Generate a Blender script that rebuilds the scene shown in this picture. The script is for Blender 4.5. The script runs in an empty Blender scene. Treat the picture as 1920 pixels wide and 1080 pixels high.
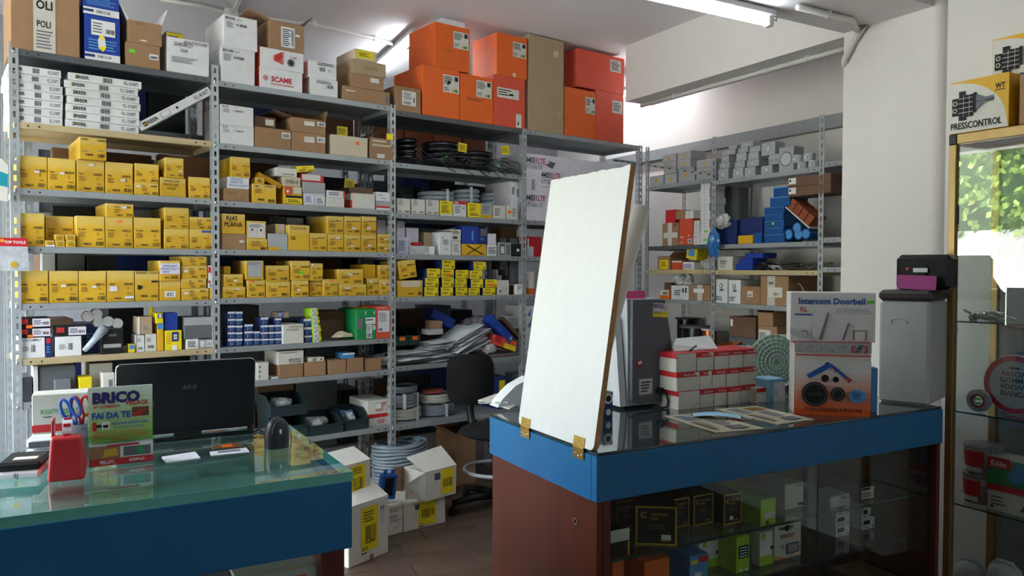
import bpy, bmesh, math, random
from mathutils import Vector, Matrix, noise
random.seed(7)
SC = bpy.context.scene
COL = SC.collection
R = math.radians

# ------------------------------------------------------------------ camera, world, sun, exposure
CAM_H, FPX, PITCH, ROLL = 1.5, 1430.0, R(1.35), R(0.2)
cam = bpy.data.cameras.new('camera')
cam.sensor_width = 36.0
cam.lens = FPX / 1920 * 36
cam.clip_start = 0.05
cam.clip_end = 200
cam_o = bpy.data.objects.new('camera', cam)
COL.objects.link(cam_o)
_f = Vector((0, math.cos(PITCH), -math.sin(PITCH)))
_u0 = Vector((0, math.sin(PITCH), math.cos(PITCH)))
_r0 = Vector((1, 0, 0))
# image rolled clockwise by ROLL
_r = _r0 * math.cos(ROLL) + _u0 * math.sin(ROLL)
_u = _u0 * math.cos(ROLL) - _r0 * math.sin(ROLL)
CAMP = Vector((0, 0, CAM_H))
cam_o.matrix_world = Matrix(((_r.x, _u.x, -_f.x, 0), (_r.y, _u.y, -_f.y, 0), (_r.z, _u.z, -_f.z, CAM_H), (0, 0, 0, 1)))
SC.camera = cam_o

world = bpy.data.worlds.new('sky')
SC.world = world
world.use_nodes = True
_bg = world.node_tree.nodes['Background']
_bg.inputs[0].default_value = (0.78, 0.89, 1.0, 1)
_bg.inputs[1].default_value = 18.5

sun = bpy.data.lights.new('sun', 'SUN')
sun.energy = 8.0
sun.angle = R(1.0)
sun.color = (1.0, 0.95, 0.88)
sun_o = bpy.data.objects.new('sun', sun)
COL.objects.link(sun_o)
sun_o.rotation_euler = Vector((0.62, -0.10, 0.80)).to_track_quat('Z', 'Y').to_euler()

SC.view_settings.view_transform = 'Standard'
SC.view_settings.look = 'None'
SC.view_settings.gamma = 1.0
SC.view_settings.use_curve_mapping = False
SC.view_settings.exposure = -0.22
TUBE_POWER = 46.0
TUBE_COLOR = (0.86, 0.95, 1.0)
SC.cycles.use_denoising = True
SC.cycles.max_bounces = 8
SC.cycles.transparent_max_bounces = 16
SC.cycles.sample_clamp_indirect = 6.0

# ------------------------------------------------------------------ pixel -> place
def ray(px, py):
    return (_f * FPX + _r * (px - 960) - _u * (py - 540)).normalized()

class Fr:
    """a rack, counter or wall of its own direction: u along it, v away from the viewer, z up"""
    def __init__(s, ox, oy, ang):
        s.o = Vector((ox, oy, 0)); s.ang = ang
        s.ux = Vector((math.cos(ang), math.sin(ang), 0)); s.uy = Vector((-math.sin(ang), math.cos(ang), 0))
    def w(s, u, v, z): return s.o + s.ux * u + s.uy * v + Vector((0, 0, z))
    def px(s, px, py, v=0.0):
        d = ray(px, py); t = ((s.o + s.uy * v - CAMP).dot(s.uy)) / d.dot(s.uy)
        p = CAMP + d * t - s.o
        return p.dot(s.ux), p.z
    def flat(s, px, py, z):
        d = ray(px, py); t = (z - CAM_H) / d.z
        p = CAMP + d * t - s.o
        return p.dot(s.ux), p.dot(s.uy)
    def side(s, px, py, u):
        d = ray(px, py); t = ((s.o + s.ux * u - CAMP).dot(s.ux)) / d.dot(s.ux)
        p = CAMP + d * t - s.o
        return p.dot(s.uy), p.z
    def sub(s, u, v, rot):
        p = s.w(u, v, 0); return Fr(p.x, p.y, s.ang + rot)

def zoomf(x0, y0, k): return lambda x, y: (x0 + x * k, y0 + y * k)
ZA = zoomf(0, 0, .25926); ZB = zoomf(380, 0, .25921); ZC = zoomf(0, 240, .22222); ZD = zoomf(390, 260, .20374)
ZE = zoomf(0, 460, .22222); ZF = zoomf(390, 460, .25929); ZG = zoomf(700, 20, .28708); ZH = zoomf(720, 220, .24079)
ZI = zoomf(720, 440, .22222); ZJ = zoomf(1180, 230, .23153); ZK = zoomf(1180, 440, .24069); ZL = zoomf(480, 620, .42591)
ZM = zoomf(0, 640, .27778); ZN = zoomf(200, 640, .25); ZQ = zoomf(1120, 520, .31469); ZR = zoomf(1440, 460, .33333)
ZS = zoomf(1120, 820, .33333); ZX = zoomf(1140, 860, .20372); ZY = zoomf(1460, 860, .20369); ZP0 = zoomf(0, 0, 1.0)
ZW = zoomf(1740, 30, .27778); ZU = zoomf(1740, 560, .48128); ZO = zoomf(640, 840, .22222)

# ------------------------------------------------------------------ materials
def lin(c):
    if isinstance(c, str):
        c = [int(c[i:i + 2], 16) / 255 for i in (0, 2, 4)]
    return tuple((x / 12.92 if x <= .04045 else ((x + .055) / 1.055) ** 2.4) for x in c) + (1,)
_M = {}
def mat(name, c=None, rough=.6, metal=0., var=.08, scale=18., bump=0., emit=0., spec=.35, rnd=.06, stretch=None, coat=0.):
    if name in _M: return _M[name]
    m = bpy.data.materials.new(name); m.use_nodes = True
    nt = m.node_tree; b = nt.nodes['Principled BSDF']
    b.inputs['Roughness'].default_value = rough; b.inputs['Metallic'].default_value = metal
    b.inputs['Specular IOR Level'].default_value = spec
    if coat: b.inputs['Coat Weight'].default_value = coat
    col = lin(c)
    tc = nt.nodes.new('ShaderNodeTexCoord'); nz = nt.nodes.new('ShaderNodeTexNoise')
    nz.inputs['Scale'].default_value = scale; nz.inputs['Detail'].default_value = 4
    if stretch:
        mp = nt.nodes.new('ShaderNodeMapping'); mp.inputs['Scale'].default_value = stretch
        nt.links.new(tc.outputs['Object'], mp.inputs[0]); nt.links.new(mp.outputs[0], nz.inputs['Vector'])
    else:
        nt.links.new(tc.outputs['Object'], nz.inputs['Vector'])
    oi = nt.nodes.new('ShaderNodeObjectInfo')
    mr = nt.nodes.new('ShaderNodeMapRange'); mr.inputs['To Min'].default_value = 1 - var; mr.inputs['To Max'].default_value = 1 + var
    mr.inputs['From Min'].default_value = .3; mr.inputs['From Max'].default_value = .7
    nt.links.new(nz.outputs['Fac'], mr.inputs['Value'])
    m2 = nt.nodes.new('ShaderNodeMapRange'); m2.inputs['To Min'].default_value = 1 - rnd; m2.inputs['To Max'].default_value = 1 + rnd
    nt.links.new(oi.outputs['Random'], m2.inputs['Value'])
    mu = nt.nodes.new('ShaderNodeMath'); mu.operation = 'MULTIPLY'
    nt.links.new(mr.outputs[0], mu.inputs[0]); nt.links.new(m2.outputs[0], mu.inputs[1])
    vm = nt.nodes.new('ShaderNodeVectorMath'); vm.operation = 'SCALE'
    vm.inputs[0].default_value = col[:3]
    nt.links.new(mu.outputs[0], vm.inputs['Scale'])
    nt.links.new(vm.outputs[0], b.inputs['Base Color'])
    if bump:
        bp = nt.nodes.new('ShaderNodeBump'); bp.inputs['Strength'].default_value = bump; bp.inputs['Distance'].default_value = .01
        nt.links.new(nz.outputs['Fac'], bp.inputs['Height']); nt.links.new(bp.outputs[0], b.inputs['Normal'])
    if emit:
        b.inputs['Emission Color'].default_value = col; b.inputs['Emission Strength'].default_value = emit
    _M[name] = m
    return m

def glass_mat(name, tint=(.9, .96, .94), refl=1.0, rough=0.0, base=.04):
    if name in _M: return _M[name]
    m = bpy.data.materials.new(name); m.use_nodes = True
    nt = m.node_tree; nt.nodes.clear()
    out = nt.nodes.new('ShaderNodeOutputMaterial'); mix = nt.nodes.new('ShaderNodeMixShader')
    tr = nt.nodes.new('ShaderNodeBsdfTransparent'); gl = nt.nodes.new('ShaderNodeBsdfGlossy'); fr = nt.nodes.new('ShaderNodeLayerWeight'); pw_ = nt.nodes.new('ShaderNodeMath'); pw_.operation = 'POWER'; pw_.inputs[1].default_value = 4.5; fr.inputs['Blend'].default_value = .5
    tr.inputs[0].default_value = tuple(tint) + (1,); gl.inputs['Roughness'].default_value = rough
    gl.inputs[0].default_value = (1, 1, 1, 1)
    ma = nt.nodes.new('ShaderNodeMath'); ma.operation = 'MULTIPLY_ADD'; ma.use_clamp = True
    ma.inputs[1].default_value = refl; ma.inputs[2].default_value = base
    nt.links.new(fr.outputs['Facing'], pw_.inputs[0]); nt.links.new(pw_.outputs[0], ma.inputs[0]); nt.links.new(ma.outputs[0], mix.inputs[0])
    nt.links.new(tr.outputs[0], mix.inputs[1]); nt.links.new(gl.outputs[0], mix.inputs[2]); nt.links.new(mix.outputs[0], out.inputs[0])
    _M[name] = m
    return m

def film_mat(name, c, cover=.5, rough=.15):
    """thin cloudy plastic film: part of the light goes straight through"""
    if name in _M: return _M[name]
    m = bpy.data.materials.new(name); m.use_nodes = True
    nt = m.node_tree; b = nt.nodes['Principled BSDF']; out = nt.nodes['Material Output']
    b.inputs['Base Color'].default_value = lin(c); b.inputs['Roughness'].default_value = rough; b.inputs['Specular IOR Level'].default_value = .7
    tr = nt.nodes.new('ShaderNodeBsdfTransparent'); mix = nt.nodes.new('ShaderNodeMixShader')
    nz = nt.nodes.new('ShaderNodeTexNoise'); nz.inputs['Scale'].default_value = 22; tc = nt.nodes.new('ShaderNodeTexCoord')
    nt.links.new(tc.outputs['Object'], nz.inputs['Vector'])
    mr = nt.nodes.new('ShaderNodeMapRange'); mr.inputs['From Min'].default_value = .3; mr.inputs['From Max'].default_value = .7
    mr.inputs['To Min'].default_value = max(0, cover - .2); mr.inputs['To Max'].default_value = min(1, cover + .2)
    nt.links.new(nz.outputs['Fac'], mr.inputs['Value']); nt.links.new(mr.outputs[0], mix.inputs[0])
    nt.links.new(tr.outputs[0], mix.inputs[1]); nt.links.new(b.outputs[0], mix.inputs[2]); nt.links.new(mix.outputs[0], out.inputs[0])
    _M[name] = m
    return m

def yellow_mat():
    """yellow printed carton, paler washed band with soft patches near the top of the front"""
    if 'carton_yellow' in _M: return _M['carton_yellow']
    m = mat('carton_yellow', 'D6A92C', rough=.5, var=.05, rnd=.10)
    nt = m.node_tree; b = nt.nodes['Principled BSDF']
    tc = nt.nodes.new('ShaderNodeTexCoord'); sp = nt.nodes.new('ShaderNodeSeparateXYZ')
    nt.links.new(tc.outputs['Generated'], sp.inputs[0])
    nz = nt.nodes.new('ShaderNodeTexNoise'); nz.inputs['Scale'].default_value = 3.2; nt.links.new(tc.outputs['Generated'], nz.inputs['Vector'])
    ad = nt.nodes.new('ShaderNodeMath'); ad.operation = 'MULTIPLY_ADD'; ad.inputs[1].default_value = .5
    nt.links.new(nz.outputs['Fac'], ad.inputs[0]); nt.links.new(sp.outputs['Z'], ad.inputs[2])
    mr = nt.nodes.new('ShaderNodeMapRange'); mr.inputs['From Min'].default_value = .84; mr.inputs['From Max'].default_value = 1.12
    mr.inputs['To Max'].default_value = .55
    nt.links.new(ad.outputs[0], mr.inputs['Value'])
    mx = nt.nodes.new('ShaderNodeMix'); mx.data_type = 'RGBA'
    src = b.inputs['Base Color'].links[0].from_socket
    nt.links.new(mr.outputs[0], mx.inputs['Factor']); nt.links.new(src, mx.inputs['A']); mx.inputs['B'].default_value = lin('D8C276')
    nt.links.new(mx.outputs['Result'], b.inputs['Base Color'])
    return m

PAL = {
 'card': ('9A7859', .75), 'card_dark': ('6B5140', .8), 'card_pale': ('AC9678', .8), 'beige': ('C9BCA4', .7),
 'white': ('E6E7E8', .55), 'offwhite': ('D6D3CA', .6), 'grey': ('A6A9AC', .6), 'greydark': ('5E6266', .55), 'black': ('17181B', .5),
 'orange': ('E0641F', .55), 'redorange': ('D4523A', .55), 'red': ('C3252B', .5), 'blue': ('1F3F9C', .5), 'navy': ('1D2F66', .5),
 'skyblue': ('4E8FCB', .5), 'green': ('1E8A4C', .5), 'lime': ('9CC72A', .5), 'yellow2': ('EBD421', .5), 'pink': ('C62E73', .6),
 'silver': ('BDC1C6', .35), 'paperwhite': ('EEEFF0', .7), 'ink': ('1A1A1E', .7), 'inkgrey': ('70727A', .7), 'inkred': ('BE2A2E', .6),
 'inkblue': ('2456A8', .6), 'inkpurple': ('33286E', .6), 'inkbrown': ('7A5A2A', .7), 'sticker_orange': ('FF7A2A', .6), 'sticker_green': ('5FD62E', .6),
 'tape_clear': ('C6C2B8', .25), 'pricewhite': ('E3E0EA', .6), 'brown': ('6B4326', .7), 'mustard': ('D9A71B', .5), 'cream': ('C8B487', .6), 'teal': ('1F8FA0', .5), 'gold': ('C9A227', .45), 'purple': ('7A4A9A', .6)}
def P(n):
    if n == 'yellow': return yellow_mat()
    if isinstance(n, bpy.types.Material): return n
    if n in _M: return _M[n]
    c, r = PAL[n]
    return mat(n, c, rough=r, var=.05)

# ------------------------------------------------------------------ mesh building
class MB:
    def __init__(s): s.v = []; s.f = []; s.m = []; s.mats = []; s.sm = []
    def mi(s, m):
        m = P(m)
        if m not in s.mats: s.mats.append(m)
        return s.mats.index(m)
    def add(s, vs, fs, m, smooth=False):
        o = len(s.v); i = s.mi(m)
        s.v += [tuple(x) for x in vs]
        for f in fs: s.f.append(tuple(o + k for k in f)); s.m.append(i); s.sm.append(smooth)
    def box(s, x0, x1, y0, y1, z0, z1, m, b=0., jit=0.):
        if b <= 0:
            vs = [(x, y, z) for z in (z0, z1) for y in (y0, y1) for x in (x0, x1)]
            fs = [(0, 2, 3, 1), (4, 5, 7, 6), (0, 1, 5, 4), (2, 6, 7, 3), (0, 4, 6, 2), (1, 3, 7, 5)]
            if jit: vs = [(x + random.uniform(-jit, jit), y + random.uniform(-jit, jit), z + (random.uniform(-jit, 0) if z == z1 else 0)) for x, y, z in vs]
            s.add(vs, fs, m); return
        b = min(b, (x1 - x0) * .3, (y1 - y0) * .3, (z1 - z0) * .3)
        vs = []; ix = {}
        X = (x0, x1); Y = (y0, y1); Z = (z0, z1)
        for i in (0, 1):
            for j in (0, 1):
                for k in (0, 1):
                    sx, sy, sz = (b if i == 0 else -b), (b if j == 0 else -b), (b if k == 0 else -b)
                    jx, jy, jz = (random.uniform(-jit, jit), random.uniform(-jit, jit), random.uniform(-jit, 0) if k else 0) if jit else (0, 0, 0)
                    ix[i, j, k, 'x'] = len(vs); vs.append((X[i] + jx, Y[j] + sy + jy, Z[k] + sz + jz))
                    ix[i, j, k, 'y'] = len(vs); vs.append((X[i] + sx + jx, Y[j] + jy, Z[k] + sz + jz))
                    ix[i, j, k, 'z'] = len(vs); vs.append((X[i] + sx + jx, Y[j] + sy + jy, Z[k] + jz))
        fs = []
        for a in (0, 1):
            q = [ix[a, 0, 0, 'x'], ix[a, 1, 0, 'x'], ix[a, 1, 1, 'x'], ix[a, 0, 1, 'x']]; fs.append(q if a else q[::-1])
            q = [ix[0, a, 0, 'y'], ix[0, a, 1, 'y'], ix[1, a, 1, 'y'], ix[1, a, 0, 'y']]; fs.append(q if a else q[::-1])
            q = [ix[0, 0, a, 'z'], ix[1, 0, a, 'z'], ix[1, 1, a, 'z'], ix[0, 1, a, 'z']]; fs.append(q if a else q[::-1])
        for i in (0, 1):
            for j in (0, 1):
                fs.append([ix[i, j, 0, 'x'], ix[i, j, 0, 'y'], ix[i, j, 1, 'y'], ix[i, j, 1, 'x']])
                fs.append([ix[i, 0, j, 'x'], ix[i, 1, j, 'x'], ix[i, 1, j, 'z'], ix[i, 0, j, 'z']])
                fs.append([ix[0, i, j, 'y'], ix[1, i, j, 'y'], ix[1, i, j, 'z'], ix[0, i, j, 'z']])
                for k in (0, 1): fs.append([ix[i, j, k, 'x'], ix[i, j, k, 'y'], ix[i, j, k, 'z']])
        s.add(vs, fs, m)
    def quad(s, pts, m): s.add(pts, [tuple(range(len(pts)))], m)
    def slab(s, pts, n, t, m):
        """flat polygon given thickness t along n"""
        n = Vector(n).normalized() * t; k = len(pts)
        a = [Vector(p) for p in pts]; vs = a + [p + n for p in a]
        fs = [tuple(range(k))[::-1], tuple(range(k, 2 * k))] + [(i, (i + 1) % k, k + (i + 1) % k, k + i) for i in range(k)]
        s.add(vs, fs, m)
    def lathe(s, prof, m, seg=20, c=(0, 0, 0), axis='z', smooth=True, a0=0., a1=None):
        full = a1 is None; n = seg if full else seg + 1; vs = []
        for k in range(n):
            a = a0 + ((2 * math.pi) * k / seg if full else (a1 - a0) * k / seg); ca, sa = math.cos(a), math.sin(a)
            for r, h in prof:
                p = {'z': (r * ca, r * sa, h), 'y': (r * ca, h, r * sa), 'x': (h, r * ca, r * sa)}[axis]
                vs.append((p[0] + c[0], p[1] + c[1], p[2] + c[2]))
        L = len(prof); fs = []
        for k in range(seg):
            k2 = (k + 1) % n
            for i in range(L - 1):
                fs.append((k * L + i, k2 * L + i, k2 * L + i + 1, k * L + i + 1))
        s.add(vs, fs, m, smooth)
    def cyl(s, r, h0, h1, m, c=(0, 0, 0), axis='z', seg=20, r2=None):
        r2 = r if r2 is None else r2
        s.lathe([(0, h0), (r, h0)], m, seg, c, axis, False); s.lathe([(r, h0), (r2, h1)], m, seg, c, axis, True); s.lathe([(r2, h1), (0, h1)], m, seg, c, axis, False)
    def tube(s, path, r, m, seg=8, closed=False, cap=True):
        P_ = [Vector(p) for p in path]; n = len(P_); vs = []; up = None
        for i in range(n):
            if closed: t = P_[(i + 1) % n] - P_[i - 1]
            else: t = P_[min(i + 1, n - 1)] - P_[max(i - 1, 0)]
            t = t.normalized() if t.length > 1e-9 else Vector((0, 0, 1))
            if up is None: up = t.orthogonal().normalized()
            a = (up - t * up.dot(t));  a = a.normalized() if a.length > 1e-6 else t.orthogonal().normalized(); up = a
            b = t.cross(a); rr = r[i] if isinstance(r, (list, tuple)) else r
            for k in range(seg):
                q = 2 * math.pi * k / seg; vs.append(P_[i] + (a * math.cos(q) + b * math.sin(q)) * rr)
        fs = []
        for i in range(n if closed else n - 1):
            j = (i + 1) % n
            for k in range(seg): fs.append((i * seg + k, i * seg + (k + 1) % seg, j * seg + (k + 1) % seg, j * seg + k))
        if cap and not closed: fs += [tuple(range(seg))[::-1], tuple(range((n - 1) * seg, n * seg))]
        s.add(vs, fs, m, True)
    def torus(s, Rr, r, m, c=(0, 0, 0), seg=28, sec=8, sx=1., sy=1.):
        s.tube([(c[0] + Rr * sx * math.cos(2 * math.pi * k / seg), c[1] + Rr * sy * math.sin(2 * math.pi * k / seg), c[2]) for k in range(seg)], r, m, sec, closed=True)
    def blob(s, rx, ry, rz, m, c=(0, 0, 0), sub=3, amp=.2, freq=6., seed=0., flat=None, smooth=False):
        bm = bmesh.new(); bmesh.ops.create_icosphere(bm, subdivisions=sub, radius=1)
        vs = []
        for v in bm.verts:
            p = v.co; k = 1 + amp * noise.noise(p * freq * .35 + Vector((seed, seed * 1.7, 0))) + amp * .5 * noise.noise(p * freq + Vector((seed * 3, 0, 1)))
            q = Vector((p.x * rx * k, p.y * ry * k, p.z * rz * k))
            if flat is not None: q.z = max(q.z, flat)
            vs.append((q.x + c[0], q.y + c[1], q.z + c[2]))
        s.add(vs, [tuple(v.index for v in f.verts) for f in bm.faces], m, smooth); bm.free()
    def sphere(s, rx, ry, rz, m, c=(0, 0, 0), sub=3): s.blob(rx, ry, rz, m, c, sub, 0., 1., smooth=True)
    # ---- flat print on a face: origin o, axes ax (right) and az (up)
    def text(s, st, o, ax, az, h, m, wmax=None, bold=.0, shear=0., centre=False):
        vs, fs, w = glyphs(st, bold, shear); kx = h; 
        if wmax and w * h > wmax: kx = wmax / w
        o = Vector(o); ax = Vector(ax); az = Vector(az)
        if centre: o = o - ax * (w * kx / 2)
        s.add([o + ax * (x * kx) + az * (y * h) for x, y in vs], fs, m)
        return w * kx
    def rect(s, o, ax, az, x0, z0, x1, z1, m):
        o = Vector(o); ax = Vector(ax); az = Vector(az)
        s.add([o + ax * x0 + az * z0, o + ax * x1 + az * z0, o + ax * x1 + az * z1, o + ax * x0 + az * z1], [(0, 1, 2, 3)], m)
    def build(s, name, parent=None, loc=None, rotz=0.):
        me = bpy.data.meshes.new(name); me.from_pydata(s.v, [], s.f)
        for m in s.mats: me.materials.append(m)
        me.polygons.foreach_set('material_index', s.m); me.polygons.foreach_set('use_smooth', s.sm); me.update()
        o = bpy.data.objects.new(name, me); COL.objects.link(o)
        if parent is not None: o.parent = parent
        if loc is not None: o.location = loc; o.rotation_euler = (0, 0, rotz)
        return o

_G = {}
def glyphs(st, bold=0., shear=0.):
    k = (st, bold, shear)
    if k in _G: return _G[k]
    cu = bpy.data.curves.new('txt', 'FONT'); cu.body = st; cu.size = 1.0; cu.resolution_u = 2; cu.offset = bold; cu.shear = shear
    cu.fill_mode = 'FRONT'
    ob = bpy.data.objects.new('txt', cu)
    me = bpy.data.meshes.new_from_object(ob)
    vs = [(v.co.x, v.co.y) for v in me.vertices]; fs = [tuple(p.vertices) for p in me.polygons]
    if vs:
        x0 = min(v[0] for v in vs); x1 = max(v[0] for v in vs)
        hh = .70  # cap height of the built-in font at size 1
        vs = [((x - x0) / hh, y / hh) for x, y in vs]; w = (x1 - x0) / hh
    else: w = 0
    bpy.data.objects.remove(ob); bpy.data.curves.remove(cu); bpy.data.meshes.remove(me)
    _G[k] = (vs, fs, w)
    return _G[k]

def tag(o, label, cat, group=None):
    o['label'] = label; o['category'] = cat
    if group: o['group'] = group
    return o
def struct(o): o['kind'] = 'structure'; return o
def empty(name, loc, rotz=0.):
    o = bpy.data.objects.new(name, None); o.empty_display_size = .05; COL.objects.link(o); o.location = loc; o.rotation_euler = (0, 0, rotz); return o
def put(o, F, u, v, z, rot=0.): o.location = F.w(u, v, z); o.rotation_euler = (0, 0, F.ang + rot); return o

# ------------------------------------------------------------------ print on carton fronts
def do_prints(mb, prints, w, h, y, x0=None, z0=0.):
    """prints laid on the front (facing -y) of a carton of width w and height h"""
    x0 = -w / 2 if x0 is None else x0; e = .0006
    for p in prints:
        k = p[0]; o = (x0, y - e, z0); e += .0004
        if k == 'T':
            _, st, x, yy, hh, c = p[:6]; wm = p[6] if len(p) > 6 else None; bo = p[7] if len(p) > 7 else .012; sh = p[8] if len(p) > 8 else 0.
            mb.text(st, (x0 + x * w, y - e, z0 + yy * h), (1, 0, 0), (0, 0, 1), hh * h, c, (wm or 1 - x) * w, bo, sh)
        elif k == 'R': mb.rect(o, (1, 0, 0), (0, 0, 1), p[1] * w, p[2] * h, p[3] * w, p[4] * h, p[5])
        elif k == 'B':
            a, b, c, d = p[1:5]; x = a; rr = random.Random(int(a * 977) + int(h * 9999)); i = 0; col = p[5] if len(p) > 5 else 'ink'
            while x < c:
                t = (c - a) * rr.choice((.03, .05, .08))
                if i % 2 == 0: mb.rect(o, (1, 0, 0), (0, 0, 1), x * w, b * h, min(c, x + t) * w, d * h, col)
                x += t; i += 1
        elif k == 'G':
            a, b, c, d, n = p[1:6]; col = p[6] if len(p) > 6 else 'inkgrey'
            for i in range(n):
                zz = b + (d - b) * (i + .5) / n; ln = c - (c - a) * random.uniform(0, .35); t = (d - b) / n * .22
                mb.rect(o, (1, 0, 0), (0, 0, 1), a * w, (zz - t) * h, ln * w, (zz + t) * h, col)
        elif k == 'D':   # disc
            cx, cy, rr, c = p[1:5]; n = 20
            mb.quad([(x0 + cx * w + rr * h * math.cos(6.2832 * i / n), y - e, z0 + cy * h + rr * h * math.sin(6.2832 * i / n)) for i in range(n)], c)
        elif k == 'P':   # polygon
            mb.quad([(x0 + a * w, y - e, z0 + b * h) for a, b in p[1]], p[2])

def prints_to(parent, name, prints, w, h, y, x0=None, z0=0.):
    """print on a carton; marks that stand well apart become labels of their own"""
    P_ = []
    for i, p in enumerate(prints):
        mb = MB(); do_prints(mb, [p], w, h, y - .0004 * i, x0, z0)
        if mb.v:
            lo = [min(v[k] for v in mb.v) for k in (0, 2)]; hi = [max(v[k] for v in mb.v) for k in (0, 2)]; P_.append([mb, lo, hi])
    grp = list(range(len(P_)))
    for i in range(len(P_)):
        for j in range(i):
            a, b = P_[i], P_[j]; g = math.hypot(*[max(0, a[1][k] - b[2][k], b[1][k] - a[2][k]) for k in (0, 1)])
            sz = max(a[2][0] - a[1][0], a[2][1] - a[1][1], b[2][0] - b[1][0], b[2][1] - b[1][1])
            if g <= max(.012, .25 * sz):
                gi, gj = grp[i], grp[j]; grp = [gj if q == gi else q for q in grp]
    for q in sorted(set(grp)):
        mb = MB()
        for i, g in enumerate(grp):
            if g == q:
                s_ = P_[i][0]; o = len(mb.v); mb.v += s_.v; mb.f += [tuple(o + k for k in f) for f in s_.f]; mb.m += [mb.mi(s_.mats[k]) for k in s_.m]; mb.sm += s_.sm
        mb.build(name, parent)
ALL_LABELS = {}
ORD = ['first', 'second', 'third', 'fourth', 'fifth', 'sixth', 'seventh', 'eighth', 'ninth', 'tenth', 'eleventh', 'twelfth', 'thirteenth', 'fourteenth', 'fifteenth']

class Row:
    """one shelf (or worktop) with cartons standing on it"""
    def __init__(s, F, Z, z, where, v=.02, d=.26, ceil=None):
        s.F, s.Z, s.z, s.where, s.v, s.d = F, Z, z, where, v, d; s.items = []; s.ceil = ceil
    def carton(s, x0, y0, x1, y1, m, desc, prints=(), v=None, d=None, name='carton', cat='box', flaps=(), rot=0., tilt=0., hmin=None, group=None, extra=None, sidestrip=None, keep=False):
        F = s.F; v = s.v if v is None else v; d = s.d if d is None else d
        a = s.Z(x0, y0); b = s.Z(x1, y1); ym = (a[1] + b[1]) / 2; xm = (a[0] + b[0]) / 2
        u0 = F.px(a[0], ym, v)[0]; u1 = F.px(b[0], ym, v)[0]; zt = F.px(xm, a[1], v)[1]; zb = F.px(xm, b[1], v)[1]
        if u1 - u0 < .012: u1 = u0 + .012
        z0 = s.z
        if not keep:
            for it in s.items:
                ov = min(u1, it[1]) - max(u0, it[0]); vo = min(v + d, it[3]) - max(v, it[2])
                if ov > .3 * min(u1 - u0, it[1] - it[0]) and vo > .01 and it[5] <= zb + .05 and it[5] < zt - .008: z0 = max(z0, it[5])
        for it in s.items:   # trim against neighbours
            if min(v + d, it[3]) - max(v, it[2]) > 0 and min(zt, it[5]) - max(z0, it[4]) > .002:
                ov = min(u1, it[1]) - max(u0, it[0])
                if ov > 0:
                    if (u0 + u1) > (it[0] + it[1]): u0 = max(u0, it[1] + .0015) if it[1] + .0015 < u1 - .01 else u0
                    else: u1 = min(u1, it[0] - .0015) if it[0] - .0015 > u0 + .01 else u1
        u0 += .0007; u1 -= .0007
        h = max(zt - z0, .012); w = u1 - u0
        if s.ceil: h = min(h, s.ceil - z0)
        s.items.append((u0, u1, v, v + d, z0, z0 + h))
        mb = MB(); mb.box(-w / 2, w / 2, 0, d, 0, h, m, b=.0022, jit=.0012)
        if sidestrip: sidestrip(mb, w, h, d)
        o = mb.build(name); put(o, F, (u0 + u1) / 2, v, z0, rot)
        if prints:
            prints_to(o, 'printed_label', prints, w, h, -.0012)
        for fl in flaps:
            side, ang, ln = fl[:3]; fm = fl[3] if len(fl) > 3 else m; fb = MB(); ca, sa = math.cos(R(ang)), math.sin(R(ang)); t = .004
            if side == 'F': p = [(-w / 2, 0, h), (w / 2, 0, h), (w / 2 - .01, -ln * ca, h + ln * sa), (-w / 2 + .01, -ln * ca, h + ln * sa)]; n = (0, sa, ca)
            elif side == 'K': p = [(-w / 2, d, h), (w / 2, d, h), (w / 2 - .01, d + ln * ca, h + ln * sa), (-w / 2 + .01, d + ln * ca, h + ln * sa)]; n = (0, -sa, ca)
            elif side == 'L': p = [(-w / 2, 0, h), (-w / 2, d, h), (-w / 2 - ln * ca, d - .01, h + ln * sa), (-w / 2 - ln * ca, .01, h + ln * sa)]; n = (sa, 0, ca)
            else: p = [(w / 2, 0, h), (w / 2, d, h), (w / 2 + ln * ca, d - .01, h + ln * sa), (w / 2 + ln * ca, .01, h + ln * sa)]; n = (-sa, 0, ca)
            fb.slab(p, n, t, fm); fb.build('flap', o)
        if flaps:
            ib = MB(); ib.box(-w / 2 + .006, w / 2 - .006, .006, d - .006, h, h + .0012, 'card_dark'); ib.build('opening', o)
        o['category'] = cat
        if group: o['group'] = group
        ALL_LABELS.setdefault((desc, s.where), []).append((o, (u0 + u1) / 2, z0, w))
        return o

def finish_labels():
    import re
    G = {}
    for (desc, where), L in ALL_LABELS.items():
        G.setdefault((re.sub(r'[0-9.]+[A-Z]*', '#', desc), where), []).extend((t[0], t[1], t[2], t[3], desc) for t in L)
    for (_, where), L in G.items():
        if len(L) == 1: L[0][0]['label'] = f'{L[0][4]}, {where}'; continue
        L.sort(key=lambda t: t[1]); cols = [[L[0]]]
        for t in L[1:]:
            if abs(t[1] - sum(c[1] for c in cols[-1]) / len(cols[-1])) < .55 * t[3]: cols[-1].append(t)
            else: cols.append([t])
        for i, c in enumerate(cols):
            c.sort(key=lambda t: t[2])
            for j, t in enumerate(c):
                pos = []
                if len(cols) > 1: pos.append('leftmost' if i == 0 else 'rightmost' if i == len(cols) - 1 else ORD[i] + ' from left')
                if len(c) > 1: pos.append('bottom one' if j == 0 else 'top one' if j == len(c) - 1 else ORD[j] + ' up')
                t[0]['label'] = f"{t[4]}, {', '.join(pos)}, {where}"

def place(name, label, cat, group=None, mb=None, F=None, u=0, v=0, z=0, rot=0.):
    o = mb.build(name) if mb else empty(name, (0, 0, 0)); put(o, F, u, v, z, rot); tag(o, label, cat, group); return o

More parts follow.
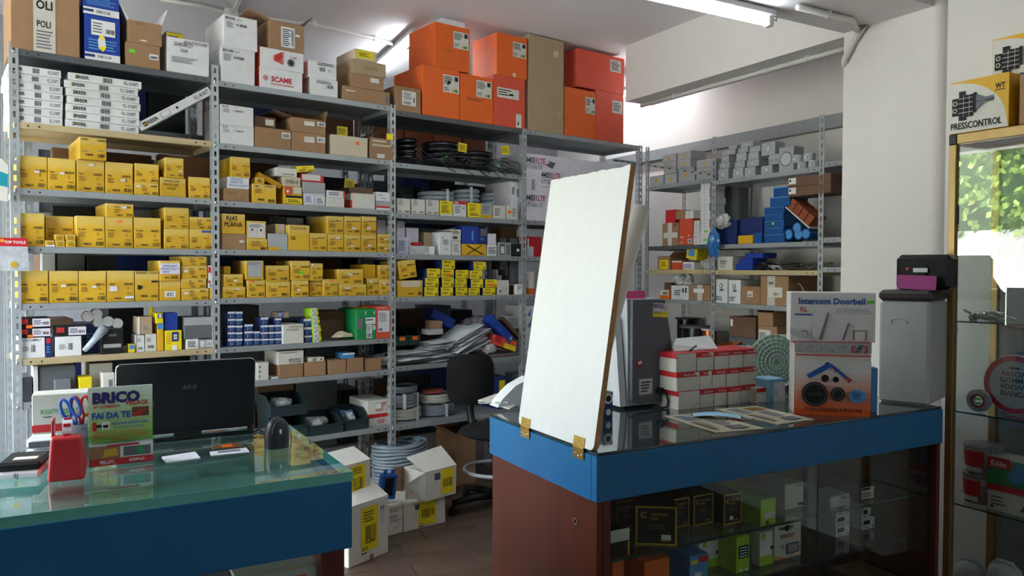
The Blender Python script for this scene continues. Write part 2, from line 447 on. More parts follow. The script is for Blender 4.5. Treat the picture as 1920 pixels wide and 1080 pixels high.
# ================================================================== frames of the place
A = Fr(3.6 * (29 - 960) / FPX, 3.6, R(37.5))            # long wall of racks
W = Fr(1.81, 4.2, R(-59.5))                             # pillar front and right-hand wall (u runs towards the viewer)
B = Fr(1.085, 6.15, R(-59.5))                           # racks along the right-hand wall
K = Fr(1.81, 4.2, R(29))                                # downstand beam with the lamp
TOPZ = .95
def _corner(px, py, z):
    d = ray(px, py); t = (z - CAM_H) / d.z; p = CAMP + d * t; return p.x, p.y
C = Fr(*_corner(1119, 851, TOPZ), R(28.6))              # right-hand counter, origin at its near top corner
L = Fr(*_corner(661, 884, TOPZ), R(29.6))               # left-hand counter, origin at its near right corner
CEIL = 3.2

M_WALL = mat('wall_paint', 'E6E2DE', rough=.8, var=.025, scale=3, bump=.03)
M_CEIL = mat('ceiling_paint', 'DEDADB', rough=.85, var=.03, scale=2)
M_STEEL = mat('shelf_steel', '9A9FA2', rough=.45, metal=.25, var=.07, scale=9)
M_STEEL_D = mat('shelf_steel_dark', '5C6064', rough=.45, metal=.25, var=.08, scale=9)
M_STEEL_C = mat('shelf_cream', 'B9A782', rough=.5, var=.08, scale=9)
M_POST = mat('post_steel', 'A9AEB1', rough=.4, metal=.3, var=.08, scale=12)
M_BLUE = mat('counter_blue', '1B6699', rough=.5, var=.06, scale=6, bump=.02)
M_MAHOG = mat('mahogany', '582618', rough=.45, var=.16, scale=5, stretch=(6, 6, .6))
M_GLASS = glass_mat('clear_glass', (.93, .97, .95))
M_GLASS_E = mat('glass_edge', '1B3C37', rough=.15, var=.02, spec=.6)
M_TILE = mat('floor_tile_clay', '55453B', rough=.4, var=.14, scale=7, rnd=.14)
M_FLOOR = mat('floor_base', '4A3C35', rough=.55, var=.15, scale=5)
M_CHROME = mat('chrome', 'D9DCE0', rough=.12, metal=1., var=.02)
M_BRONZE = mat('bronze_frame', 'A98C5C', rough=.35, metal=.55, var=.06)
M_BRASS = mat('brass', 'B9964E', rough=.35, metal=.8, var=.08)
M_RUBBER = mat('black_plastic', '141518', rough=.45, var=.04)
M_FABRIC = mat('black_fabric', '0E0E10', rough=.95, var=.15, scale=90)
M_LID = mat('laptop_lid', '111218', rough=.4, var=.03)
M_MDF = mat('chipboard_edge', 'B98A5E', rough=.8, var=.22, scale=60)
M_PIPE = mat('pipe_white', 'D4D2CD', rough=.45, var=.03)
M_TUBE = mat('lamp_tube', 'FFFFFF', rough=.4, var=0, rnd=0)
_b = M_TUBE.node_tree.nodes['Principled BSDF']
_b.inputs['Emission Color'].default_value = TUBE_COLOR + (1,); _b.inputs['Emission Strength'].default_value = TUBE_POWER

# ------------------------------------------------------------------ shell of the room
S = Fr(-3.45, 2.9, R(-59.5))                            # shop front: u runs towards the rear, v into the room
_sa, _sb = S.w(-2.2, -.18, 0), S.w(7.85, -.18, 0)
OUT = [(_sa.x, _sa.y), (_sb.x, _sb.y), (7, -3.9), (7, 10), (-2, 10)]
mb = MB(); mb.slab([(x, y, -.2) for x, y in OUT], (0, 0, 1), .2, M_FLOOR); floor = struct(mb.build('floor'))
tb = MB(); tb.box(-.1625, .1625, -.0795, .0795, 0, .003, M_TILE, b=.0012)
T = None; TF = C.sub(0, 0, R(-8))
for i in range(-6, 6):
    for j in range(-2, 20):
        u = i * .33 + (.165 if j % 2 else 0); v = j * .164
        p = TF.w(u, v, 0)
        if not (-1.25 < p.x < .35 and 2.6 < p.y < 5.4): continue
        if T is None: T = tb.build('tile', floor); o = T
        else: o = bpy.data.objects.new('tile', T.data); COL.objects.link(o); o.parent = floor
        put(o, TF, u, v, 0, random.uniform(-.003, .003))
mb = MB(); mb.slab([(x, y, CEIL) for x, y in OUT], (0, 0, 1), .15, M_CEIL); struct(mb.build('ceiling'))

def wall(name, F, u0, u1, v0, v1, z0, z1, m=None, extra=None):
    mb = MB(); c = F.w((u0 + u1) / 2, v0, 0); w = (u1 - u0) / 2
    mb.box(-w, w, 0, v1 - v0, z0, z1, m or M_WALL)
    o = mb.build(name); o.location = c; o.rotation_euler = (0, 0, F.ang); return struct(o)
wall('wall_back', A, -1.75, 7.5, 1.9, 2.05, 0, CEIL, mat('wall_back_paint', '9A9DA2', rough=.85))
wall('wall_left', S, -2.1, -1.0, -.2, 0, 0, CEIL)
wall('wall_right', W, .58, 8.2, -.02, .2, 0, CEIL)
wall('wall_far', W, -5.2, .6, .86, 1.0, 0, CEIL)
# rounded pillar
mb = MB(); r = .05; pts = [(0, 0)] + [(.545 - r + r * math.sin(a), r - r * math.cos(a)) for a in [R(15 * k) for k in range(7)]] + [(.545, .9), (0, .9)]
mb.slab([(x, y, 0) for x, y in pts], (0, 0, 1), CEIL, M_WALL); o = struct(mb.build('trim_1')); put(o, W, 0, 0, 0)
# beam from the pillar into the depth, and downstand beam that carries the lamp
wall('trim_2', W, -1.88, 0, 0, .26, 2.78, CEIL)
wall('trim_3', K, -4.5, .62, -.5, 0, 2.80, CEIL, M_CEIL)
# grey ledge below the lit strip of wall
wall('trim_4', W, -4.2, .5, .80, .86, 2.47, 2.56, mat('ledge_grey', '8A8D90', rough=.7))
# wall behind the viewer
wall('wall_rear', Fr(0, -3.4, 0), -2.2, 6.8, -.2, 0, 0, CEIL, mat('rear_wall_paint', 'CFCCC5', rough=.9))
wall('wall_entrance', S, 2.35, 7.8, -.2, 0, 0, 2.75, mat('rear_wall_paint'))
wall('wall_front', S, -1.0, 7.8, -.2, 0, 2.75, CEIL)
for k, u in enumerate((-.95, .7, 2.3)):
    wall('window_%d' % (k + 1), S, u - .05, u + .05, -.12, -.04, 0, 2.75, mat('window_frame', '8B8F92', rough=.4, metal=.4))
# light portal in the glazed shop front (guides sky sampling only, gives no light of its own)
pl = bpy.data.lights.new('sky_portal', 'AREA'); pl.shape = 'RECTANGLE'; pl.size = 3.3; pl.size_y = 2.7; pl.cycles.is_portal = True
po = bpy.data.objects.new('sky_portal', pl); COL.objects.link(po)
po.location = S.w(.68, -.1, 1.4); po.rotation_euler = (-S.uy).to_track_quat('Z', 'Y').to_euler()
po.rotation_euler = Matrix((S.ux, Vector((0, 0, 1)), S.ux.cross(Vector((0, 0, 1))))).transposed().to_euler()
if (po.rotation_euler.to_matrix() @ Vector((0, 0, -1))).dot(S.uy) < 0:
    po.rotation_euler = Matrix((-S.ux, Vector((0, 0, 1)), (-S.ux).cross(Vector((0, 0, 1))))).transposed().to_euler()

# outdoors beyond the shop front: pale paving and a hedge
mb = MB(); mb.box(-6, 12, -16, -.21, -.1, -.01, mat('paving', 'CFC9BD', rough=.8, var=.1, scale=1.5)); o = mb.build('pavement'); put(o, S, 0, 0, 0); struct(o)
mb = MB(); mb.box(-8, 12, -8.1, -7.3, -.01, 2.3, mat('garden_wall_paint', 'E3DED2', rough=.8, var=.06, scale=2)); o = mb.build('garden_wall'); put(o, S, 0, 0, 0); tag(o, 'pale garden wall outdoors under the hedge, opposite the shop front', 'wall')
hb = MB(); rr = random.Random(3)
M_LEAF = [mat('leaf_%d' % k, c, rough=.6, var=.15) for k, c in enumerate(('5C7A2A', '7F9A3C', '3E5A20', 'A4B45A'))]
for k in range(4200):
    x = rr.uniform(-6, 9); z = rr.uniform(2.2, 4.3); y = -7.2 + rr.uniform(-.25, .25) + .3 * math.sin(x * 2.1 + z * 3)
    a = Vector((rr.gauss(0, 1), rr.gauss(0, 1), rr.gauss(0, 1))).normalized(); b = a.orthogonal().normalized() * .1; c = a.cross(b).normalized() * .06
    p = Vector((x, y, z)); hb.add([p - b, p + c, p + b, p - c], [(0, 1, 2, 3)], M_LEAF[rr.randrange(4)])
hedge = empty('garden_hedge', (0, 0, 0)); put(hedge, S, 0, 0, 0); tag(hedge, 'green leafy hedge outdoors beyond the shop front glazing', 'hedge')
o = hb.build('leaves', hedge); o['kind'] = 'stuff'
mb = MB(); mb.box(-6, 12, -8.0, -7.6, 2.3, 4.0, M_LEAF[2]); mb.build('hedge_core', hedge)

# ------------------------------------------------------------------ lamps and conduit
def lamp(F, u0, u1, v, z, label):
    """batten with one bare tube, tube hanging below"""
    n = u1 - u0; e = empty('tube_light', (0, 0, 0)); put(e, F, (u0 + u1) / 2, v, z); tag(e, label, 'lamp', 'fluorescent tubes')
    mb = MB(); mb.box(-n / 2, n / 2, -.03, .03, .028, .06, P('white'), b=.004); mb.build('batten', e)
    mb = MB(); mb.cyl(.019, -n / 2 + .045, n / 2 - .045, M_TUBE, axis='x', seg=16); mb.build('tube', e)
    for s in (-1, 1):
        mb = MB(); mb.box(s * (n / 2 - .025) - .02, s * (n / 2 - .025) + .02, -.02, .02, -.022, .03, P('white'), b=.005); mb.build('socket', e)
        mb = MB(); mb.tube([(s * n / 2, 0, .02), (s * (n / 2 + .03), 0, .015), (s * (n / 2 + .03), 0, .035)], .003, P('grey')); mb.build('clip', e)
lamp(K, -2.17, -.63, -.07, 2.735, 'long bright fluorescent tube under the ceiling beam near the pillar')
p1 = CAMP + ray(775, 78) * ((3.1 - CAM_H) / ray(775, 78).z); p2 = CAMP + ray(690, 150) * ((3.1 - CAM_H) / ray(690, 150).z)
d = (p2 - p1).normalized(); n = (p2 - p1).length; LB = Fr(p1.x, p1.y, math.atan2(d.y, d.x))
lamp(LB, -.05, n + .15, 0, 3.12, 'bright fluorescent tube glowing behind the orange cartons')
lamp(W, -3.3, -1.95, .46, 3.0, 'unseen fluorescent tube added behind the far ceiling beam')  # unseen tube added to brighten the strip of wall below the beam

def pipe(name, pts, r, label, clips=()):
    mb = MB(); mb.tube(pts, r, M_PIPE, 10); o = mb.build(name); tag(o, label, 'pipe')
    for c in clips:
        cb = MB(); cb.box(-.012, .012, -.02, .02, -.018, .03, M_PIPE, b=.004); q = cb.build('pipe_clip', o); q.location = c
    return o
q1 = W.px(1622, 46, -.025); q2 = W.px(1600, 78, -.03); q3 = W.px(1582, 112, -.03)
pts = [K.w(-.6, -.2, 2.782), K.w(-.2, -.2, 2.782), W.w(q1[0] - .03, -.05, 2.78), W.w(q1[0], -.025, q1[1]), W.w(q2[0], -.025, q2[1]), W.w(q3[0], -.025, q3[1]), W.w(q3[0] - .03, .02, q3[1] - .03)]
pipe('conduit', pts, .016, 'white conduit bending down the pillar corner from the lamp beam', [K.w(-.38, -.2, 2.782)])
pts = [W.w(u, .14, 2.762) for u in (-1.86, -1.4, -1, -.5, -.02)]
pipe('conduit', pts, .015, 'straight white conduit clipped under the far ceiling beam', [W.w(-.35, .14, 2.762), W.w(-1.5, .14, 2.762)])
def onceil(px, py, z=CEIL - .02):
    dd = ray(px, py); return CAMP + dd * ((z - CAM_H) / dd.z)
pipe('conduit', [onceil(*p) for p in ((300, -2), (380, 12), (436, 26), (590, 46), (700, 72), (765, 90))], .013, 'thin white conduit along the ceiling above the ecova cartons', [onceil(590, 46), onceil(702, 73)])
pipe('conduit', [onceil(436, 26), onceil(450, -4), onceil(470, -60)], .013, 'short conduit branch running off the junction box overhead')
mb = MB(); mb.cyl(.045, -.05, .02, M_PIPE, seg=18); o = mb.build('junction_box'); o.location = onceil(432, 24); tag(o, 'round white junction box on the ceiling where conduits meet', 'junction box')

# ------------------------------------------------------------------ racks of slotted posts and steel shelves
def flange(mb, ax, w, h, t, m):
    """slotted strip standing on z=0; ax 'x' or 'y' is its width direction"""
    a, b = w * .36, w * .66; pitch = .05; n = int(h / pitch)
    def bx(p0, p1, z0, z1):
        if ax == 'x': mb.box(p0, p1, 0, t, z0, z1, m)
        else: mb.box(0, t, p0, p1, z0, z1, m)
    bx(0, a, 0, h); bx(b, w, 0, h)
    for k in range(n + 1):
        z0 = k * pitch - .011; z1 = z0 + .022; bx(a, b, max(0, z0), min(h, z1))
_post = {}
def post(parent, F, u, v, h, front=True):
    k = (round(h, 3), front)
    if k not in _post:
        mb = MB(); flange(mb, 'x', .038, h, .002, M_POST); flange(mb, 'y', .038, h, .002, M_POST)
        o = mb.build('post', parent); _post[k] = o.data
    else:
        o = bpy.data.objects.new('post', _post[k]); COL.objects.link(o); o.parent = parent
    put(o, F, u, v, 0); return o
def shelf_z(F, a, b, v=0): return (F.px(a[0], a[1], v)[1] + F.px(b[0], b[1], v)[1]) / 2
def rack(F, u0, u1, zs, top, label, depth=.42, right=False, mats=None, v0=0., group='slotted steel racks', bolts=True):
    e = empty('shelving_rack', (0, 0, 0)); tag(e, label, 'rack', group)
    for u in ([u0, u1] if right else [u0]):
        for v in (v0, v0 + depth):
            post(e, F, u - .019, v, top)
    w = u1 - u0
    for i, z in enumerate(zs):
        m = (mats or {}).get(i, M_STEEL); mb = MB(); y0 = .0035; d = depth - .001; t = .0025; h = .032
        x0 = -w / 2 + .002; x1 = w / 2 - .002
        mb.box(x0, x1, y0, d, -t, 0, m); mb.box(x0, x1, y0, y0 + t, -h, -t, m); mb.box(x0, x1, d - t, d, -h, -t, m)
        mb.box(x0, x0 + t, y0, d, -h, -t, m); mb.box(x1 - t, x1, y0, d, -h, -t, m); mb.box(x0, x1, y0, y0 + .016, -h, -h + t, m)
        o = mb.build('shelf', e); put(o, F, (u0 + u1) / 2, v0, z)
        hb = MB()
        for s in (-1, 1):
            hb.cyl(.0045, -.0006, 0, P('black'), (s * (w / 2 - .055), y0, -h / 2), 'y', 8); hb.cyl(.0045, -.0006, 0, P('black'), (s * (w / 2 - .1), y0, -h / 2), 'y', 8)
        hb.build('hole', o)['kind'] = 'stuff'
        if bolts:
            for s in (-1, 1):
                bb = MB(); bb.lathe([(0, -.004), (.004, -.003), (.006, 0)], M_CHROME, 10, (s * w / 2 , -.0005, -h * .5), 'y'); q = bb.build('bolt', o)
    return e
UA = [A.px(x, 480)[0] for x in (30, 405, 737, 983, 1200)]
ZA1 = [shelf_z(A, a, b) for a, b in (((28.5, 86.9), (396.7, 147.8)), ((29.8, 223), (399.3, 268.3)), ((32.2, 352.2), (402.2, 373.3)), ((53.3, 462.2), (402.2, 467.8)), ((35.6, 568.9), (404.4, 563.3)), ((35.6, 673.3), (405.6, 653.3)))]
ZA2 = [shelf_z(A, a, b) for a, b in (((413.7, 151.6), (732.5, 198.3)), ((413.4, 268.1), (734.3, 300.7)), ((416.5, 378.2), (734.3, 392.4)), ((416.5, 466.8), (736.4, 473.9)), ((417.2, 559.8), (734.8, 553.3)), ((417.2, 653.2), (736.1, 632.4)), ((478.2, 720), (734.8, 689)), ((584, 820), (731, 798)))]
ZA3 = [shelf_z(A, a, b) for a, b in (((743, 206.6), (982.8, 242.5)), ((744, 303), (981, 329.6)), ((744, 399.4), (981, 412.6)), ((744, 476.7), (979, 481)), ((744.4, 554.4), (980, 555)), ((744, 691), (920, 669)), ((744, 797), (890, 780)))]
ZA1 += [ZA2[6] - .01, ZA2[7]]
ZA4 = [shelf_z(A, (991.4, 248.2), (1193.8, 268.3))] + ZA3[2:]
rack(A, UA[0], UA[1], ZA1, A.px(22, 78)[1], 'leftmost grey slotted steel rack with yellow cartons', mats={0: M_STEEL_D, 1: M_STEEL_C, 5: M_STEEL_C})
rack(A, UA[1], UA[2], ZA2, A.px(400, 121)[1], 'second grey steel rack from left behind the laptop')
rack(A, UA[2], UA[3], ZA3, A.px(737, 196)[1], 'third grey steel rack, carrying orange cartons and silver bags', mats={0: M_STEEL_D})
rack(A, UA[3], UA[4], ZA4, A.px(985, 241)[1], 'fourth grey steel rack behind the white board', right=True)
# a second row of racks stands back to back with the first
ub = [UA[0] + .1, UA[1] + .12, UA[2] + .1, UA[3] + .1]
for i in range(3):
    rack(A, ub[i], ub[i + 1], [.3, .85, 1.35, 1.8, 2.3], 2.75, ['rack standing behind the leftmost yellow cartons, seen through gaps', 'rear rack seen through gaps of the second rack', 'rear rack seen through gaps of the third rack'][i], depth=.4, v0=.5, right=(i == 2), bolts=False)
UB = [B.px(x, 480)[0] for x in (1212, 1337, 1538)]
UB.append(UB[2] + (UB[2] - UB[1]))
ZB1 = [shelf_z(B, a, b) for a, b in (((1203, 350), (1337, 335)), ((1235.6, 461.5), (1328, 458)), ((1233, 505), (1331.6, 506.2)), ((1230, 558), (1334, 567.6)), ((1262, 649), (1334, 658)))]
ZB2 = [shelf_z(B, a, b) for a, b in (((1347, 334), (1536, 316)), ((1370, 459), (1534, 451)), ((1341, 507.4), (1536, 506.2)), ((1339, 566), (1480, 577)), ((1350, 660), (1423, 670)))]
rack(B, UB[0], UB[1], ZB1, B.px(1212, 276)[1], 'corner steel rack with orange and white cartons, right of the board', mats={1: M_STEEL_D, 2: M_STEEL_C}, depth=.4)
rack(B, UB[1], UB[2], ZB2, B.px(1340, 256)[1], 'far steel rack with blue boxes, left of the pillar', mats={2: M_STEEL_C}, depth=.4)
rack(B, UB[2], UB[3], [z + .02 for z in ZB2], B.px(1340, 256)[1], 'last steel rack half hidden by the pillar', right=True, depth=.4)

# ================================================================== goods on the long wall of racks
def vim(line, code, sticker=None, low=False, brand=True):
    """yellow electrical carton: range name, code, small print, maker's name, barcode"""
    if low: p = [('T', line, .30, .70, .11, 'ink', .2), ('T', code, .66, .68, .14, 'ink', .3), ('G', .3, .3, .55, .62, 4, 'inkbrown'), ('T', 'VIMAR', .36, .1, .12, 'ink', .25), ('B', .74, .1, .95, .3)]
    else: p = [('T', line, .08, .54, .055, 'ink', .26), ('G', .08, .33, .34, .5, 5, 'inkbrown'), ('T', code, .60, .53, .075, 'ink', .34), ('G', .72, .38, .8, .48, 3, 'inkbrown'), ('T', 'VIMAR', .22, .08, .065, 'ink', .3, .02), ('R', .08, .07, .17, .09, 'inkbrown'), ('B', .68, .07, .95, .19), ('G', .72, .24, .92, .3, 1, 'inkbrown')]
    if sticker:
        c, x, y = sticker; p.append(('R', x, y, x + .17, y + (.16 if low else .07), c))
    return p
def rk(b, s): return f'{b} rack, {s} shelf'

# ---- leftmost rack, top shelf
r = Row(A, ZA, ZA1[0], rk('leftmost', 'top'), v=.0, d=.4, ceil=CEIL - .01)
r.carton(75, -90, 575, 372, 'card', 'large brown carton sealed with clear printed tape', [('R', .32, 0, .64, 1, 'tape_clear'), ('T', 'OLI', .36, .66, .13, 'ink', .24, .03), ('T', 'POLI', .37, .38, .1, 'ink', .2, .02), ('G', .36, .04, .6, .34, 6)])
BLU = [('R', 0, 0, 1, .16, 'paperwhite'), ('R', 0, .06, .28, .12, 'navy'), ('T', 'WIMOOOM', .34, .06, .06, 'inkgrey', .4), ('G', .1, .22, .9, .48, 4, 'skyblue'), ('R', .18, .56, .86, .9, 'paperwhite'), ('G', .22, .6, .5, .86, 4), ('B', .6, .62, .84, .72), ('P', [(.38, .28), (.5, .2), (.6, .3), (.56, .52), (.42, .56), (.36, .45)], 'paperwhite'), ('P', [(.38, .28), (.5, .2), (.6, .3), (.55, .34), (.45, .3)], 'yellow2'), ('P', [(.40, .5), (.55, .46), (.54, .54), (.42, .58)], 'yellow2')]
r.carton(612, 120, 868, 448, 'blue', 'blue carton with white info label and yellow sticker', BLU, d=.34)
r.carton(600, -60, 862, 118, 'blue', 'blue carton with white lower band under the ceiling', [('R', 0, .02, 1, .3, 'paperwhite'), ('R', 0, .12, .28, .22, 'navy'), ('T', 'WIMOOOM', .34, .1, .12, 'inkgrey', .4), ('G', .1, .4, .9, .8, 5, 'skyblue')], d=.34)
r.carton(908, 318, 1158, 490, 'card', 'brown carton with green price sticker', [('R', .1, .55, .27, .7, 'sticker_green'), ('R', .68, .38, .95, .62, 'paperwhite'), ('B', .72, .42, .92, .54)], d=.32)
r.carton(925, 160, 1172, 330, 'card', 'open brown carton with raised white inner flaps', [('T', 'TEST 2', .2, .82, .1, 'inkbrown', .5), ('G', .35, .1, .55, .2, 1, 'paperwhite')], d=.32, flaps=[('L', 62, .1, 'paperwhite'), ('R', 70, .09, 'paperwhite')])
r.carton(1208, 285, 1512, 540, 'white', 'white carton handwritten ADATTATORE SHUKO 10A', [('T', 'ADATTATORE', .38, .86, .09, 'ink', .58, 0, .2), ('T', 'SHUKO', .15, .76, .11, 'ink', .45, 0, .2), ('T', '10A', .30, .6, .1, 'ink', .3, 0, .2), ('G', .1, .28, .8, .46, 4)], d=.3)
r.carton(1200, 235, 1325, 300, 'black', 'black film wrapped pack with yellow tag', [('R', .0, .3, 1., .95, 'yellow2'), ('G', .1, .4, .9, .8, 2)], v=.2, d=.15)
# ---- second shelf: boxed ring lamps
r = Row(A, ZA, ZA1[1], rk('leftmost', 'second'), v=.01, d=.36)
REER = [('R', .095, .28, .125, .72, 'ink'), ('R', .102, .42, .118, .62, 'gold'), ('T', 'REER', .13, .3, .4, 'ink', .14, .02), ('B', .46, .18, .58, .8), ('T', 'FCL - 32 WATT', .75, .28, .42, 'ink', .2)]
ub0 = A.px(ZA(62, 600)[0], 200, .01)[0]; ub1 = A.px(ZA(455, 600)[0], 200, .01)[0]; uc1 = A.px(ZA(1006, 600)[0], 200, .01)[0]; uc0 = A.px(ZA(468, 600)[0], 200, .01)[0]
ht = (A.px(ZA(740, 552)[0], ZA(740, 552)[1], .01)[1] - ZA1[1]) / 7
for st, (a, b, nm) in enumerate(((ub0, ub1, 'left'), (uc0, uc1, 'right'))):
    for k in range(7):
        j = random.uniform(-.008, .012) if k else 0; w = b - a - .004
        mb = MB(); mb.box(-w / 2, w / 2, 0, .36, 0, ht - .0015, 'white', b=.0015); o = mb.build('lamp_box')
        put(o, A, (a + b) / 2 + j + (.012 if k == 6 and st else 0), .006 + random.uniform(0, .006), ZA1[1] + k * ht)
        prints_to(o, 'printed_label', REER, w, ht, -.0005)
        tag(o, f"flat white ring lamp box printed 32 WATT, {nm} stack, {'bottom' if k == 0 else 'top' if k == 6 else ORD[k] + ' up'}", 'box', 'flat lamp boxes on the leftmost rack')
# leaning 40 watt box
pa = A.px(*ZA(1010, 935), .0); pb_ = A.px(*ZA(1525, 665), .0)
mb = MB(); ln = math.hypot(pb_[0] - pa[0], pb_[1] - pa[1]); mb.box(-ln / 2, ln / 2, 0, .34, -.022, .022, 'white', b=.002); o = mb.build('lamp_box')
pm = A.w((pa[0] + pb_[0]) / 2, .015, (pa[1] + pb_[1]) / 2 + .012); an = math.atan2(pb_[1] - pa[1], pb_[0] - pa[0])
o.matrix_world = Matrix.Translation(pm) @ Matrix.Rotation(A.ang, 4, 'Z') @ Matrix.Rotation(-an, 4, 'Y')
prints_to(o, 'printed_label', [('R', .06, .25, .11, .75, 'ink'), ('R', .07, .4, .1, .6, 'gold'), ('T', 'REER', .12, .3, .42, 'ink', .16, .02), ('R', .3, .2, .42, .8, 'inkgrey'), ('R', .305, .24, .415, .76, 'white'), ('D', .52, .5, .16, 'ink'), ('T', 'FCL - 40 WATT', .77, .28, .46, 'ink', .2)], ln, .044, -.0005, z0=-.022)
tag(o, 'single white 40 WATT lamp box leaning diagonally on the rack', 'box')

# ---- third shelf (beige-printed yellow cartons)
r = Row(A, ZC, ZA1[2], rk('leftmost', 'third'), d=.3)
Y = 'yellow switch carton printed '
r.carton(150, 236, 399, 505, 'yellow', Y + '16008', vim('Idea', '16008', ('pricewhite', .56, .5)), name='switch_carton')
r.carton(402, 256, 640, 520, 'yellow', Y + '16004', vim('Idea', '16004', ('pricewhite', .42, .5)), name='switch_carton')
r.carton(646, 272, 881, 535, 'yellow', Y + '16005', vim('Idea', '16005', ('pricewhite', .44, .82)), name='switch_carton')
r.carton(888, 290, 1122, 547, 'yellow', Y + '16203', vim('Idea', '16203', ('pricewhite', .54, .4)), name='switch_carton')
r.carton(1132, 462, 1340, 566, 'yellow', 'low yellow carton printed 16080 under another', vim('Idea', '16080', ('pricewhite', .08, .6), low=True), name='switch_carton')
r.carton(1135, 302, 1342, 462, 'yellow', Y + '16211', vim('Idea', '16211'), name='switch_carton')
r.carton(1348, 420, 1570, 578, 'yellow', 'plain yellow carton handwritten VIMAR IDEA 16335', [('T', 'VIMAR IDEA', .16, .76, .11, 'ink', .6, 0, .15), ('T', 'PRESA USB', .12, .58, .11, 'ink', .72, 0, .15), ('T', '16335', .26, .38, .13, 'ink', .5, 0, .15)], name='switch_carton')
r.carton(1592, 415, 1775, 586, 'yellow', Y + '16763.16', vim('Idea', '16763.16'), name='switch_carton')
r.carton(1392, 252, 1552, 416, 'yellow', 'small yellow carton printed 16021 on the handwritten one', vim('Idea', '16021', ('pricewhite', .72, .3)), name='switch_carton', d=.28, v=.01)
r.carton(668, 80, 898, 282, 'yellow', 'pale yellow carton 14542 lying on top of the row', [('T', '14:8A', .06, .84, .1, 'ink', .3, .01), ('T', '14542', .66, .82, .11, 'ink', .32, .01), ('T', 'VIMAR', .2, .16, .09, 'ink', .3, .02), ('B', .66, .1, .94, .26), ('G', .66, .36, .9, .44, 1), ('G', .08, .32, .4, .38, 1)], name='switch_carton', v=-.02, d=.36)
r.carton(1340, 236, 1790, 400, 'card', 'long brown carton lying behind the yellow ones', v=.33, d=.08)
r.carton(440, 196, 1280, 330, 'card_dark', 'long flat brown carton behind the yellow row', v=.34, d=.07)
# ---- fourth shelf
r = Row(A, ZC, ZA1[3], rk('leftmost', 'fourth'), d=.3)
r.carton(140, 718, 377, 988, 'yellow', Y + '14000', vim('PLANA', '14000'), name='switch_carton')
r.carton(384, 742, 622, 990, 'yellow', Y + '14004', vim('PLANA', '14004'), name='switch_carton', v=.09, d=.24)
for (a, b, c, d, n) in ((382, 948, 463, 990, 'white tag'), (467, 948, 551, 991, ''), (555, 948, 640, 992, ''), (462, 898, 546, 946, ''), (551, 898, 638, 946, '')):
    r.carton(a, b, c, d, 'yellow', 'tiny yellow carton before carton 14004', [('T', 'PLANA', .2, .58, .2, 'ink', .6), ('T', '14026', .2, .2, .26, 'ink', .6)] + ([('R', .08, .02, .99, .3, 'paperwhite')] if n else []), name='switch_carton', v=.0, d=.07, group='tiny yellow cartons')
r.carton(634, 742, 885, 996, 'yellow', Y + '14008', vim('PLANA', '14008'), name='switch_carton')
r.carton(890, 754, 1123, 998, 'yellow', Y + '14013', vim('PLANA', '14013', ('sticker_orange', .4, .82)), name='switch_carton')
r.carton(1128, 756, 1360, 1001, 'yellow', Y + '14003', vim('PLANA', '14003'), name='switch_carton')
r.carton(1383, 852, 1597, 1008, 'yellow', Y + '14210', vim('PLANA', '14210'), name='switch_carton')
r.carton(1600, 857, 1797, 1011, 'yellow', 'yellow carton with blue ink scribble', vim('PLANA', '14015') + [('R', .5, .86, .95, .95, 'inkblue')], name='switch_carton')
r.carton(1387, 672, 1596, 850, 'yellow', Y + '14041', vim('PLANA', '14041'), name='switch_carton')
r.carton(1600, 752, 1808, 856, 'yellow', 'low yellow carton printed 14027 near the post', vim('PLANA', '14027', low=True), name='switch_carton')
r.carton(892, 638, 1127, 752, 'yellow', 'low yellow carton printed 14042 on top of the row', vim('PLANA', '14042', ('pricewhite', .58, .64), low=True), name='switch_carton', d=.3)
r.carton(1128, 690, 1290, 745, 'white', 'flat white carton behind carton 14003', v=.32, d=.08)
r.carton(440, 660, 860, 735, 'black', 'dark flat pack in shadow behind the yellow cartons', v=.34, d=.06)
# ---- fifth shelf
r = Row(A, ZE, ZA1[4], rk('leftmost', 'fifth'), d=.28)
E8 = '8000'
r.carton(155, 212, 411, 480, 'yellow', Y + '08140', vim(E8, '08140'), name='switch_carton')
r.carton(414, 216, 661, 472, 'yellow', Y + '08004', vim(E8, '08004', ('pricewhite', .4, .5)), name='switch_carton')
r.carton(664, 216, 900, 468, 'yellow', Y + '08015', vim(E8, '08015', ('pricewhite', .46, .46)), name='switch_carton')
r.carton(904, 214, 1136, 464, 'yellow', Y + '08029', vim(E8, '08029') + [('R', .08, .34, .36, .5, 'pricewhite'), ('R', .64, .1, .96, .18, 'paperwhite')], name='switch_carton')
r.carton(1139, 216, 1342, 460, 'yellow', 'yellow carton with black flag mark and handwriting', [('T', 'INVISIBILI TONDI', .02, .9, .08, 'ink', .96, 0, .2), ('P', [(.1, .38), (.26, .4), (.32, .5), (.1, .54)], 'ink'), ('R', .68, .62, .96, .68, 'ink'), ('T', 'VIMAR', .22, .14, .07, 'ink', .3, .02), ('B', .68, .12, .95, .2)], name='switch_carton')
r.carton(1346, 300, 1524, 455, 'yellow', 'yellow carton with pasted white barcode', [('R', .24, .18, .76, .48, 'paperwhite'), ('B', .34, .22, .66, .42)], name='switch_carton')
r.carton(1342, 128, 1522, 298, 'yellow', 'yellow carton under a pasted handwritten note', [('R', .02, .34, .98, .86, 'pricewhite'), ('T', 'VIMAR 8000', .14, .68, .1, 'inkblue', .7, 0, .15), ('T', 'INTERRUTTORE 1P', .04, .54, .09, 'inkblue', .9, 0, .15), ('T', '08020', .14, .4, .09, 'inkblue', .4, 0, .15), ('T', 'VIMAR', .2, .12, .08, 'ink', .3), ('B', .56, .1, .88, .26)], name='switch_carton', v=.01)
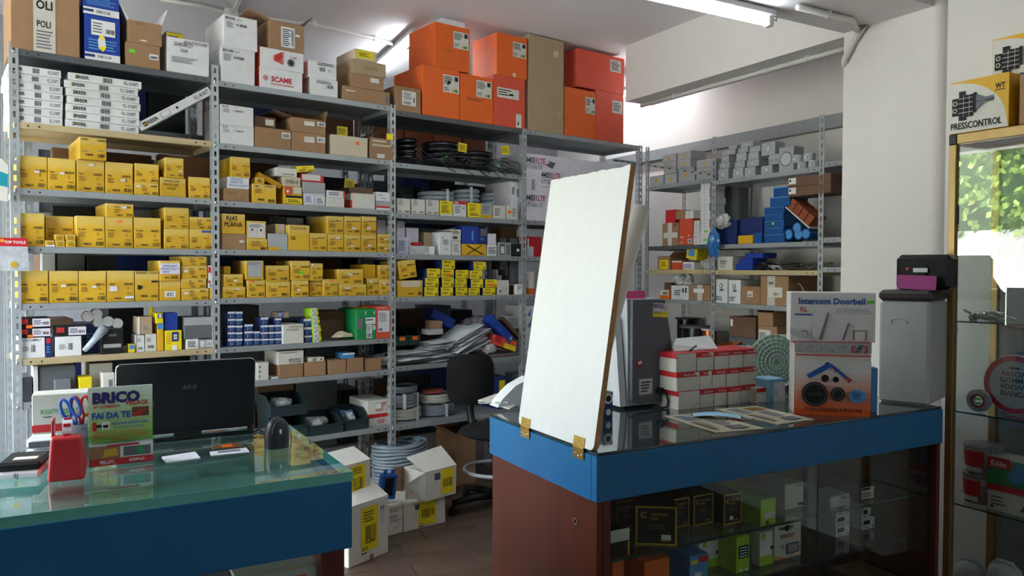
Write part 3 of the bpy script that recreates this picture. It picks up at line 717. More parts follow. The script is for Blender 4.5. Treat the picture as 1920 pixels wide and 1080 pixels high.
for k, (a, b, c, d, nm) in enumerate(((1532, 362, 1762, 457, '08053'), (1527, 281, 1742, 360, '08054'), (1530, 172, 1748, 279, '08055'), (1538, 92, 1745, 170, '08056'))):
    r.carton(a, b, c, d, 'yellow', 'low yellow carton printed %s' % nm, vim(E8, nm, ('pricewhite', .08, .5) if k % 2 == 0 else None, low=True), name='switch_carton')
r.carton(1770, 360, 1816, 450, 'yellow', 'narrow yellow carton beside the post', name='switch_carton', d=.2)
r.carton(1757, 293, 1816, 356, 'white', 'small white and red carton beside the post', [('R', 0, .6, .3, .9, 'red'), ('G', .1, .1, .9, .5, 3, 'ink')], d=.2)
r.carton(1757, 170, 1816, 290, 'white', 'upright white and red carton beside the post', [('R', 0, .5, .36, .9, 'red'), ('B', .45, .1, .95, .9)], d=.2)
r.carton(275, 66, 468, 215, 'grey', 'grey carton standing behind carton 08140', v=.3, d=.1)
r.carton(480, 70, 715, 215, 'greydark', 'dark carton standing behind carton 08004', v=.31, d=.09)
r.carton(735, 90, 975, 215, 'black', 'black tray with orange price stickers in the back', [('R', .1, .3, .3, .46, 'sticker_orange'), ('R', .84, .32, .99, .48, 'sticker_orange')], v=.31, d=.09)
for x0, x1 in ((250, 400), (415, 600), (660, 870)):
    pass
# ---- sixth shelf: mixed small goods
r = Row(A, ZE, ZA1[5], rk('leftmost', 'sixth'), d=.2)
LBL = [('R', .4, .12, .98, .92, 'pricewhite'), ('G', .44, .3, .75, .8, 4, 'ink'), ('B', .74, .3, .94, .6), ('R', .02, .4, .26, .9, 'inkred')]
r.carton(165, 780, 382, 952, 'white', 'white carton with black barcode panel, left one', [('T', 'ULTRA COMPACT', .06, .84, .09, 'ink', .8), ('G', .1, .35, .4, .6, 4), ('B', .44, .3, .6, .66)])
r.carton(165, 697, 430, 778, 'black', 'black carton with white label and orange sticker', LBL + [('R', .24, .05, .42, .32, 'sticker_orange')], d=.16)
r.carton(165, 612, 430, 697, 'black', 'black carton with white label and orange sticker', LBL + [('R', .2, .0, .4, .3, 'sticker_orange')], d=.16)
r.carton(385, 775, 440, 940, 'navy', 'narrow blue and red blister card', [('R', .1, .7, .8, .95, 'inkred'), ('G', .1, .2, .8, .6, 3, 'skyblue')], d=.05)
r.carton(466, 768, 690, 938, 'white', 'white carton with black barcode panel, right one', [('G', .14, .35, .42, .62, 4), ('B', .48, .32, .66, .66)])
r.carton(472, 682, 732, 766, 'black', 'dark carton with red logo and white label', LBL, d=.16)
r.carton(700, 690, 835, 905, 'navy', 'dark blue blister pack', [('G', .1, .2, .8, .8, 5, 'skyblue')], v=.1, d=.1)
for (cx, cy, nm) in ((815, 582, 'top'), (912, 642, 'middle'), (990, 658, 'right'), (835, 650, 'left'), (745, 600, 'upper left')):
    u, z = A.px(*ZE(cx, cy), .12); mb = MB(); mb.cyl(.027, .0, .05, 'card', axis='y', seg=20); mb.cyl(.0265, -.004, 0., 'paperwhite', axis='y', seg=20); o = mb.build('mailing_tube')
    put(o, A, u, .12, z); tag(o, f'round cardboard tube end, {nm} one of the pile, sixth shelf', 'tube', 'tubes on the sixth shelf')
r.carton(700, 670, 1040, 770, 'greydark', 'dark open tray under the round tubes', v=.13, d=.16)
r.carton(852, 705, 1040, 892, 'black', 'black carrying case in a clear blister', [('R', .1, .25, .9, .4, 'grey'), ('R', .35, .7, .7, .8, 'greydark')], d=.09, v=.01)
u, z = A.px(*ZE(780, 800), .0); mb = MB(); p0 = A.px(*ZE(705, 890), .0); p1 = A.px(*ZE(880, 700), .0)
mb.tube([(p0[0] - u, 0, p0[1] - z), ((p0[0] + p1[0]) / 2 - u, 0, (p0[1] + p1[1]) / 2 - z), (p1[0] - u, .02, p1[1] - z)], [.012, .016, .026], film_mat('film_clear', 'C9D6E0', .55), 10)
place('plastic_bag', 'rolled clear plastic bag leaning against the blister packs', 'bag', None, mb, A, u, -.012, z)
r.carton(1082, 832, 1140, 890, 'yellow2', 'tiny yellow and blue packet', [('R', .1, .4, .9, .9, 'skyblue')], d=.05)
r.carton(1147, 758, 1222, 886, 'white', 'slim white carton with barcode, left one', [('G', .1, .6, .7, .8, 2), ('B', .2, .15, .75, .3), ('R', .0, .0, .06, 1, 'brown')], d=.12)
r.carton(1226, 748, 1322, 881, 'offwhite', 'slim cream carton with barcode, right one', [('G', .1, .55, .6, .8, 3), ('B', .2, .2, .75, .36)], d=.12)
r.carton(1160, 602, 1285, 738, 'card_pale', 'beige carton with white left edge', [('R', 0, 0, .14, 1, 'paperwhite'), ('G', .4, .25, .7, .45, 2)], d=.12)
r.carton(1326, 660, 1382, 882, 'mustard', 'tall narrow mustard carton', [('R', 0, .8, 1, 1, 'skyblue')], d=.1)
r.carton(1247, 516, 1300, 748, 'yellow2', 'tall yellow carton with blue corner', [('R', .0, .35, .5, .8, 'skyblue')], v=.13, d=.08)
r.carton(1312, 570, 1378, 700, 'yellow2', 'yellow packet with blue square', [('R', .3, .5, .9, .9, 'blue'), ('R', .45, .55, .75, .85, 'paperwhite')], v=.02, d=.08)
r.carton(1392, 718, 1536, 882, 'yellow2', 'yellow and blue bulb carton with white square', [('R', .4, .45, .8, .92, 'navy'), ('R', .5, .55, .7, .8, 'paperwhite'), ('T', 'LED', .52, .62, .1, 'ink', .16), ('G', .05, .3, .35, .9, 5, 'mustard'), ('R', .4, .0, .7, .25, 'paperwhite')], d=.12)
r.carton(1385, 570, 1500, 716, 'blue', 'blue wrapped packet on the yellow bulb carton', d=.1, v=.03)
r.carton(1572, 790, 1676, 866, 'white', 'small white carton with print lines', [('G', .1, .2, .9, .8, 4, 'ink')], d=.12)
r.carton(1682, 792, 1816, 858, 'grey', 'small grey carton beside the post', [('R', .06, .2, .3, .8, 'pricewhite'), ('R', .4, .2, .95, .8, 'pricewhite'), ('G', .45, .3, .9, .7, 3)], d=.12)
r.carton(1552, 602, 1816, 790, 'greydark', 'grey plastic tub on small cartons', [('R', 0, .62, 1, .97, 'grey')], d=.14)
# ---- seventh shelf, low behind the laptop
r = Row(A, ZM, ZA1[6], rk('leftmost', 'seventh'), d=.2)
r.carton(262, 165, 512, 300, 'greydark', 'grey open carton under the shelf', v=.05)
r.carton(225, 168, 258, 270, 'paperwhite', 'white card panel', v=.04, d=.1)
r.carton(532, 240, 622, 300, 'yellow2', 'yellow plastic part', d=.1)
r.carton(520, 150, 760, 305, 'offwhite', 'white carton with open lid', v=.11, d=.25, flaps=[('K', 60, .06, 'paperwhite')])
r.carton(370, 255, 480, 302, 'inkgrey', 'small grey carton', v=.01, d=.04)
r.carton(690, 212, 775, 302, 'offwhite', 'pale carton beside the laptop lid', [('R', .5, .3, .8, .7, 'inkgrey')], v=.0, d=.08)
r.carton(130, 240, 215, 330, 'greydark', 'dark coil pack beside the post', v=.05)

# ================================================================== second rack
r = Row(A, ZB, ZA2[0], rk('second', 'top'), v=.0, d=.36, ceil=CEIL - .01)
def ecova(): return [('T', 'EC:VA', .06, .86, .075, 'ink', .3, .03), ('T', 'ITALIA', .38, .87, .04, 'inkgrey', .2), ('G', .08, .6, .3, .8, 5), ('B', .46, .68, .68, .76), ('D', .4, .72, .025, 'ink')]
r.carton(132, 352, 378, 600, 'white', 'white cube carton printed EC:VA, lower one', ecova(), d=.34)
r.carton(150, 122, 396, 352, 'white', 'white cube carton printed EC:VA, upper one', ecova(), d=.34)
RED_S = lambda mb, w, h, d: (mb.box(-w / 2 - .0008, -w / 2, .002, d, .002, h - .002, 'redorange'), mb.box(w / 2, w / 2 + .0008, .002, d, .002, h - .002, 'redorange'))
r.carton(412, 505, 722, 652, 'white', 'white carton printed SCAME in red', [('T', 'SCAME', .26, .36, .24, 'inkred', .68, .04), ('T', 'electrical solutions', .25, .18, .11, 'inkred', .68), ('D', .13, .48, .13, 'inkred'), ('D', .13, .48, .09, 'white'), ('D', .13, .48, .06, 'inkred')], d=.3, sidestrip=RED_S)
CH = [('P', [(.28, y), (.48, y + .26), (.56, y + .26), (.38, y + .02), (.56, y - .12), (.50, y - .14)], 'inkred') for y in (.42, .52, .62)]
r.carton(414, 362, 730, 505, 'white', 'white carton with red chevrons and grey smudge', CH + [('D', .7, .42, .2, 'inkgrey'), ('D', .7, .42, .12, 'ink'), ('T', 'SCAME', .68, .66, .08, 'inkred', .2)], d=.3, sidestrip=RED_S)
r.carton(484, 165, 735, 375, 'card', 'open brown carton with tall shipping label', [('R', .32, .12, .72, .84, 'paperwhite'), ('G', .36, .16, .62, .78, 9, 'ink'), ('B', .62, .2, .7, .75), ('R', .74, .56, .86, .64, 'paperwhite')], d=.3, flaps=[('L', 20, .12), ('R', 48, .08, 'card_dark')])
r.carton(780, 572, 978, 702, 'white', 'plain white carton with barcode, lower one', [('B', .58, .48, .82, .66), ('G', .2, .7, .9, .9, 3)], d=.26)
r.carton(766, 448, 968, 572, 'white', 'white carton with black top print, upper one', [('B', .38, .42, .58, .66), ('G', .3, .76, .95, .95, 2, 'ink'), ('D', .74, .52, .08, 'ink'), ('D', .74, .52, .06, 'white')], d=.26)
r.carton(1012, 642, 1356, 755, 'card', 'long low brown carton, bottom of the stack', [('G', .06, .6, .3, .75, 1, 'paperwhite'), ('R', .9, .2, .98, .7, 'inkgrey')], d=.3)
r.carton(1072, 542, 1312, 650, 'card', 'brown carton with white label mid stack', [('R', .58, .5, .84, .82, 'offwhite')], d=.3)
r.carton(1082, 442, 1326, 540, 'card_pale', 'pale brown carton handwritten UNION', [('T', 'UNION', .34, .35, .28, 'inkbrown', .4, 0, .2)], d=.3)
r.carton(1098, 362, 1262, 444, 'beige', 'film wrapped carton with yellow label', [('R', .08, .15, .86, .9, 'yellow2'), ('G', .2, .3, .7, .7, 3, 'ink')], d=.26)
r = Row(A, ZB, ZA2[1], rk('second', 'second'), v=.0, d=.3)
r.carton(127, 912, 372, 1040, 'white', 'white carton printed EC:VA, lower one', ecova())
r.carton(127, 765, 370, 912, 'white', 'white carton printed EC:VA, upper one', ecova())
r.carton(376, 928, 640, 1062, 'card', 'brown carton with white barcode label', [('R', .74, .55, .98, .85, 'paperwhite'), ('B', .77, .6, .95, .78)])
r.carton(374, 845, 530, 926, 'card_dark', 'crumpled brown carton with label', [('R', .5, .3, .9, .8, 'offwhite')], v=.04)
TP = [('R', .36, .5, .66, .8, 'tape_clear'), ('R', .74, .55, .98, .85, 'paperwhite'), ('B', .77, .6, .95, .78)]
r.carton(642, 962, 890, 1078, 'card', 'brown carton with crumpled tape, lower one', TP)
r.carton(642, 858, 892, 962, 'card', 'open brown carton with crumpled tape, upper one', TP, flaps=[('R', 75, .06), ('L', 15, .1, 'card_dark')])
r.carton(925, 985, 1195, 1100, 'beige', 'grey-beige carton with orange sticker', [('R', .66, .6, .76, .75, 'sticker_orange')], flaps=[('R', 30, .1, 'card_dark')])
r.carton(1208, 1000, 1380, 1120, 'card', 'brown carton with torn white print', [('G', .1, .55, .95, .95, 2, 'beige'), ('R', .3, .05, .62, .25, 'offwhite'), ('R', .7, .98, .98, 1.25, 'yellow2')])

r = Row(A, ZD, ZA2[2], rk('second', 'third'), v=.01, d=.24)
r.carton(142, 460, 380, 573, 'card', 'brown carton handwritten along its front', [('T', 'Scatole', .1, .6, .2, 'inkbrown', .5, 0, .2), ('T', 'To 750', .4, .15, .2, 'inkbrown', .5, 0, .2)])
r.carton(182, 354, 380, 458, 'white', 'pasted white note carton reading VIMAR RESET', [('T', 'VIMAR ADS', .1, .72, .18, 'inkblue', .6, 0, .15), ('T', 'RESET EX', .12, .46, .18, 'inkblue', .6, 0, .15), ('T', 'PRODOTTI PASSANTI', .05, .18, .16, 'inkblue', .9, 0, .15)], sidestrip=None)
r.carton(208, 170, 390, 350, 'yellow', 'yellow carton printed 16761.01 on the note carton', vim('Idea', '16761.01'), name='switch_carton')
r.carton(407, 420, 630, 584, 'yellow', 'yellow carton with barcode beside the brown one', [('T', 'Idea', .1, .84, .09, 'ink', .2, .02), ('T', '16100.01', .5, .84, .1, 'ink', .45), ('T', 'VIMAR', .2, .12, .12, 'ink', .3, .02), ('B', .66, .06, .92, .22), ('G', .1, .5, .4, .76, 4, 'inkbrown')], name='switch_carton')
r.carton(437, 358, 522, 416, 'yellow', 'tiny yellow carton on the barcode carton', [('G', .2, .2, .8, .8, 3, 'ink')], d=.08, name='switch_carton')
u, z = A.px(*ZD(560, 385), .02); mb = MB()
for k in range(5): mb.box(-.075, .075, 0, .06, .006 * k, .006 * k + .004, 'mustard', b=.001)
o = place('switch_plate_pack', 'loose bundle of yellow card strips lying askew', 'cards', None, mb, A, u, .02, z - .012); o.rotation_euler[1] = R(24)
r.carton(697, 440, 868, 598, 'mustard', 'red and yellow carton with pictures', [('R', .02, .55, .45, .98, 'redorange'), ('D', .2, .72, .08, 'paperwhite'), ('R', .5, .62, .95, .96, 'offwhite'), ('R', .1, .08, .98, .36, 'yellow2'), ('G', .2, .12, .9, .3, 2, 'ink'), ('R', .1, .38, .98, .5, 'ink')])
r.carton(692, 352, 854, 438, 'beige', 'beige carton handwritten 7702-S', [('T', '7702-S', .14, .3, .34, 'ink', .7, .01, .15)])
r.carton(628, 268, 818, 352, 'offwhite', 'cream moulded plastic cover on the stack', [('R', .3, .2, .9, .3, 'inkgrey')], d=.2)
r.carton(877, 502, 1080, 610, 'silver', 'silver carton with white and blue labels', [('R', .06, .15, .46, .85, 'pricewhite'), ('G', .1, .25, .42, .75, 4, 'inkblue'), ('R', .56, .2, .96, .75, 'white'), ('G', .6, .25, .9, .65, 4, 'ink')])
r.carton(866, 400, 1080, 500, 'grey', 'grey carton in the middle of a stack')
r.carton(860, 330, 1068, 400, 'red', 'red carton with white label on top', [('R', .02, .2, .84, .95, 'offwhite')])
o = r.carton(820, 268, 985, 330, 'yellow2', 'tilted carton with bright yellow label', [('T', 'Legrand', .3, .6, .2, 'ink', .5), ('B', .6, .1, .95, .3), ('G', .1, .1, .5, .5, 2, 'ink')], d=.2)
o.rotation_euler[1] = R(-8); o.location.z += .012
r.carton(1085, 545, 1255, 610, 'offwhite', 'white and red carton, bottom of pair')
o = r.carton(1092, 478, 1262, 545, 'white', 'white and red carton tilted on another', [('R', .9, 0, 1, 1, 'red'), ('G', .1, .3, .7, .8, 2)])
r.carton(1328, 505, 1540, 645, 'offwhite', 'plain off-white carton with red side edge', sidestrip=lambda mb, w, h, d: mb.box(-w / 2 - .0008, -w / 2, 0, d, 0, h, 'redorange'))
r.carton(1547, 575, 1686, 650, 'grey', 'grey carton with red stripe', [('R', 0, .2, 1, .42, 'red'), ('R', 0, 0, 1, .2, 'white')])
r.carton(1547, 492, 1690, 574, 'white', 'white carton with blue scribble', [('T', 'Relais', .1, .55, .2, 'inkblue', .7, 0, .2), ('T', 'Pozzi', .3, .2, .2, 'inkblue', .6, 0, .2)])
r.carton(1300, 450, 1530, 503, 'card_dark', 'dark brown board lying on the off-white carton', v=.05)

r = Row(A, ZD, ZA2[3], rk('second', 'fourth'), v=.01, d=.26)
def vs(code, st=None): return [('T', 'PLANA', .12, .66, .075, 'ink', .3), ('T', code, .45, .7, .08, 'ink', .48), ('G', .12, .35, .5, .6, 5, 'inkbrown'), ('T', 'VIMAR', .2, .14, .07, 'ink', .3), ('B', .6, .12, .92, .26)] + ([('R', st[1], st[2], st[1] + .24, st[2] + .1, st[0])] if st else [])
r.carton(128, 876, 351, 1012, 'card', 'plain brown carton with small white label', [('R', .72, .45, .92, .6, 'offwhite')])
r.carton(128, 690, 341, 875, 'yellow', 'yellow carton hand lettered RJ45 PLANA', [('T', 'RJ45', .18, .66, .22, 'ink', .74, .01), ('T', 'PLANA', .1, .36, .22, 'ink', .78, .01)], name='switch_carton')
r.carton(356, 920, 548, 1024, 'yellow', 'low yellow carton with fine print', [('G', .2, .3, .8, .8, 4, 'inkbrown'), ('B', .66, .06, .95, .26)], name='switch_carton')
r.carton(357, 758, 535, 918, 'yellow', 'yellow carton with white two-panel label', [('R', .04, .04, .94, .88, 'offwhite'), ('R', .49, .1, .5, .8, 'inkgrey'), ('D', .27, .5, .06, 'ink'), ('D', .72, .48, .06, 'ink'), ('G', .1, .62, .9, .82, 3)], name='switch_carton')
r.carton(552, 874, 734, 1026, 'grey', 'grey carton with yellow lower corner', [('P', [(0, 0), (.6, 0), (.58, .2), (.0, .2)], 'mustard')])
r.carton(740, 795, 935, 1034, 'yellow', 'tall yellow carton handwritten across front', [('T', 'PLACCHE', .12, .82, .1, 'inkbrown', .76), ('T', '11871', .1, .5, .06, 'ink', .36, .02), ('T', '14642', .1, .42, .06, 'ink', .36, .02)], name='switch_carton')
r.carton(620, 785, 735, 870, 'beige', 'beige carton with bright left edge', [('R', 0, 0, .12, 1, 'yellow2')], v=.06, d=.18)
for a, b, c, d, n, st in ((938, 870, 1099, 1035, '14005.01', None), (1103, 877, 1250, 1039, '14008.02', ('pricewhite', .5, .72)), (1255, 884, 1407, 1044, '14022.01', ('pricewhite', .34, .3)), (1410, 886, 1552, 1047, '14023.01', ('pricewhite', .4, .32)),
                       (1098, 712, 1250, 872, '14653.01', None), (1254, 715, 1409, 882, '14657.04', ('pricewhite', .44, .3)), (1413, 716, 1552, 886, '14659.04', ('pricewhite', .34, .32))):
    r.carton(a, b, c, d, 'yellow', 'square yellow carton printed ' + n, vs(n, st), name='switch_carton')
r.carton(1560, 965, 1700, 1052, 'yellow', 'low yellow carton by the post, lower one', vs('14641.02', ('pricewhite', .4, .4)), name='switch_carton')
r.carton(1560, 878, 1700, 965, 'yellow', 'low yellow carton by the post, upper one', vs('14641.01', ('pricewhite', .4, .4)), name='switch_carton')
r.carton(1556, 748, 1640, 876, 'pricewhite', 'pale lilac carton behind the small yellow ones', v=.14, d=.15)
r.carton(1645, 800, 1700, 876, 'pricewhite', 'smaller pale carton next to the post', v=.14, d=.15)
r.carton(960, 715, 1090, 868, 'pricewhite', 'pale lilac carton behind the stacked yellow ones', v=.27, d=.1)
r.carton(720, 728, 880, 792, 'grey', 'grey device box in the back', [('R', .35, .45, .65, .6, 'ink')], v=.28, d=.1)
r.carton(610, 715, 710, 785, 'greydark', 'dark grey box in the back', v=.28, d=.1)

r = Row(A, ZF, ZA2[4], rk('second', 'fifth'), v=.01, d=.24)
def v20(code, st=None): return [('T', '20', .12, .66, .08, 'ink', .2), ('T', code, .5, .64, .1, 'ink', .46), ('G', .12, .36, .5, .58, 4, 'inkbrown'), ('T', 'VIMAR', .2, .12, .085, 'ink', .3, .015), ('B', .62, .1, .92, .28)] + ([('R', st[1], st[2], st[1] + .2, st[2] + .12, st[0])] if st else [])
for a, b, c, d, n, st, v in ((107, 300, 272, 380, '20008', ('pricewhite', .55, .72), .01), (113, 208, 255, 296, '20005', ('pricewhite', .5, .42), .01), (283, 248, 415, 381, '20015.A', ('sticker_orange', .14, .84), .01), (421, 264, 596, 375, '20022.BN', None, .01),
                        (603, 252, 729, 373, '20025.Z', ('pricewhite', .3, .34), .01), (733, 256, 822, 368, '20031.BN', None, .03), (825, 245, 941, 363, '20017.A', ('sticker_orange', .45, .86), .01), (946, 282, 1147, 366, '20009.A', ('pricewhite', .2, .62), .01),
                        (1150, 236, 1238, 358, '20004.BT', ('pricewhite', .2, .74), .02), (1240, 248, 1334, 356, '20001', ('pricewhite', .24, .7), .02),
                        (272, 110, 402, 244, 'note', None, .0), (410, 146, 588, 262, '20016', None, .01), (598, 112, 740, 246, '20026.A', ('sticker_green', .42, .34), .01), (742, 130, 844, 252, '20014.Z', ('pricewhite', .06, .84), .01), (909, 172, 1125, 280, '20042.BN', ('pricewhite', .36, .58), .01), (1217, 142, 1334, 244, '20041', None, .02)):
    if n == 'note': r.carton(a, b, c, d, 'yellow', 'yellow carton with large grey pasted note', [('R', .12, .14, .9, .96, 'grey'), ('T', 'VIMAR 20 PLACCA', .18, .84, .05, 'inkgrey', .66), ('T', 'IN CORIAN', .2, .76, .05, 'inkgrey', .5)], v=v, name='switch_carton')
    else: r.carton(a, b, c, d, 'yellow', 'yellow carton printed ' + n, v20(n, st), v=v, name='switch_carton')
r.carton(113, 150, 165, 204, 'mustard', 'tiny golden carton next to the post', v=.06, d=.1, name='switch_carton')
r.carton(1125, 138, 1213, 236, 'mustard', 'open golden yellow carton, front face blank', v=.05, d=.2, name='switch_carton')

r = Row(A, ZF, ZA2[5], rk('second', 'sixth'), v=.02, d=.1)
BULB = [('R', 0, .74, 1, 1, 'pricewhite'), ('R', .3, .1, .34, .6, 'pricewhite'), ('G', .4, .2, .9, .55, 2, 'skyblue'), ('R', .04, .64, .96, .7, 'skyblue')]
cols = [((142, 196), [(676, 720), (629, 674), (581, 626), (532, 578), (480, 528)]), ((198, 250), [(676, 720), (629, 674), (581, 626), (532, 578), (480, 528)]), ((262, 326), [(676, 718), (622, 672), (572, 618)]), ((329, 376), [(676, 718), (622, 672)]),
        ((380, 436), [(676, 716), (628, 672), (578, 624), (522, 575)]), ((438, 480), [(675, 714), (626, 672), (577, 622)]), ((482, 531), [(673, 712), (624, 670), (575, 620), (528, 572)])]
for (x0, x1), ys in cols:
    for y0, y1 in ys: r.carton(x0, y0, x1, y1, 'navy', 'small navy bulb carton', BULB, group='small bulb cartons', name='bulb_carton')
r.carton(535, 572, 693, 708, 'offwhite', 'white carton handwritten LUCE LED 15W', [('T', 'LUNGHE LED', .26, .84, .09, 'ink', .7, 0, .2), ('T', '15W 6500K', .14, .68, .1, 'ink', .76, 0, .2)], d=.2, v=.0)
r.carton(497, 482, 585, 568, 'card_pale', 'peach carton with blue front panel', [('R', .04, .1, .5, .98, 'blue'), ('G', .1, .2, .45, .9, 3, 'paperwhite')], v=.05, d=.1)
for k, (a, b, c, d) in enumerate(((696, 652, 752, 697), (693, 592, 748, 640), (690, 532, 744, 585))):
    r.carton(a, b, c, d, 'navy', 'navy bulb carton right of the handwritten carton', BULB, v=.02, group='small bulb cartons', name='bulb_carton')
LED = [('R', 0, 0, .68, 1, 'white'), ('D', .3, .72, .15, 'brown'), ('D', .3, .72, .1, 'white'), ('D', .54, .46, .07, 'ink'), ('G', .1, .1, .55, .35, 2), ('R', .68, .3, 1, .6, 'yellow2')]
for k, (a, b, c, d) in enumerate(((756, 638, 820, 695), (750, 578, 816, 636), (745, 516, 806, 576), (745, 454, 797, 514))):
    r.carton(a, b, c, d, 'lime', 'white and lime led carton', LED, v=.0, d=.12, group='led cartons', name='led_carton')
r.carton(800, 474, 990, 660, 'card_dark', 'wide brown carton lying open towards the front', v=.16, d=.2)
r.carton(1005, 462, 1214, 672, 'green', 'large green carton with white labels', [('R', .46, .5, .98, .72, 'white'), ('G', .5, .6, .9, .68, 1, 'ink'), ('R', .5, .04, .8, .48, 'white'), ('G', .53, .24, .76, .44, 4), ('B', .56, .07, .76, .2), ('R', .84, .3, .98, .46, 'offwhite'), ('T', 'V', .86, .8, .13, 'white', .1, .03), ('T', 'V', .4, .8, .13, 'white', .1, .03), ('R', .0, .35, .3, .7, 'inkgrey')], d=.26, v=.0)
r.carton(1218, 438, 1322, 660, 'redorange', 'tall red carton with white front panel', [('R', .1, .2, .9, .86, 'pricewhite'), ('G', .16, .5, .8, .8, 8), ('B', .16, .24, .4, .32), ('T', 'RIVESTIMENTO', .1, .92, .03, 'white', .7)], d=.2, v=.0)
mb = MB(); mb.blob(.07, .04, .03, 'beige', (0, 0, .02), 3, .35, 5, 2., flat=-.0); u, z = A.px(*ZF(975, 660), .04); place('paper_bag', 'small crumpled beige bag lying before the green carton', 'bag', None, mb, A, u, .05, ZA2[5])
mb = MB(); mb.slab([(-.06, 0, 0), (.06, 0, .0), (.055, .1, 0), (-.05, .09, 0)], (0, 0, 1), .006, 'yellow2'); u, z = A.px(*ZF(1130, 430), .1); place('yellow_card', 'yellow card strip lying above the green carton', 'card', None, mb, A, u, .1, r.items[-2][5])

r = Row(A, ZF, ZA2[6], rk('second', 'seventh'), v=.02, d=.22)
r.carton(512, 860, 690, 978, 'card', 'plain brown cube carton, below a white one')
r.carton(505, 762, 692, 858, 'offwhite', 'white carton with printed address block', [('G', .1, .8, .9, .92, 1), ('T', 'MACCHINA', .42, .26, .12, 'ink', .5), ('T', 'CAVO 100M', .42, .1, .12, 'ink', .5), ('R', .4, .4, .95, .42, 'inkgrey')])
r.carton(698, 842, 852, 966, 'card', 'brown cube carton with bulbs lying on top')
r.carton(728, 810, 780, 840, 'offwhite', 'small white carton lying on brown cube, left', [('R', .5, .2, .9, .8, 'card_pale')], d=.08)
r.carton(784, 808, 840, 840, 'offwhite', 'small white carton lying on brown cube, right', [('D', .6, .5, .2, 'ink')], d=.08)
r.carton(866, 828, 1000, 950, 'card', 'plain brown cube carton left of a blue packet')
r.carton(1004, 815, 1126, 938, 'card', 'plain brown cube carton under a blue packet')
r.carton(975, 778, 1060, 814, 'skyblue', 'flat blue and white packet on brown cubes', [('R', .0, .7, 1, 1, 'paperwhite')], d=.12)
r.carton(1132, 818, 1252, 882, 'card', 'small brown carton beside the clear coil', v=.03)
r.carton(358, 848, 438, 990, 'offwhite', 'white carton standing beside the laptop', [('G', .1, .1, .3, .9, 3)], d=.14)
r.carton(458, 950, 532, 984, 'grey', 'small grey and white carton on the shelf', [('R', .1, .3, .45, .8, 'paperwhite'), ('R', .55, .3, .9, .8, 'paperwhite')], d=.08)

# ---- stacking bins and coils
M_BIN = mat('bin_plastic', '24343A', rough=.5, var=.05)
M_BING = mat('bin_green', '1E3B30', rough=.5, var=.05)
def bin_(w, d, h, m):
    mb = MB(); t = .004
    mb.box(-w / 2, w / 2, 0, d, 0, t, m); mb.box(-w / 2, w / 2, d - t, d, t, h, m)
    mb.box(-w / 2, w / 2, 0, t, t, h * .55, m); mb.box(-w / 2 - .004, w / 2 + .004, -.006, .004, h * .5, h * .56, m)
    for s in (-1, 1):
        x = s * (w / 2 - t / 2)
        mb.slab([(x - t / 2, 0, t), (x - t / 2, d, t), (x - t / 2, d, h), (x - t / 2, d * .35, h), (x - t / 2, 0, h * .55)], (1, 0, 0), t, m)
    return mb
def bin_px(Z, x0, y0, x1, y1, z0, v, d, m, label, fill=None):
    a = Z(x0, y0); b = Z(x1, y1); ym = (a[1] + b[1]) / 2
    u0 = A.px(a[0], ym, v)[0]; u1 = A.px(b[0], ym, v)[0]; zt = A.px((a[0] + b[0]) / 2, a[1], v + .04)[1]
    if z0 is None: z0 = A.px((a[0] + b[0]) / 2, b[1], v)[1]
    h = max(zt - z0, .06); e = empty('storage_bin', (0, 0, 0)); put(e, A, (u0 + u1) / 2, v, z0); tag(e, label, 'bin', 'stackable parts bins')
    bin_(u1 - u0, d, h, m).build('tray', e)
    if fill:
        fb = MB(); w = u1 - u0
        for k in range(5): fb.blob(w * .2, d * .18, h * .26, fill[k % len(fill)], (random.uniform(-w * .2, w * .2), d * random.uniform(.3, .7), h * .55), 2, .4, 5, k * 3.1, flat=-h * .5)
        fb.build('contents', e)['kind'] = 'stuff'
    return (u0, u1, z0 + h)
W1 = film_mat('film_white', 'D9DBDC', .75); W2 = film_mat('film_blue', '6FA3CF', .7)
z8 = ZA2[7]
t = bin_px(ZL, 75, 370, 230, 455, z8, .02, .24, M_BIN, 'dark blue-grey parts bin, lower left, below another bin')
bin_px(ZL, 65, 285, 228, 372, t[2] + .002, .02, .24, M_BIN, 'dark parts bin stacked upon another, left of the bags', [W1, 'greydark'])
bin_px(ZL, 236, 372, 385, 475, z8, .01, .24, M_BIN, 'dark parts bin heaped with clear bagged fittings', [W1, W1, 'offwhite'])
bin_px(ZL, 390, 345, 494, 452, z8, .02, .24, M_BIN, 'dark parts bin with blue and white bagged parts', [W2, W1])
r = Row(A, ZL, z8, rk('second', 'eighth'), v=.06, d=.26)
r.carton(497, 376, 588, 437, 'offwhite', 'white carton with red stripe, lower one', [('R', 0, .88, 1, 1, 'red'), ('G', .4, .2, .8, .7, 4, 'inkred')])
r.carton(490, 305, 590, 376, 'offwhite', 'white carton with red stripe, upper one', [('R', 0, .0, 1, .16, 'red'), ('G', .35, .3, .85, .85, 6, 'inkred'), ('R', .35, .5, .6, .8, 'paperwhite'), ('P', [(.88, .4), (.98, .8), (.98, .5)], 'inkred')])
M_CABLE_G = mat('cable_grey', '8E969E', rough=.4, var=.05); M_CABLE_B = mat('cable_bluegrey', '79838D', rough=.4, var=.05); M_CABLE_K = mat('cable_black', '16171A', rough=.25, var=.1)
M_CABLE_W = mat('cable_white', 'C9C7C0', rough=.4, var=.05); M_CORR = mat('conduit_corrugated', 'A9B3BE', rough=.3, var=.06); M_COPPER = mat('copper', 'B66A3C', rough=.35, metal=.9, var=.05)
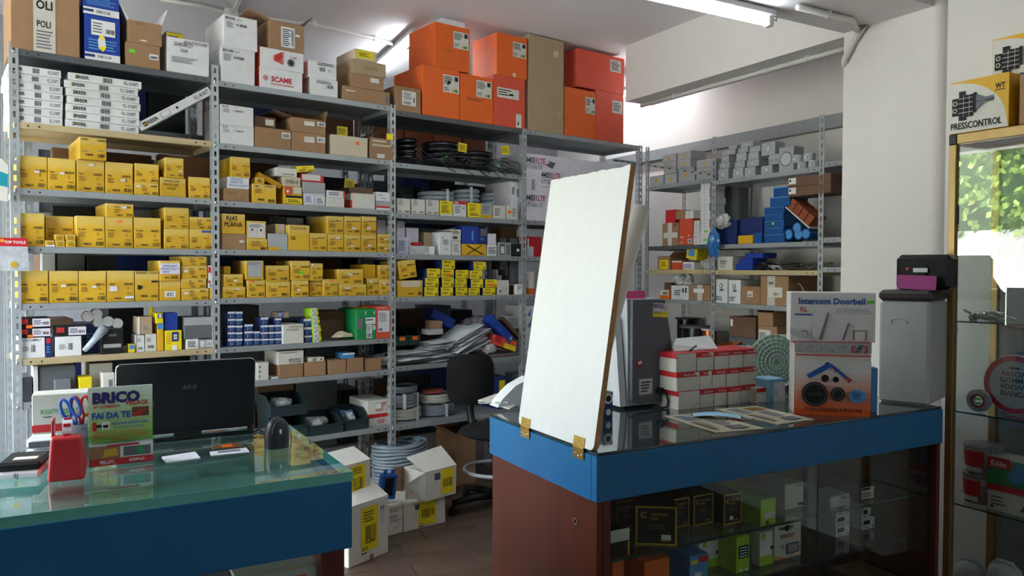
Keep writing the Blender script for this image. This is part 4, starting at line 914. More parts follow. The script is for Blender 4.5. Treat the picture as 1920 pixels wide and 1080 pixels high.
def coil(label, F, u, v, z, Rr, r, turns, layers, m, squash=1., rot=0., strap=None, name='cable_coil', messy=.0, tilt=None):
    mb = MB(); seg = 30; pts = []
    for ly in range(layers):
        for tn in range(turns):
            k0 = (ly * turns + tn) * 1.
            for k in range(seg):
                f = (tn + k / seg) / turns; rad = Rr - ly * r * 1.9 + messy * random.uniform(-r, r) * .4
                hh = r + f * (turns * r * 1.9) if ly % 2 == 0 else r + (1 - f) * (turns * r * 1.9)
                a = 2 * math.pi * k / seg + ly * .3
                pts.append((rad * math.cos(a), rad * squash * math.sin(a), hh + messy * r * .5 * math.sin(a * 3 + tn)))
    mb.tube(pts, r, m, 6); H = turns * r * 1.9 + 2 * r
    o = mb.build(name); put(o, F, u, v, z, rot); tag(o, label, 'coil', 'cable coils')
    for a in (strap or ()):
        sb = MB(); ca, sa = math.cos(a), math.sin(a); w = layers * r * 1.9 + r
        c = Vector(((Rr - w / 2 + r) * ca, (Rr - w / 2 + r) * squash * sa, 0)); ax = Vector((ca, sa, 0)); t = Vector((-sa, ca, 0)) * .012
        q = [c + ax * (w / 2 + .004) , c - ax * (w / 2 + .004)]
        sb.slab([q[0] - t + Vector((0, 0, 0)), q[0] + t, q[0] + t + Vector((0, 0, H + .003)), q[0] - t + Vector((0, 0, H + .003))], ax, .001, 'pricewhite')
        sb.slab([q[0] - t + Vector((0, 0, H + .002)), q[0] + t + Vector((0, 0, H + .002)), q[1] + t + Vector((0, 0, H + .002)), q[1] - t + Vector((0, 0, H + .002))], (0, 0, 1), .001, 'pricewhite')
        sb.build('strap', o)
    if tilt: o.rotation_euler[0] = tilt
    return o
def coil_px(label, Z, x0, x1, z, v, r, turns, layers, m, **k):
    a = Z(x0, 0)[0]; b = Z(x1, 0)[0]; yy = 600
    u0 = A.px(a, yy, v)[0]; u1 = A.px(b, yy, v)[0]; Rr = (u1 - u0) / 2
    return coil(label, A, (u0 + u1) / 2, v, z, Rr - r, r, turns, layers, m, **k)
coil_px('clear and white hose coil on seventh shelf of second rack', ZF, 1180, 1400, ZA2[6], .2, .008, 4, 2, M_CABLE_W, strap=(-1.6, -.6), squash=.85)

# ================================================================== third and fourth racks
r = Row(A, ZG, ZA3[0], rk('third', 'top'), v=.0, d=.38, ceil=CEIL - .01)
SHIP = lambda x, y, w=.36, h=.38: [('R', x, y, x + w, y + h, 'offwhite'), ('R', x + w * .72, y + h * .68, x + w * .94, y + h * .94, 'ink'), ('G', x + .02, y + h * .5, x + w * .65, y + h * .92, 4, 'ink'), ('R', x + w * .55, y + h * .06, x + w * .72, y + h * .2, 'gold'), ('R', x + w * .72, y + h * .06, x + w * .9, y + h * .22, 'green'), ('G', x + .02, y + h * .08, x + w * .4, y + h * .3, 2, 'inkgrey')]
r.carton(142, 500, 310, 640, 'card', 'brown carton with white shipping label', [('R', .26, .26, .8, .84, 'offwhite'), ('B', .32, .3, .6, .42), ('G', .32, .5, .7, .78, 4), ('R', .7, .4, .74, .6, 'ink')], d=.3, v=.0)
r.carton(322, 372, 564, 672, 'orange', 'big orange carton, left in lower row', SHIP(.54, .52, .44, .36) + [('P', [(.66, .66), (.76, .72), (.7, .78), (.64, .7)], 'ink')])
r.carton(566, 425, 783, 722, 'orange', 'big orange carton handwritten TRAINO, middle of lower row', SHIP(.48, .55, .46, .36) + [('T', 'TRAMONTI', .18, .44, .06, 'inkbrown', .64, 0, .2)])
r.carton(786, 432, 990, 765, 'redorange', 'orange-red carton with wide label, right in lower row', [('R', .1, .56, .8, .76, 'offwhite'), ('G', .14, .6, .55, .74, 3, 'ink'), ('R', .48, .62, .62, .66, 'ink'), ('R', .7, .01, .88, .28, 'offwhite'), ('P', [(.74, .06), (.8, .06), (.78, .16)], 'ink')], d=.36)
r.carton(402, 95, 630, 380, 'orange', 'orange carton stacked upper left, with white label', SHIP(.52, .5, .44, .38) + [('T', 'G 600', .26, .38, .05, 'inkbrown', .4, 0, .2)], d=.34, v=.0)
r.carton(806, 160, 1004, 440, 'orange', 'orange carton stacked upper right, with white label', SHIP(.52, .5, .44, .36) + [('D', .56, .06, .05, 'offwhite')], d=.3, v=.0)
r.carton(445, 62, 598, 126, 'white', 'small white carton squeezed under the ceiling', v=.02, d=.2)
r = Row(A, ZG, ZA4[0], rk('fourth', 'top'), v=.0, d=.36, ceil=CEIL - .01)
r.carton(1014, 168, 1244, 800, 'card_pale', 'tall plain light brown carton', [('R', .7, .82, .84, .88, 'beige'), ('R', .86, .2, .9, .22, 'beige')])
r.carton(1250, 512, 1450, 822, 'orange', 'orange carton beside the tall brown one', SHIP(.66, .52, .33, .34))
r.carton(1452, 535, 1635, 842, 'redorange', 'orange-red carton at the end of the row', [('R', .58, .6, .95, .86, 'offwhite'), ('G', .62, .64, .9, .82, 5, 'ink')])
r.carton(1332, 278, 1640, 530, 'redorange', 'orange-red carton stacked on two others', [('R', .68, .58, .92, .9, 'offwhite'), ('G', .71, .62, .9, .86, 5, 'ink')])

# second shelf of the third rack: film-wrapped coils with yellow tags and wire netting
def tagp(px, py, v, label, rot=0.):
    u, z = A.px(px, py, v); mb = MB(); mb.box(-.035, .035, 0, .0015, -.03, .03, 'yellow2'); o = mb.build('price_tag'); put(o, A, u, v, z, rot); tag(o, label, 'tag', 'yellow price tags')
    prints_to(o, 'printed_label', [('G', .1, .2, .9, .8, 4, 'inkbrown')], .07, .06, -.0005, z0=-.03); o.rotation_euler[1] = R(random.uniform(-8, 8))
M_FILMK = mat('film_black_shiny', '1B1E24', rough=.18, var=.2, scale=30, spec=.8, bump=.5)
for k, (x0, x1, v, t, lab) in enumerate(((96, 250, .24, 4, 'black film wrapped cable coil next to the third post'), (300, 560, .24, 4, 'black film wrapped cable coil in the middle'), (560, 830, .26, 3, 'black film wrapped cable coil behind the right yellow tag'))):
    u0 = A.px(ZH(x0, 0)[0], 270, v)[0]; u1 = A.px(ZH(x1, 0)[0], 270, v)[0]
    coil(lab + ', third rack', A, (u0 + u1) / 2, v, ZA3[1] + .03, min((u1 - u0) / 2, .2) - .02, .019, t, 1, M_FILMK, squash=.8)
tagp(*ZH(612, 235), .09, 'yellow price tag hanging before wrapped coils, left one on third rack')
tagp(*ZH(945, 255), .09, 'yellow price tag hanging before wrapped coils, right one on third rack')
tagp(*ZB(1010, 950), .12, 'yellow price tag on coil above the beige carton')
tagp(*ZD(1303, 415), .2, 'yellow price tag above the off-white carton, second rack')
for k in range(3):
    mb = MB(); y0 = -.01 + .02 * k; ua, ub2 = UA[2] + .03, UA[3] - .05; n = ub2 - ua
    for i in range(15): x = -n / 2 + n * i / 14; mb.tube([(x, y0, .004), (x + .05, y0 + .15, .02 + .012 * k), (x + .09, y0 + .3, .03)], .0024, 'black', 4)
    for i in range(9):
        a_ = random.uniform(-n / 2, n / 2 - .2); mb.tube([(a_, y0, .03 + .02 * k), (a_ + .12, y0 + .05, random.uniform(.05, .12)), (a_ + random.uniform(.2, .3), y0 + .02, random.uniform(.01, .09)), (min(n / 2, a_ + .35), -.012, random.uniform(-.05, .05))], .0024, M_FILMK, 4)
    for j in range(4): yy = y0 + .09 * j; mb.tube([(-n / 2, yy, .006 + .006 * j), (0, yy, .022 + .006 * j), (n / 2, yy, .01 + .006 * j)], .0016, 'black', 4)
    place('wire_netting', ['bottom', 'middle', 'top'][k] + ' sheet of black wire netting lying on the third rack', 'netting', 'wire netting sheets', mb, A, (ua + ub2) / 2, .0, ZA3[1] + .012 * k)
M_SPRIG = mat('leaf_plastic', '3E7A35', rough=.5, var=.2)
for k, x in enumerate((470, 830, 905)):
    u, z = A.px(*ZH(x, 300), .02); mb = MB()
    for i in range(7):
        a = i * .9; mb.quad([(0, 0, .01 * i), (.012 * math.cos(a), .012 * math.sin(a), .012 + .01 * i), (.03 * math.cos(a), .03 * math.sin(a), .012 + .01 * i), (.012 * math.cos(a + .6), .012 * math.sin(a + .6), .01 * i)], M_SPRIG)
    mb.tube([(0, 0, 0), (0, 0, .07)], .002, M_SPRIG, 4)
    place('ivy_sprig', f'green plastic ivy sprig tied to wire netting, {ORD[k]} from left', 'sprig', 'ivy sprigs', mb, A, u, .02, ZA3[1] + .005)

r = Row(A, ZH, ZA3[2], rk('third', 'third'), v=.01, d=.22)
WB = [('G', .1, .55, .5, .8, 3), ('T', 'ABB', .1, .84, .1, 'inkgrey', .3), ('G', .1, .1, .4, .2, 1, 'ink'), ('B', .55, .1, .9, .2), ('R', .02, 0, .98, .03, 'card')]
r.carton(102, 632, 206, 733, 'offwhite', 'white breaker carton', WB, name='breaker_carton')
r.carton(216, 637, 320, 737, 'offwhite', 'white breaker carton', WB, name='breaker_carton')
r.carton(329, 642, 432, 739, 'offwhite', 'white breaker carton', WB, name='breaker_carton')
r.carton(437, 650, 534, 744, 'yellow2', 'yellow and white breaker carton', [('R', 0, 0, 1, .12, 'white'), ('T', 'BTICINO', .1, .8, .1, 'ink', .5), ('G', .1, .2, .8, .7, 5, 'inkbrown')], name='breaker_carton')
r.carton(539, 653, 641, 753, 'white', 'white carton with red top reading ABB', [('R', 0, .8, 1, 1, 'red'), ('T', 'ABB', .06, .84, .12, 'white', .3, .02), ('G', .1, .2, .6, .7, 5), ('P', [(.7, .5), (.85, .7), (.8, .5)], 'ink')], name='breaker_carton')
r.carton(656, 667, 756, 761, 'yellow2', 'yellow breaker carton with black print', [('T', 'BTICINO', .06, .78, .12, 'ink', .5), ('G', .1, .1, .9, .3, 2, 'ink'), ('G', .1, .4, .6, .7, 4, 'inkbrown')], name='breaker_carton')
r.carton(758, 672, 842, 769, 'grey', 'grey breaker carton with yellow base strip', [('R', 0, 0, 1, .2, 'mustard'), ('G', .1, .3, .9, .9, 5)], name='breaker_carton')
r.carton(849, 687, 949, 777, 'offwhite', 'white breaker carton with open brown lid', [('G', .1, .2, .6, .8, 4)], name='breaker_carton', flaps=[('K', 25, .1, 'card')])
r.carton(953, 687, 1041, 779, 'offwhite', 'white breaker carton with orange sticker', [('R', .12, .42, .42, .62, 'sticker_orange'), ('G', .5, .2, .9, .8, 5)], name='breaker_carton')
def coil3(x0, x1, z, v, m, r_, t, lab, strap=None):
    u0 = A.px(ZH(x0, 0)[0], 350, v - .1)[0]; u1 = A.px(ZH(x1, 0)[0], 350, v - .1)[0]; Rr = (u1 - u0) / 2
    return coil(lab, A, (u0 + u1) / 2, v + .03, z, min(Rr, .2) - r_, r_, t, 1, m, squash=.8, strap=strap)
coil3(345, 610, ZA3[2], .26, M_CORR, .017, 5, 'grey corrugated conduit coil with printed band, left of two', (-1.4,))
coil3(612, 812, ZA3[2] , .27, M_CORR, .017, 6, 'tall grey corrugated conduit coil in the middle, third rack', (-1.7,))
coil3(835, 985, ZA3[2], .3, M_CORR, .017, 6, 'grey corrugated conduit coil beside the fourth post')
bin_px(ZH, 140, 530, 330, 632, ZA3[2], .25, .15, M_BING, 'dark green parts bin behind the white breaker cartons')

r = Row(A, ZH, ZA3[3], rk('third', 'fourth'), v=.01, d=.2)
r.carton(100, 930, 195, 1056, film_mat('film_lilac', 'B9BCD6', .8), 'lilac film packet with cables', [('G', .1, .2, .8, .8, 5, 'greydark')], d=.08)
r.carton(200, 1000, 345, 1060, film_mat('film_white', 'D9DBDC', .75), 'clear blister tray with red part', d=.1)
u, z = A.px(*ZH(258, 985), .05); mb = MB(); mb.torus(.026, .012, 'red', (0, 0, .012)); place('cable_reel', 'small red cable reel on clear blister tray', 'reel', None, mb, A, u, .06, r.items[-1][5])
r.carton(350, 1005, 395, 1062, 'paperwhite', 'small white plastic block', d=.06)
r.carton(430, 893, 524, 1063, 'white', 'tall white carton with black dot', [('D', .28, .74, .03, 'ink'), ('G', .3, .45, .8, .68, 6), ('T', 'Bravia', .4, .24, .05, 'ink', .4)], d=.18, flaps=[('R', 35, .05, 'card_dark')])
r.carton(310, 895, 425, 1000, 'card_pale', 'pale tan carton in the back', v=.1, d=.15)
r.carton(528, 962, 601, 1062, 'offwhite', 'white carton with printed panel, lower one', [('R', .1, .15, .9, .85, 'white'), ('G', .15, .2, .85, .8, 5)])
r.carton(526, 872, 601, 960, 'offwhite', 'white carton with barcode, upper one', [('G', .1, .6, .9, .9, 3, 'ink'), ('B', .1, .15, .6, .4)])
r.carton(608, 987, 796, 1066, 'mustard', 'yellow carton crossed out in black', [('P', [(.16, .1), (.2, .06), (.84, .9), (.8, .94)], 'ink'), ('P', [(.16, .84), (.2, .92), (.84, .2), (.8, .14)], 'ink'), ('G', .7, .1, .95, .3, 2, 'inkbrown')], name='switch_carton')
r.carton(612, 846, 735, 985, 'blue', 'blue carton with pale stripe', [('R', .56, .2, .68, .76, 'skyblue'), ('D', .62, .7, .05, 'red')])
r.carton(737, 862, 805, 985, 'navy', 'dark blue carton beside the blue one', [('R', .2, .5, .9, .95, 'greydark'), ('T', 'FEEL', .1, .24, .14, 'skyblue', .6)])
r.carton(803, 993, 880, 1068, 'white', 'white carton with print lines, lower one', [('G', .1, .2, .9, .8, 5, 'ink')])
r.carton(808, 905, 874, 990, 'pricewhite', 'pale grey carton on the lined one')
r.carton(887, 975, 992, 1062, 'grey', 'grey picture frame carton', [('R', .1, .1, .5, .9, 'greydark'), ('R', .2, .2, .45, .7, 'offwhite'), ('R', .6, .1, .9, .85, 'inkgrey')], d=.1)
r.carton(998, 985, 1066, 1066, 'black', 'small black carton with white sticker', [('R', .5, .4, .8, .6, 'paperwhite')], d=.1)
r.carton(905, 850, 1035, 900, 'card', 'brown carton in the back', v=.25, d=.12)
r.carton(172, 858, 270, 940, 'pricewhite', 'pale lilac carton in the back', v=.12, d=.1)
r.carton(100, 808, 162, 930, 'pricewhite', 'tall pale lilac carton in the back', v=.12, d=.1)

r = Row(A, ZI, ZA3[4], rk('third', 'fifth'), v=.01, d=.24)
r.carton(112, 385, 326, 503, 'yellow', 'yellow carton with torn film cover', [('R', .15, .6, .9, .95, 'beige'), ('T', 'VIMAR', .4, .15, .1, 'ink', .25), ('B', .8, .1, .96, .3)], name='switch_carton')
o = r.carton(132, 228, 282, 375, 'yellow', 'yellow carton 20041.A standing tilted', v20('20041.A'), name='switch_carton'); o.rotation_euler[1] = R(-9); o.location.z += .014
YB = lambda st=None: [('R', .02, .03, .98, .97, 'yellow2'), ('T', 'Bticino', .2, .66, .22, 'ink', .5), ('G', .1, .2, .6, .5, 2, 'inkbrown'), ('B', .74, .1, .94, .36)] + ([('R', .4, .1, .7, .5, 'sticker_orange')] if st else [])
for (x0, x1, y0, y1, st) in [(337, 460, 440, 505, 0), (477, 585, 442, 507, 0), (601, 705, 445, 509, 0), (709, 810, 448, 509, 0), (831, 940, 447, 510, 0),
                         (343, 464, 362, 432, 0), (486, 592, 364, 433, 0), (597, 700, 370, 438, 0), (731, 838, 374, 440, 0), (850, 954, 376, 442, 1),
                         (359, 475, 284, 354, 0), (478, 590, 290, 360, 1), (601, 714, 296, 366, 0), (718, 830, 302, 370, 0), (486, 600, 212, 284, 0), (753, 862, 230, 300, 0)]:
    r.carton(x0, y0, x1, y1, 'navy', 'blue box with bright yellow end label', YB(st), group='blue boxes with yellow end labels', name='breaker_carton')
r.carton(946, 385, 1056, 511, 'offwhite', 'white socket outlet pack with round holes', [('D', .64, .45, .16, 'inkgrey'), ('D', .64, .45, .13, 'white'), ('D', .58, .45, .03, 'ink'), ('D', .7, .45, .03, 'ink'), ('D', .25, .25, .1, 'inkgrey')], d=.08)
for (a, b, c, d, n) in ((1062, 385, 1133, 415, 0), (1066, 310, 1134, 378, 1), (1062, 232, 1132, 300, 2), (975, 240, 1030, 295, 3), (975, 305, 1045, 345, 4)):
    r.carton(a, b, c, d, 'greydark', ['flat', 'square', 'upper square', 'left', 'low left'][n] + ' dark grey device pack near the fourth post', [('R', .1, .15, .9, .85, 'inkgrey')], v=.1, d=.1, keep=True).location.z = A.px(*ZI((a + c) / 2, d), .1)[1]
r.carton(1064, 425, 1160, 508, 'brown', 'brown carton with orange sticker', [('R', .1, .2, .4, .5, 'sticker_orange')], v=.04, d=.1)
r.carton(1117, 420, 1166, 500, 'paperwhite', 'white card pack at the right end', [('G', .1, .5, .9, .9, 3)], v=.0, d=.03)

# sixth shelf: bins, silver bags, boxes thrown askew
zz = ZA3[5]
for k, (x0, x1, y0, y1, nm) in enumerate(((110, 215, 735, 835, 'lower left'), (218, 322, 735, 830, 'lower right'), (110, 215, 640, 735, 'upper left'), (218, 322, 640, 735, 'upper right'))):
    u0 = A.px(ZI(x0, 0)[0], 600, .1)[0]; u1 = A.px(ZI(x1, 0)[0], 600, .1)[0]; h = .115
    e = empty('storage_bin', (0, 0, 0)); put(e, A, (u0 + u1) / 2, .12, zz + (h + .002) * (k // 2)); tag(e, f'black-green parts bin, {nm} of four by the third post', 'bin', 'stackable parts bins')
    bin_(u1 - u0 - .002, .2, h, M_BING).build('tray', e)
    lb = MB(); lb.box(-.02, .02, -.0075, -.006, h * .3, h * .5, 'sticker_orange'); lb.build('price_sticker', e)
M_SILVER = mat('bag_silver', 'D8DDE0', rough=.3, metal=.1, var=.12, scale=14, bump=.25)
rb = random.Random(11); nb = 0
for (cx, x1, n, z0, ang) in ((255, 0, 6, 0, 4), (500, 0, 11, 0, 8), (700, 0, 8, 0, 22), (620, 0, 3, .08, 28)):
    uc = A.px(ZI(cx, 0)[0], 640, .08)[0]
    for k in range(n):
        w, d = .3, .2; mb = MB(); nx, ny = 8, 5; vs = []
        sd = rb.uniform(0, 50)
        for s in (0, 1):
            for j in range(ny + 1):
                for i in range(nx + 1):
                    x = (i / nx - .5) * w; y = j / ny * d; e_ = min(i, nx - i, j * 1.4, (ny - j) * 1.4) / 2
                    th = .011 * min(1, e_); zz2 = .010 * noise.noise(Vector((x * 16 + sd, y * 16, s * 1.))) * min(1, e_ + .3)
                    vs.append((x, y, (th if s else 0) + zz2))
        m1 = (nx + 1) * (ny + 1); fs = []
        for j in range(ny):
            for i in range(nx):
                a = j * (nx + 1) + i; fs.append((a, a + nx + 1, a + nx + 2, a + 1)); fs.append((m1 + a, m1 + a + 1, m1 + a + nx + 2, m1 + a + nx + 1))
        mb.add(vs, fs, M_SILVER, True); o = mb.build('foil_bag'); nb += 1
        put(o, A, uc + rb.uniform(-.02, .02), .0 + rb.uniform(-.015, .03), zz + .012 + z0 + k * .0125, R(rb.uniform(-12, 12)))
        o.rotation_euler[1] = -R(ang + rb.uniform(-2, 2)) * (1 if ang > 10 else .4)
        if ang > 10: o.location.z += .055
        st = {255: 'left', 500: 'middle', 700: 'right slanting', 620: 'uppermost crossing'}[cx]
        tag(o, f'crumpled silver foil bag, {"bottom" if k == 0 else "top" if k == n - 1 else ORD[k] + " up"} of the {st} pile', 'bag', 'silver foil bags')
def tiltbox(label, px, py, v, size, m, ry, rz=0., prints=(), rx=0., Z=ZI, name='carton'):
    u, z = A.px(*Z(px, py), v); mb = MB(); w, d, h = size; mb.box(-w / 2, w / 2, -d / 2, d / 2, -h / 2, h / 2, m, b=.002); o = mb.build(name)
    o.matrix_world = Matrix.Translation(A.w(u, v + d / 2, z)) @ Matrix.Rotation(A.ang + rz, 4, 'Z') @ Matrix.Rotation(ry, 4, 'Y') @ Matrix.Rotation(rx, 4, 'X')
    tag(o, label, 'box')
    if prints: prints_to(o, 'printed_label', prints, w, h, -d / 2 - .0008, z0=-h / 2)
    return o
tiltbox('blue carton sliding diagonally beside the fourth post, third rack', 990, 800, .0, (.25, .08, .06), 'blue', R(42), prints=[('T', '9', .88, .3, .5, 'white', .1), ('T', 'faro', .4, .3, .3, 'skyblue', .2)])
tiltbox('red and yellow carton lying under the diagonal blue one', 1025, 915, .0, (.2, .12, .07), 'redorange', R(18), prints=[('R', .45, 0, 1, .5, 'yellow2'), ('R', 0, .3, .3, 1, 'red')])
tiltbox('white carton with grey bars leaning behind the blue one', 1090, 740, .1, (.14, .1, .09), 'offwhite', R(3), prints=[('G', .1, .2, .9, .9, 6)])
tiltbox('brown flat carton leaning next to the fourth post', 1080, 790, .06, (.22, .05, .03), 'card_dark', R(42))
tiltbox('blue plastic case lying tilted at the back of third rack', 500, 710, .2, (.2, .1, .07), 'blue', R(26))
tiltbox('small brown carton with torn side above the silver bags', 445, 765, .1, (.09, .08, .06), 'card', R(4))
tiltbox('small grey flat carton under the torn brown one', 440, 822, .05, (.11, .1, .035), 'grey', 0)
mb = MB(); mb.blob(.1, .09, .06, film_mat('film_lilac2', '9A8FA0', .6), (0, 0, .0), 3, .5, 6, 4.); u, z = A.px(*ZI(790, 760), .15); place('plastic_bag', 'crumpled clear bag with red content on the silver bags', 'bag', None, mb, A, u, .2, z)
mb = MB(); mb.blob(.05, .05, .035, W1, (0, 0, .0), 3, .4, 6, 9.); u, z = A.px(*ZI(900, 960), .02); place('plastic_bag', 'small white clear bag beside the red and yellow carton', 'bag', None, mb, A, u, .05, z)
mb = MB()
for k in range(4): mb.box(-.15, .13, 0, .3, k * .007, k * .007 + .005, ['card_dark', 'inkgrey', 'card', 'greydark'][k])
u = A.px(ZI(1020, 0)[0], 660, .02)[0]; place('folder_pile', 'flat pile of dark folders under the red and yellow carton', 'folders', None, mb, A, u, .03, zz)
coil_px('large clear white hose coil under the silver bags, third rack', ZI, 60, 330, zz, .22, .009, 3, 2, M_CABLE_W, squash=.7, strap=(-1.8, -1.0))
# seventh shelf: big cable coils
z7 = ZA3[6]
def coilL(x0, x1, z, v, m, r_, t, ly, lab, strap=None, **k):
    u0 = A.px(ZL(x0, 0)[0], 760, v - .12)[0]; u1 = A.px(ZL(x1, 0)[0], 760, v - .12)[0]; Rr = (u1 - u0) / 2
    return coil(lab, A, (u0 + u1) / 2, v, z, Rr - r_, r_, t, ly, m, strap=strap, squash=.85, **k)
coilL(612, 760, z7, .19, M_CABLE_W, .007, 5, 3, 'pale cable coil at the bottom left on the lowest shelf', (-1.2,))
coilL(612, 752, z7 + .08, .19, M_CABLE_G, .007, 6, 3, 'grey cable coil stacked on the pale one', (-1.0, -1.9))
coilL(620, 745, z7 + .178, .2, M_CABLE_B, .005, 4, 3, 'thin blue-grey cable loops on top of the coil stack', messy=.8)
coilL(765, 905, z7, .19, M_CABLE_G, .006, 6, 3, 'grey cable coil behind the chair', (-1.5,))
coilL(760, 900, z7 + .087, .19, M_CABLE_W, .007, 4, 2, 'white cable coil on grey one behind the chair')
coilL(775, 860, z7 + .15, .18, mat('cable_red', 'B5564E', rough=.5), .005, 2, 2, 'thin red and white cable loops on the coils behind the chair')

# fourth rack: cartons mostly hidden by the board
r = Row(A, ZH, ZA4[1], rk('fourth', 'second'), v=.02, d=.3)
LTE = [('T', '44031', .0, .86, .085, 'ink', .1, .02, .15), ('T', 'LTE', .108, .86, .085, 'inkred', .07, .02, .15), ('T', 'OTT-2516 -LTE', .0, .78, .06, 'inkgrey', .15), ('T', '44031', .14, .66, .085, 'ink', .1, .02, .15), ('T', 'LTE', .248, .66, .085, 'inkred', .07, .02, .15), ('T', 'OTT-2516 -LTE', .14, .57, .06, 'inkgrey', .16), ('R', .14, .52, .26, .525, 'inkgrey'), ('T', '44031', .0, .3, .085, 'ink', .1, .02, .15), ('T', 'LTE', .108, .3, .085, 'inkred', .07, .02, .15), ('T', 'OTT-2516 -LTE', .0, .21, .06, 'inkgrey', .15), ('P', [(.17, .86), (.24, .8), (.2, .92), (.27, .9), (.22, .83)], 'inkgrey'), ('R', .05, .44, .09, .66, 'paperwhite'), ('B', .055, .46, .085, .62)]
r.carton(1098, 325, 1900, 800, 'pricewhite', 'large white antenna carton printed 44031 LTE', LTE)
r.carton(985, 500, 1086, 770, 'pricewhite', 'white carton with barcode labels behind the post', [('R', .06, .6, .4, .95, 'paperwhite'), ('B', .1, .65, .36, .85), ('R', .5, .55, .96, .9, 'paperwhite'), ('B', .54, .6, .9, .8)], v=.06)
r = Row(A, ZI, ZA4[2], rk('fourth', 'third'), v=.03, d=.25)
r.carton(1208, 18, 1330, 110, 'red', 'red carton with white corner', [('R', 0, .3, .1, .9, 'paperwhite')], v=.1)
r.carton(1205, 100, 1420, 175, 'silver', 'silver foil roll pack', v=.02, d=.1)
r.carton(1700, -90, 1990, 175, 'card_dark', 'tall dark brown carton right of the paper roll', v=.05)
r = Row(A, ZI, ZA4[3], rk('fourth', 'fourth'), v=.03, d=.2)
r.carton(1700, 200, 2050, 500, mat('carton_maroon', '6E2A26', rough=.7), 'maroon carton right of the paper roll', v=.05)
for k, (y0, y1) in enumerate(((440, 525), (375, 436), (310, 372))):
    u, _ = A.px(*ZI(1238, 470), .05); zb = ZA4[3] if k == 0 else zt; zt = zb + .055
    mb = MB(); mb.cyl(.034, 0, .043, ['orange', 'offwhite', 'offwhite'][k], seg=18); mb.cyl(.036, .043, .054, 'offwhite', seg=18)
    o = place('paint_jar', f'small orange and white jar, {["bottom", "middle", "top"][k]} of a stack of three', 'jar', 'stacked jars', mb, A, u, .06, zb)
r = Row(A, ZI, ZA4[4], rk('fourth', 'fifth'), v=.03, d=.25)
for k, (y0, y1) in enumerate(((790, 860), (700, 760), (600, 690))):
    r.carton(1195, y0, 1290, y1, 'white', 'white and blue carton beside the board', [('P', [(.1, .2), (.5, .8), (.4, .1)], 'skyblue')], keep=False)
r = Row(A, ZI, ZA4[5], rk('fourth', 'sixth'), v=.05, d=.25)
r.carton(1195, 1180, 1400, 1330, 'grey', 'grey carton low beside the chair')
for k in range(5):
    x = 905 + k * 46; yb = A.px(900, 700, .05)[1]
r = Row(A, ZI, ZA3[6], rk('third', 'seventh'), v=.08, d=.2)
r.carton(960, 1200, 1060, 1300, 'navy', 'dark blue box with yellow label low on the rack', [('R', .1, .4, .6, .9, 'yellow2')])

# cartons added in the rear racks, tall and dark so the gaps look shaded
rz = [.3, .85, 1.35, 1.8, 2.3]
rr = random.Random(5)
cnt = 0
for b in range(3):
    for i, z in enumerate(rz):
        u = ub[b] + .05; q = 0
        while u < ub[b + 1] - .16:
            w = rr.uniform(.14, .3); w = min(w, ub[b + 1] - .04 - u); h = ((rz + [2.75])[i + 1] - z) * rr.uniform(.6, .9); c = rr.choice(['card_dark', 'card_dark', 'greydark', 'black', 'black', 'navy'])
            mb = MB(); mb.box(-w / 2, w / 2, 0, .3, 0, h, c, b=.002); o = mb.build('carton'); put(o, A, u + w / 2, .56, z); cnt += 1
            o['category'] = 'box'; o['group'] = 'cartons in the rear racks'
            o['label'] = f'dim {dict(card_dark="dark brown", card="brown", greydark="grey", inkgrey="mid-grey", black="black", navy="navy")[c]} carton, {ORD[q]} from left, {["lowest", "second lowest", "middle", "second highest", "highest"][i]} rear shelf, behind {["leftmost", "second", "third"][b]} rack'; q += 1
            u += w + rr.uniform(.005, .02)

# ================================================================== racks along the far right wall
def rb_(b, s): return f'{b} rack, {s} shelf'
STAR = [('P', [(.5 + (.26 if i % 2 else .12) * math.cos(i * math.pi / 6) * .6, .5 + (.26 if i % 2 else .12) * math.sin(i * math.pi / 6)) for i in range(12)], 'gold')]
r = Row(B, ZJ, ZB1[0], rb_('corner', 'top'), v=.03, d=.16)
for q in ((165, 428, 275, 498), (285, 416, 382, 488), (398, 366, 530, 474), (540, 362, 678, 455), (265, 322, 378, 412), (388, 294, 495, 364), (542, 297, 674, 360), (266, 256, 378, 320), (388, 230, 498, 292)):
    r.carton(*q, 'grey', 'grey junction box with yellow star', STAR, group='star-marked junction boxes', name='junction_box_pack')
r = Row(B, ZJ, ZB1[1], rb_('corner', 'second'), v=.02, d=.16)
WS = [('R', .48, .05, .5, .95, 'inkgrey'), ('R', .04, .6, .96, .62, 'inkgrey')]
for k, (y0, y1) in enumerate(((907, 970), (850, 905), (787, 848), (715, 785), (660, 713), (602, 658), (540, 600), (476, 538))):
    r.carton(572 + (k % 3) * 3, y0, 646 + (k % 2) * 8, y1, 'white', 'white lidded carton in the tall stack', WS + ([('R', .4, .35, .8, .55, 'sticker_green')] if k < 2 else []), group='tall stack of white cartons')
r.carton(516, 888, 570, 972, 'white', 'white carton left of the tall stack', WS, d=.12)
r.carton(520, 792, 568, 886, 'white', 'white carton left of the tall stack', WS, d=.12)
r.carton(402, 778, 512, 974, 'redorange', 'red-orange carton with white round marks', [('R', .68, .06, .98, .24, 'paperwhite'), ('R', .72, .08, .94, .22, 'inkgrey'), ('D', .12, .1, .03, 'paperwhite'), ('D', .3, .1, .03, 'paperwhite'), ('D', .76, .36, .03, 'paperwhite'), ('G', .1, .28, .5, .34, 1, 'paperwhite')])
r.carton(266, 812, 398, 978, 'card', 'brown carton strapped with white tape', [('R', .1, .35, .95, .58, 'offwhite'), ('R', .36, .0, .62, 1, 'offwhite'), ('T', '6V', .74, .84, .1, 'ink', .2)])
r.carton(292, 705, 368, 808, 'red', 'red open carton on the taped brown one', d=.1)
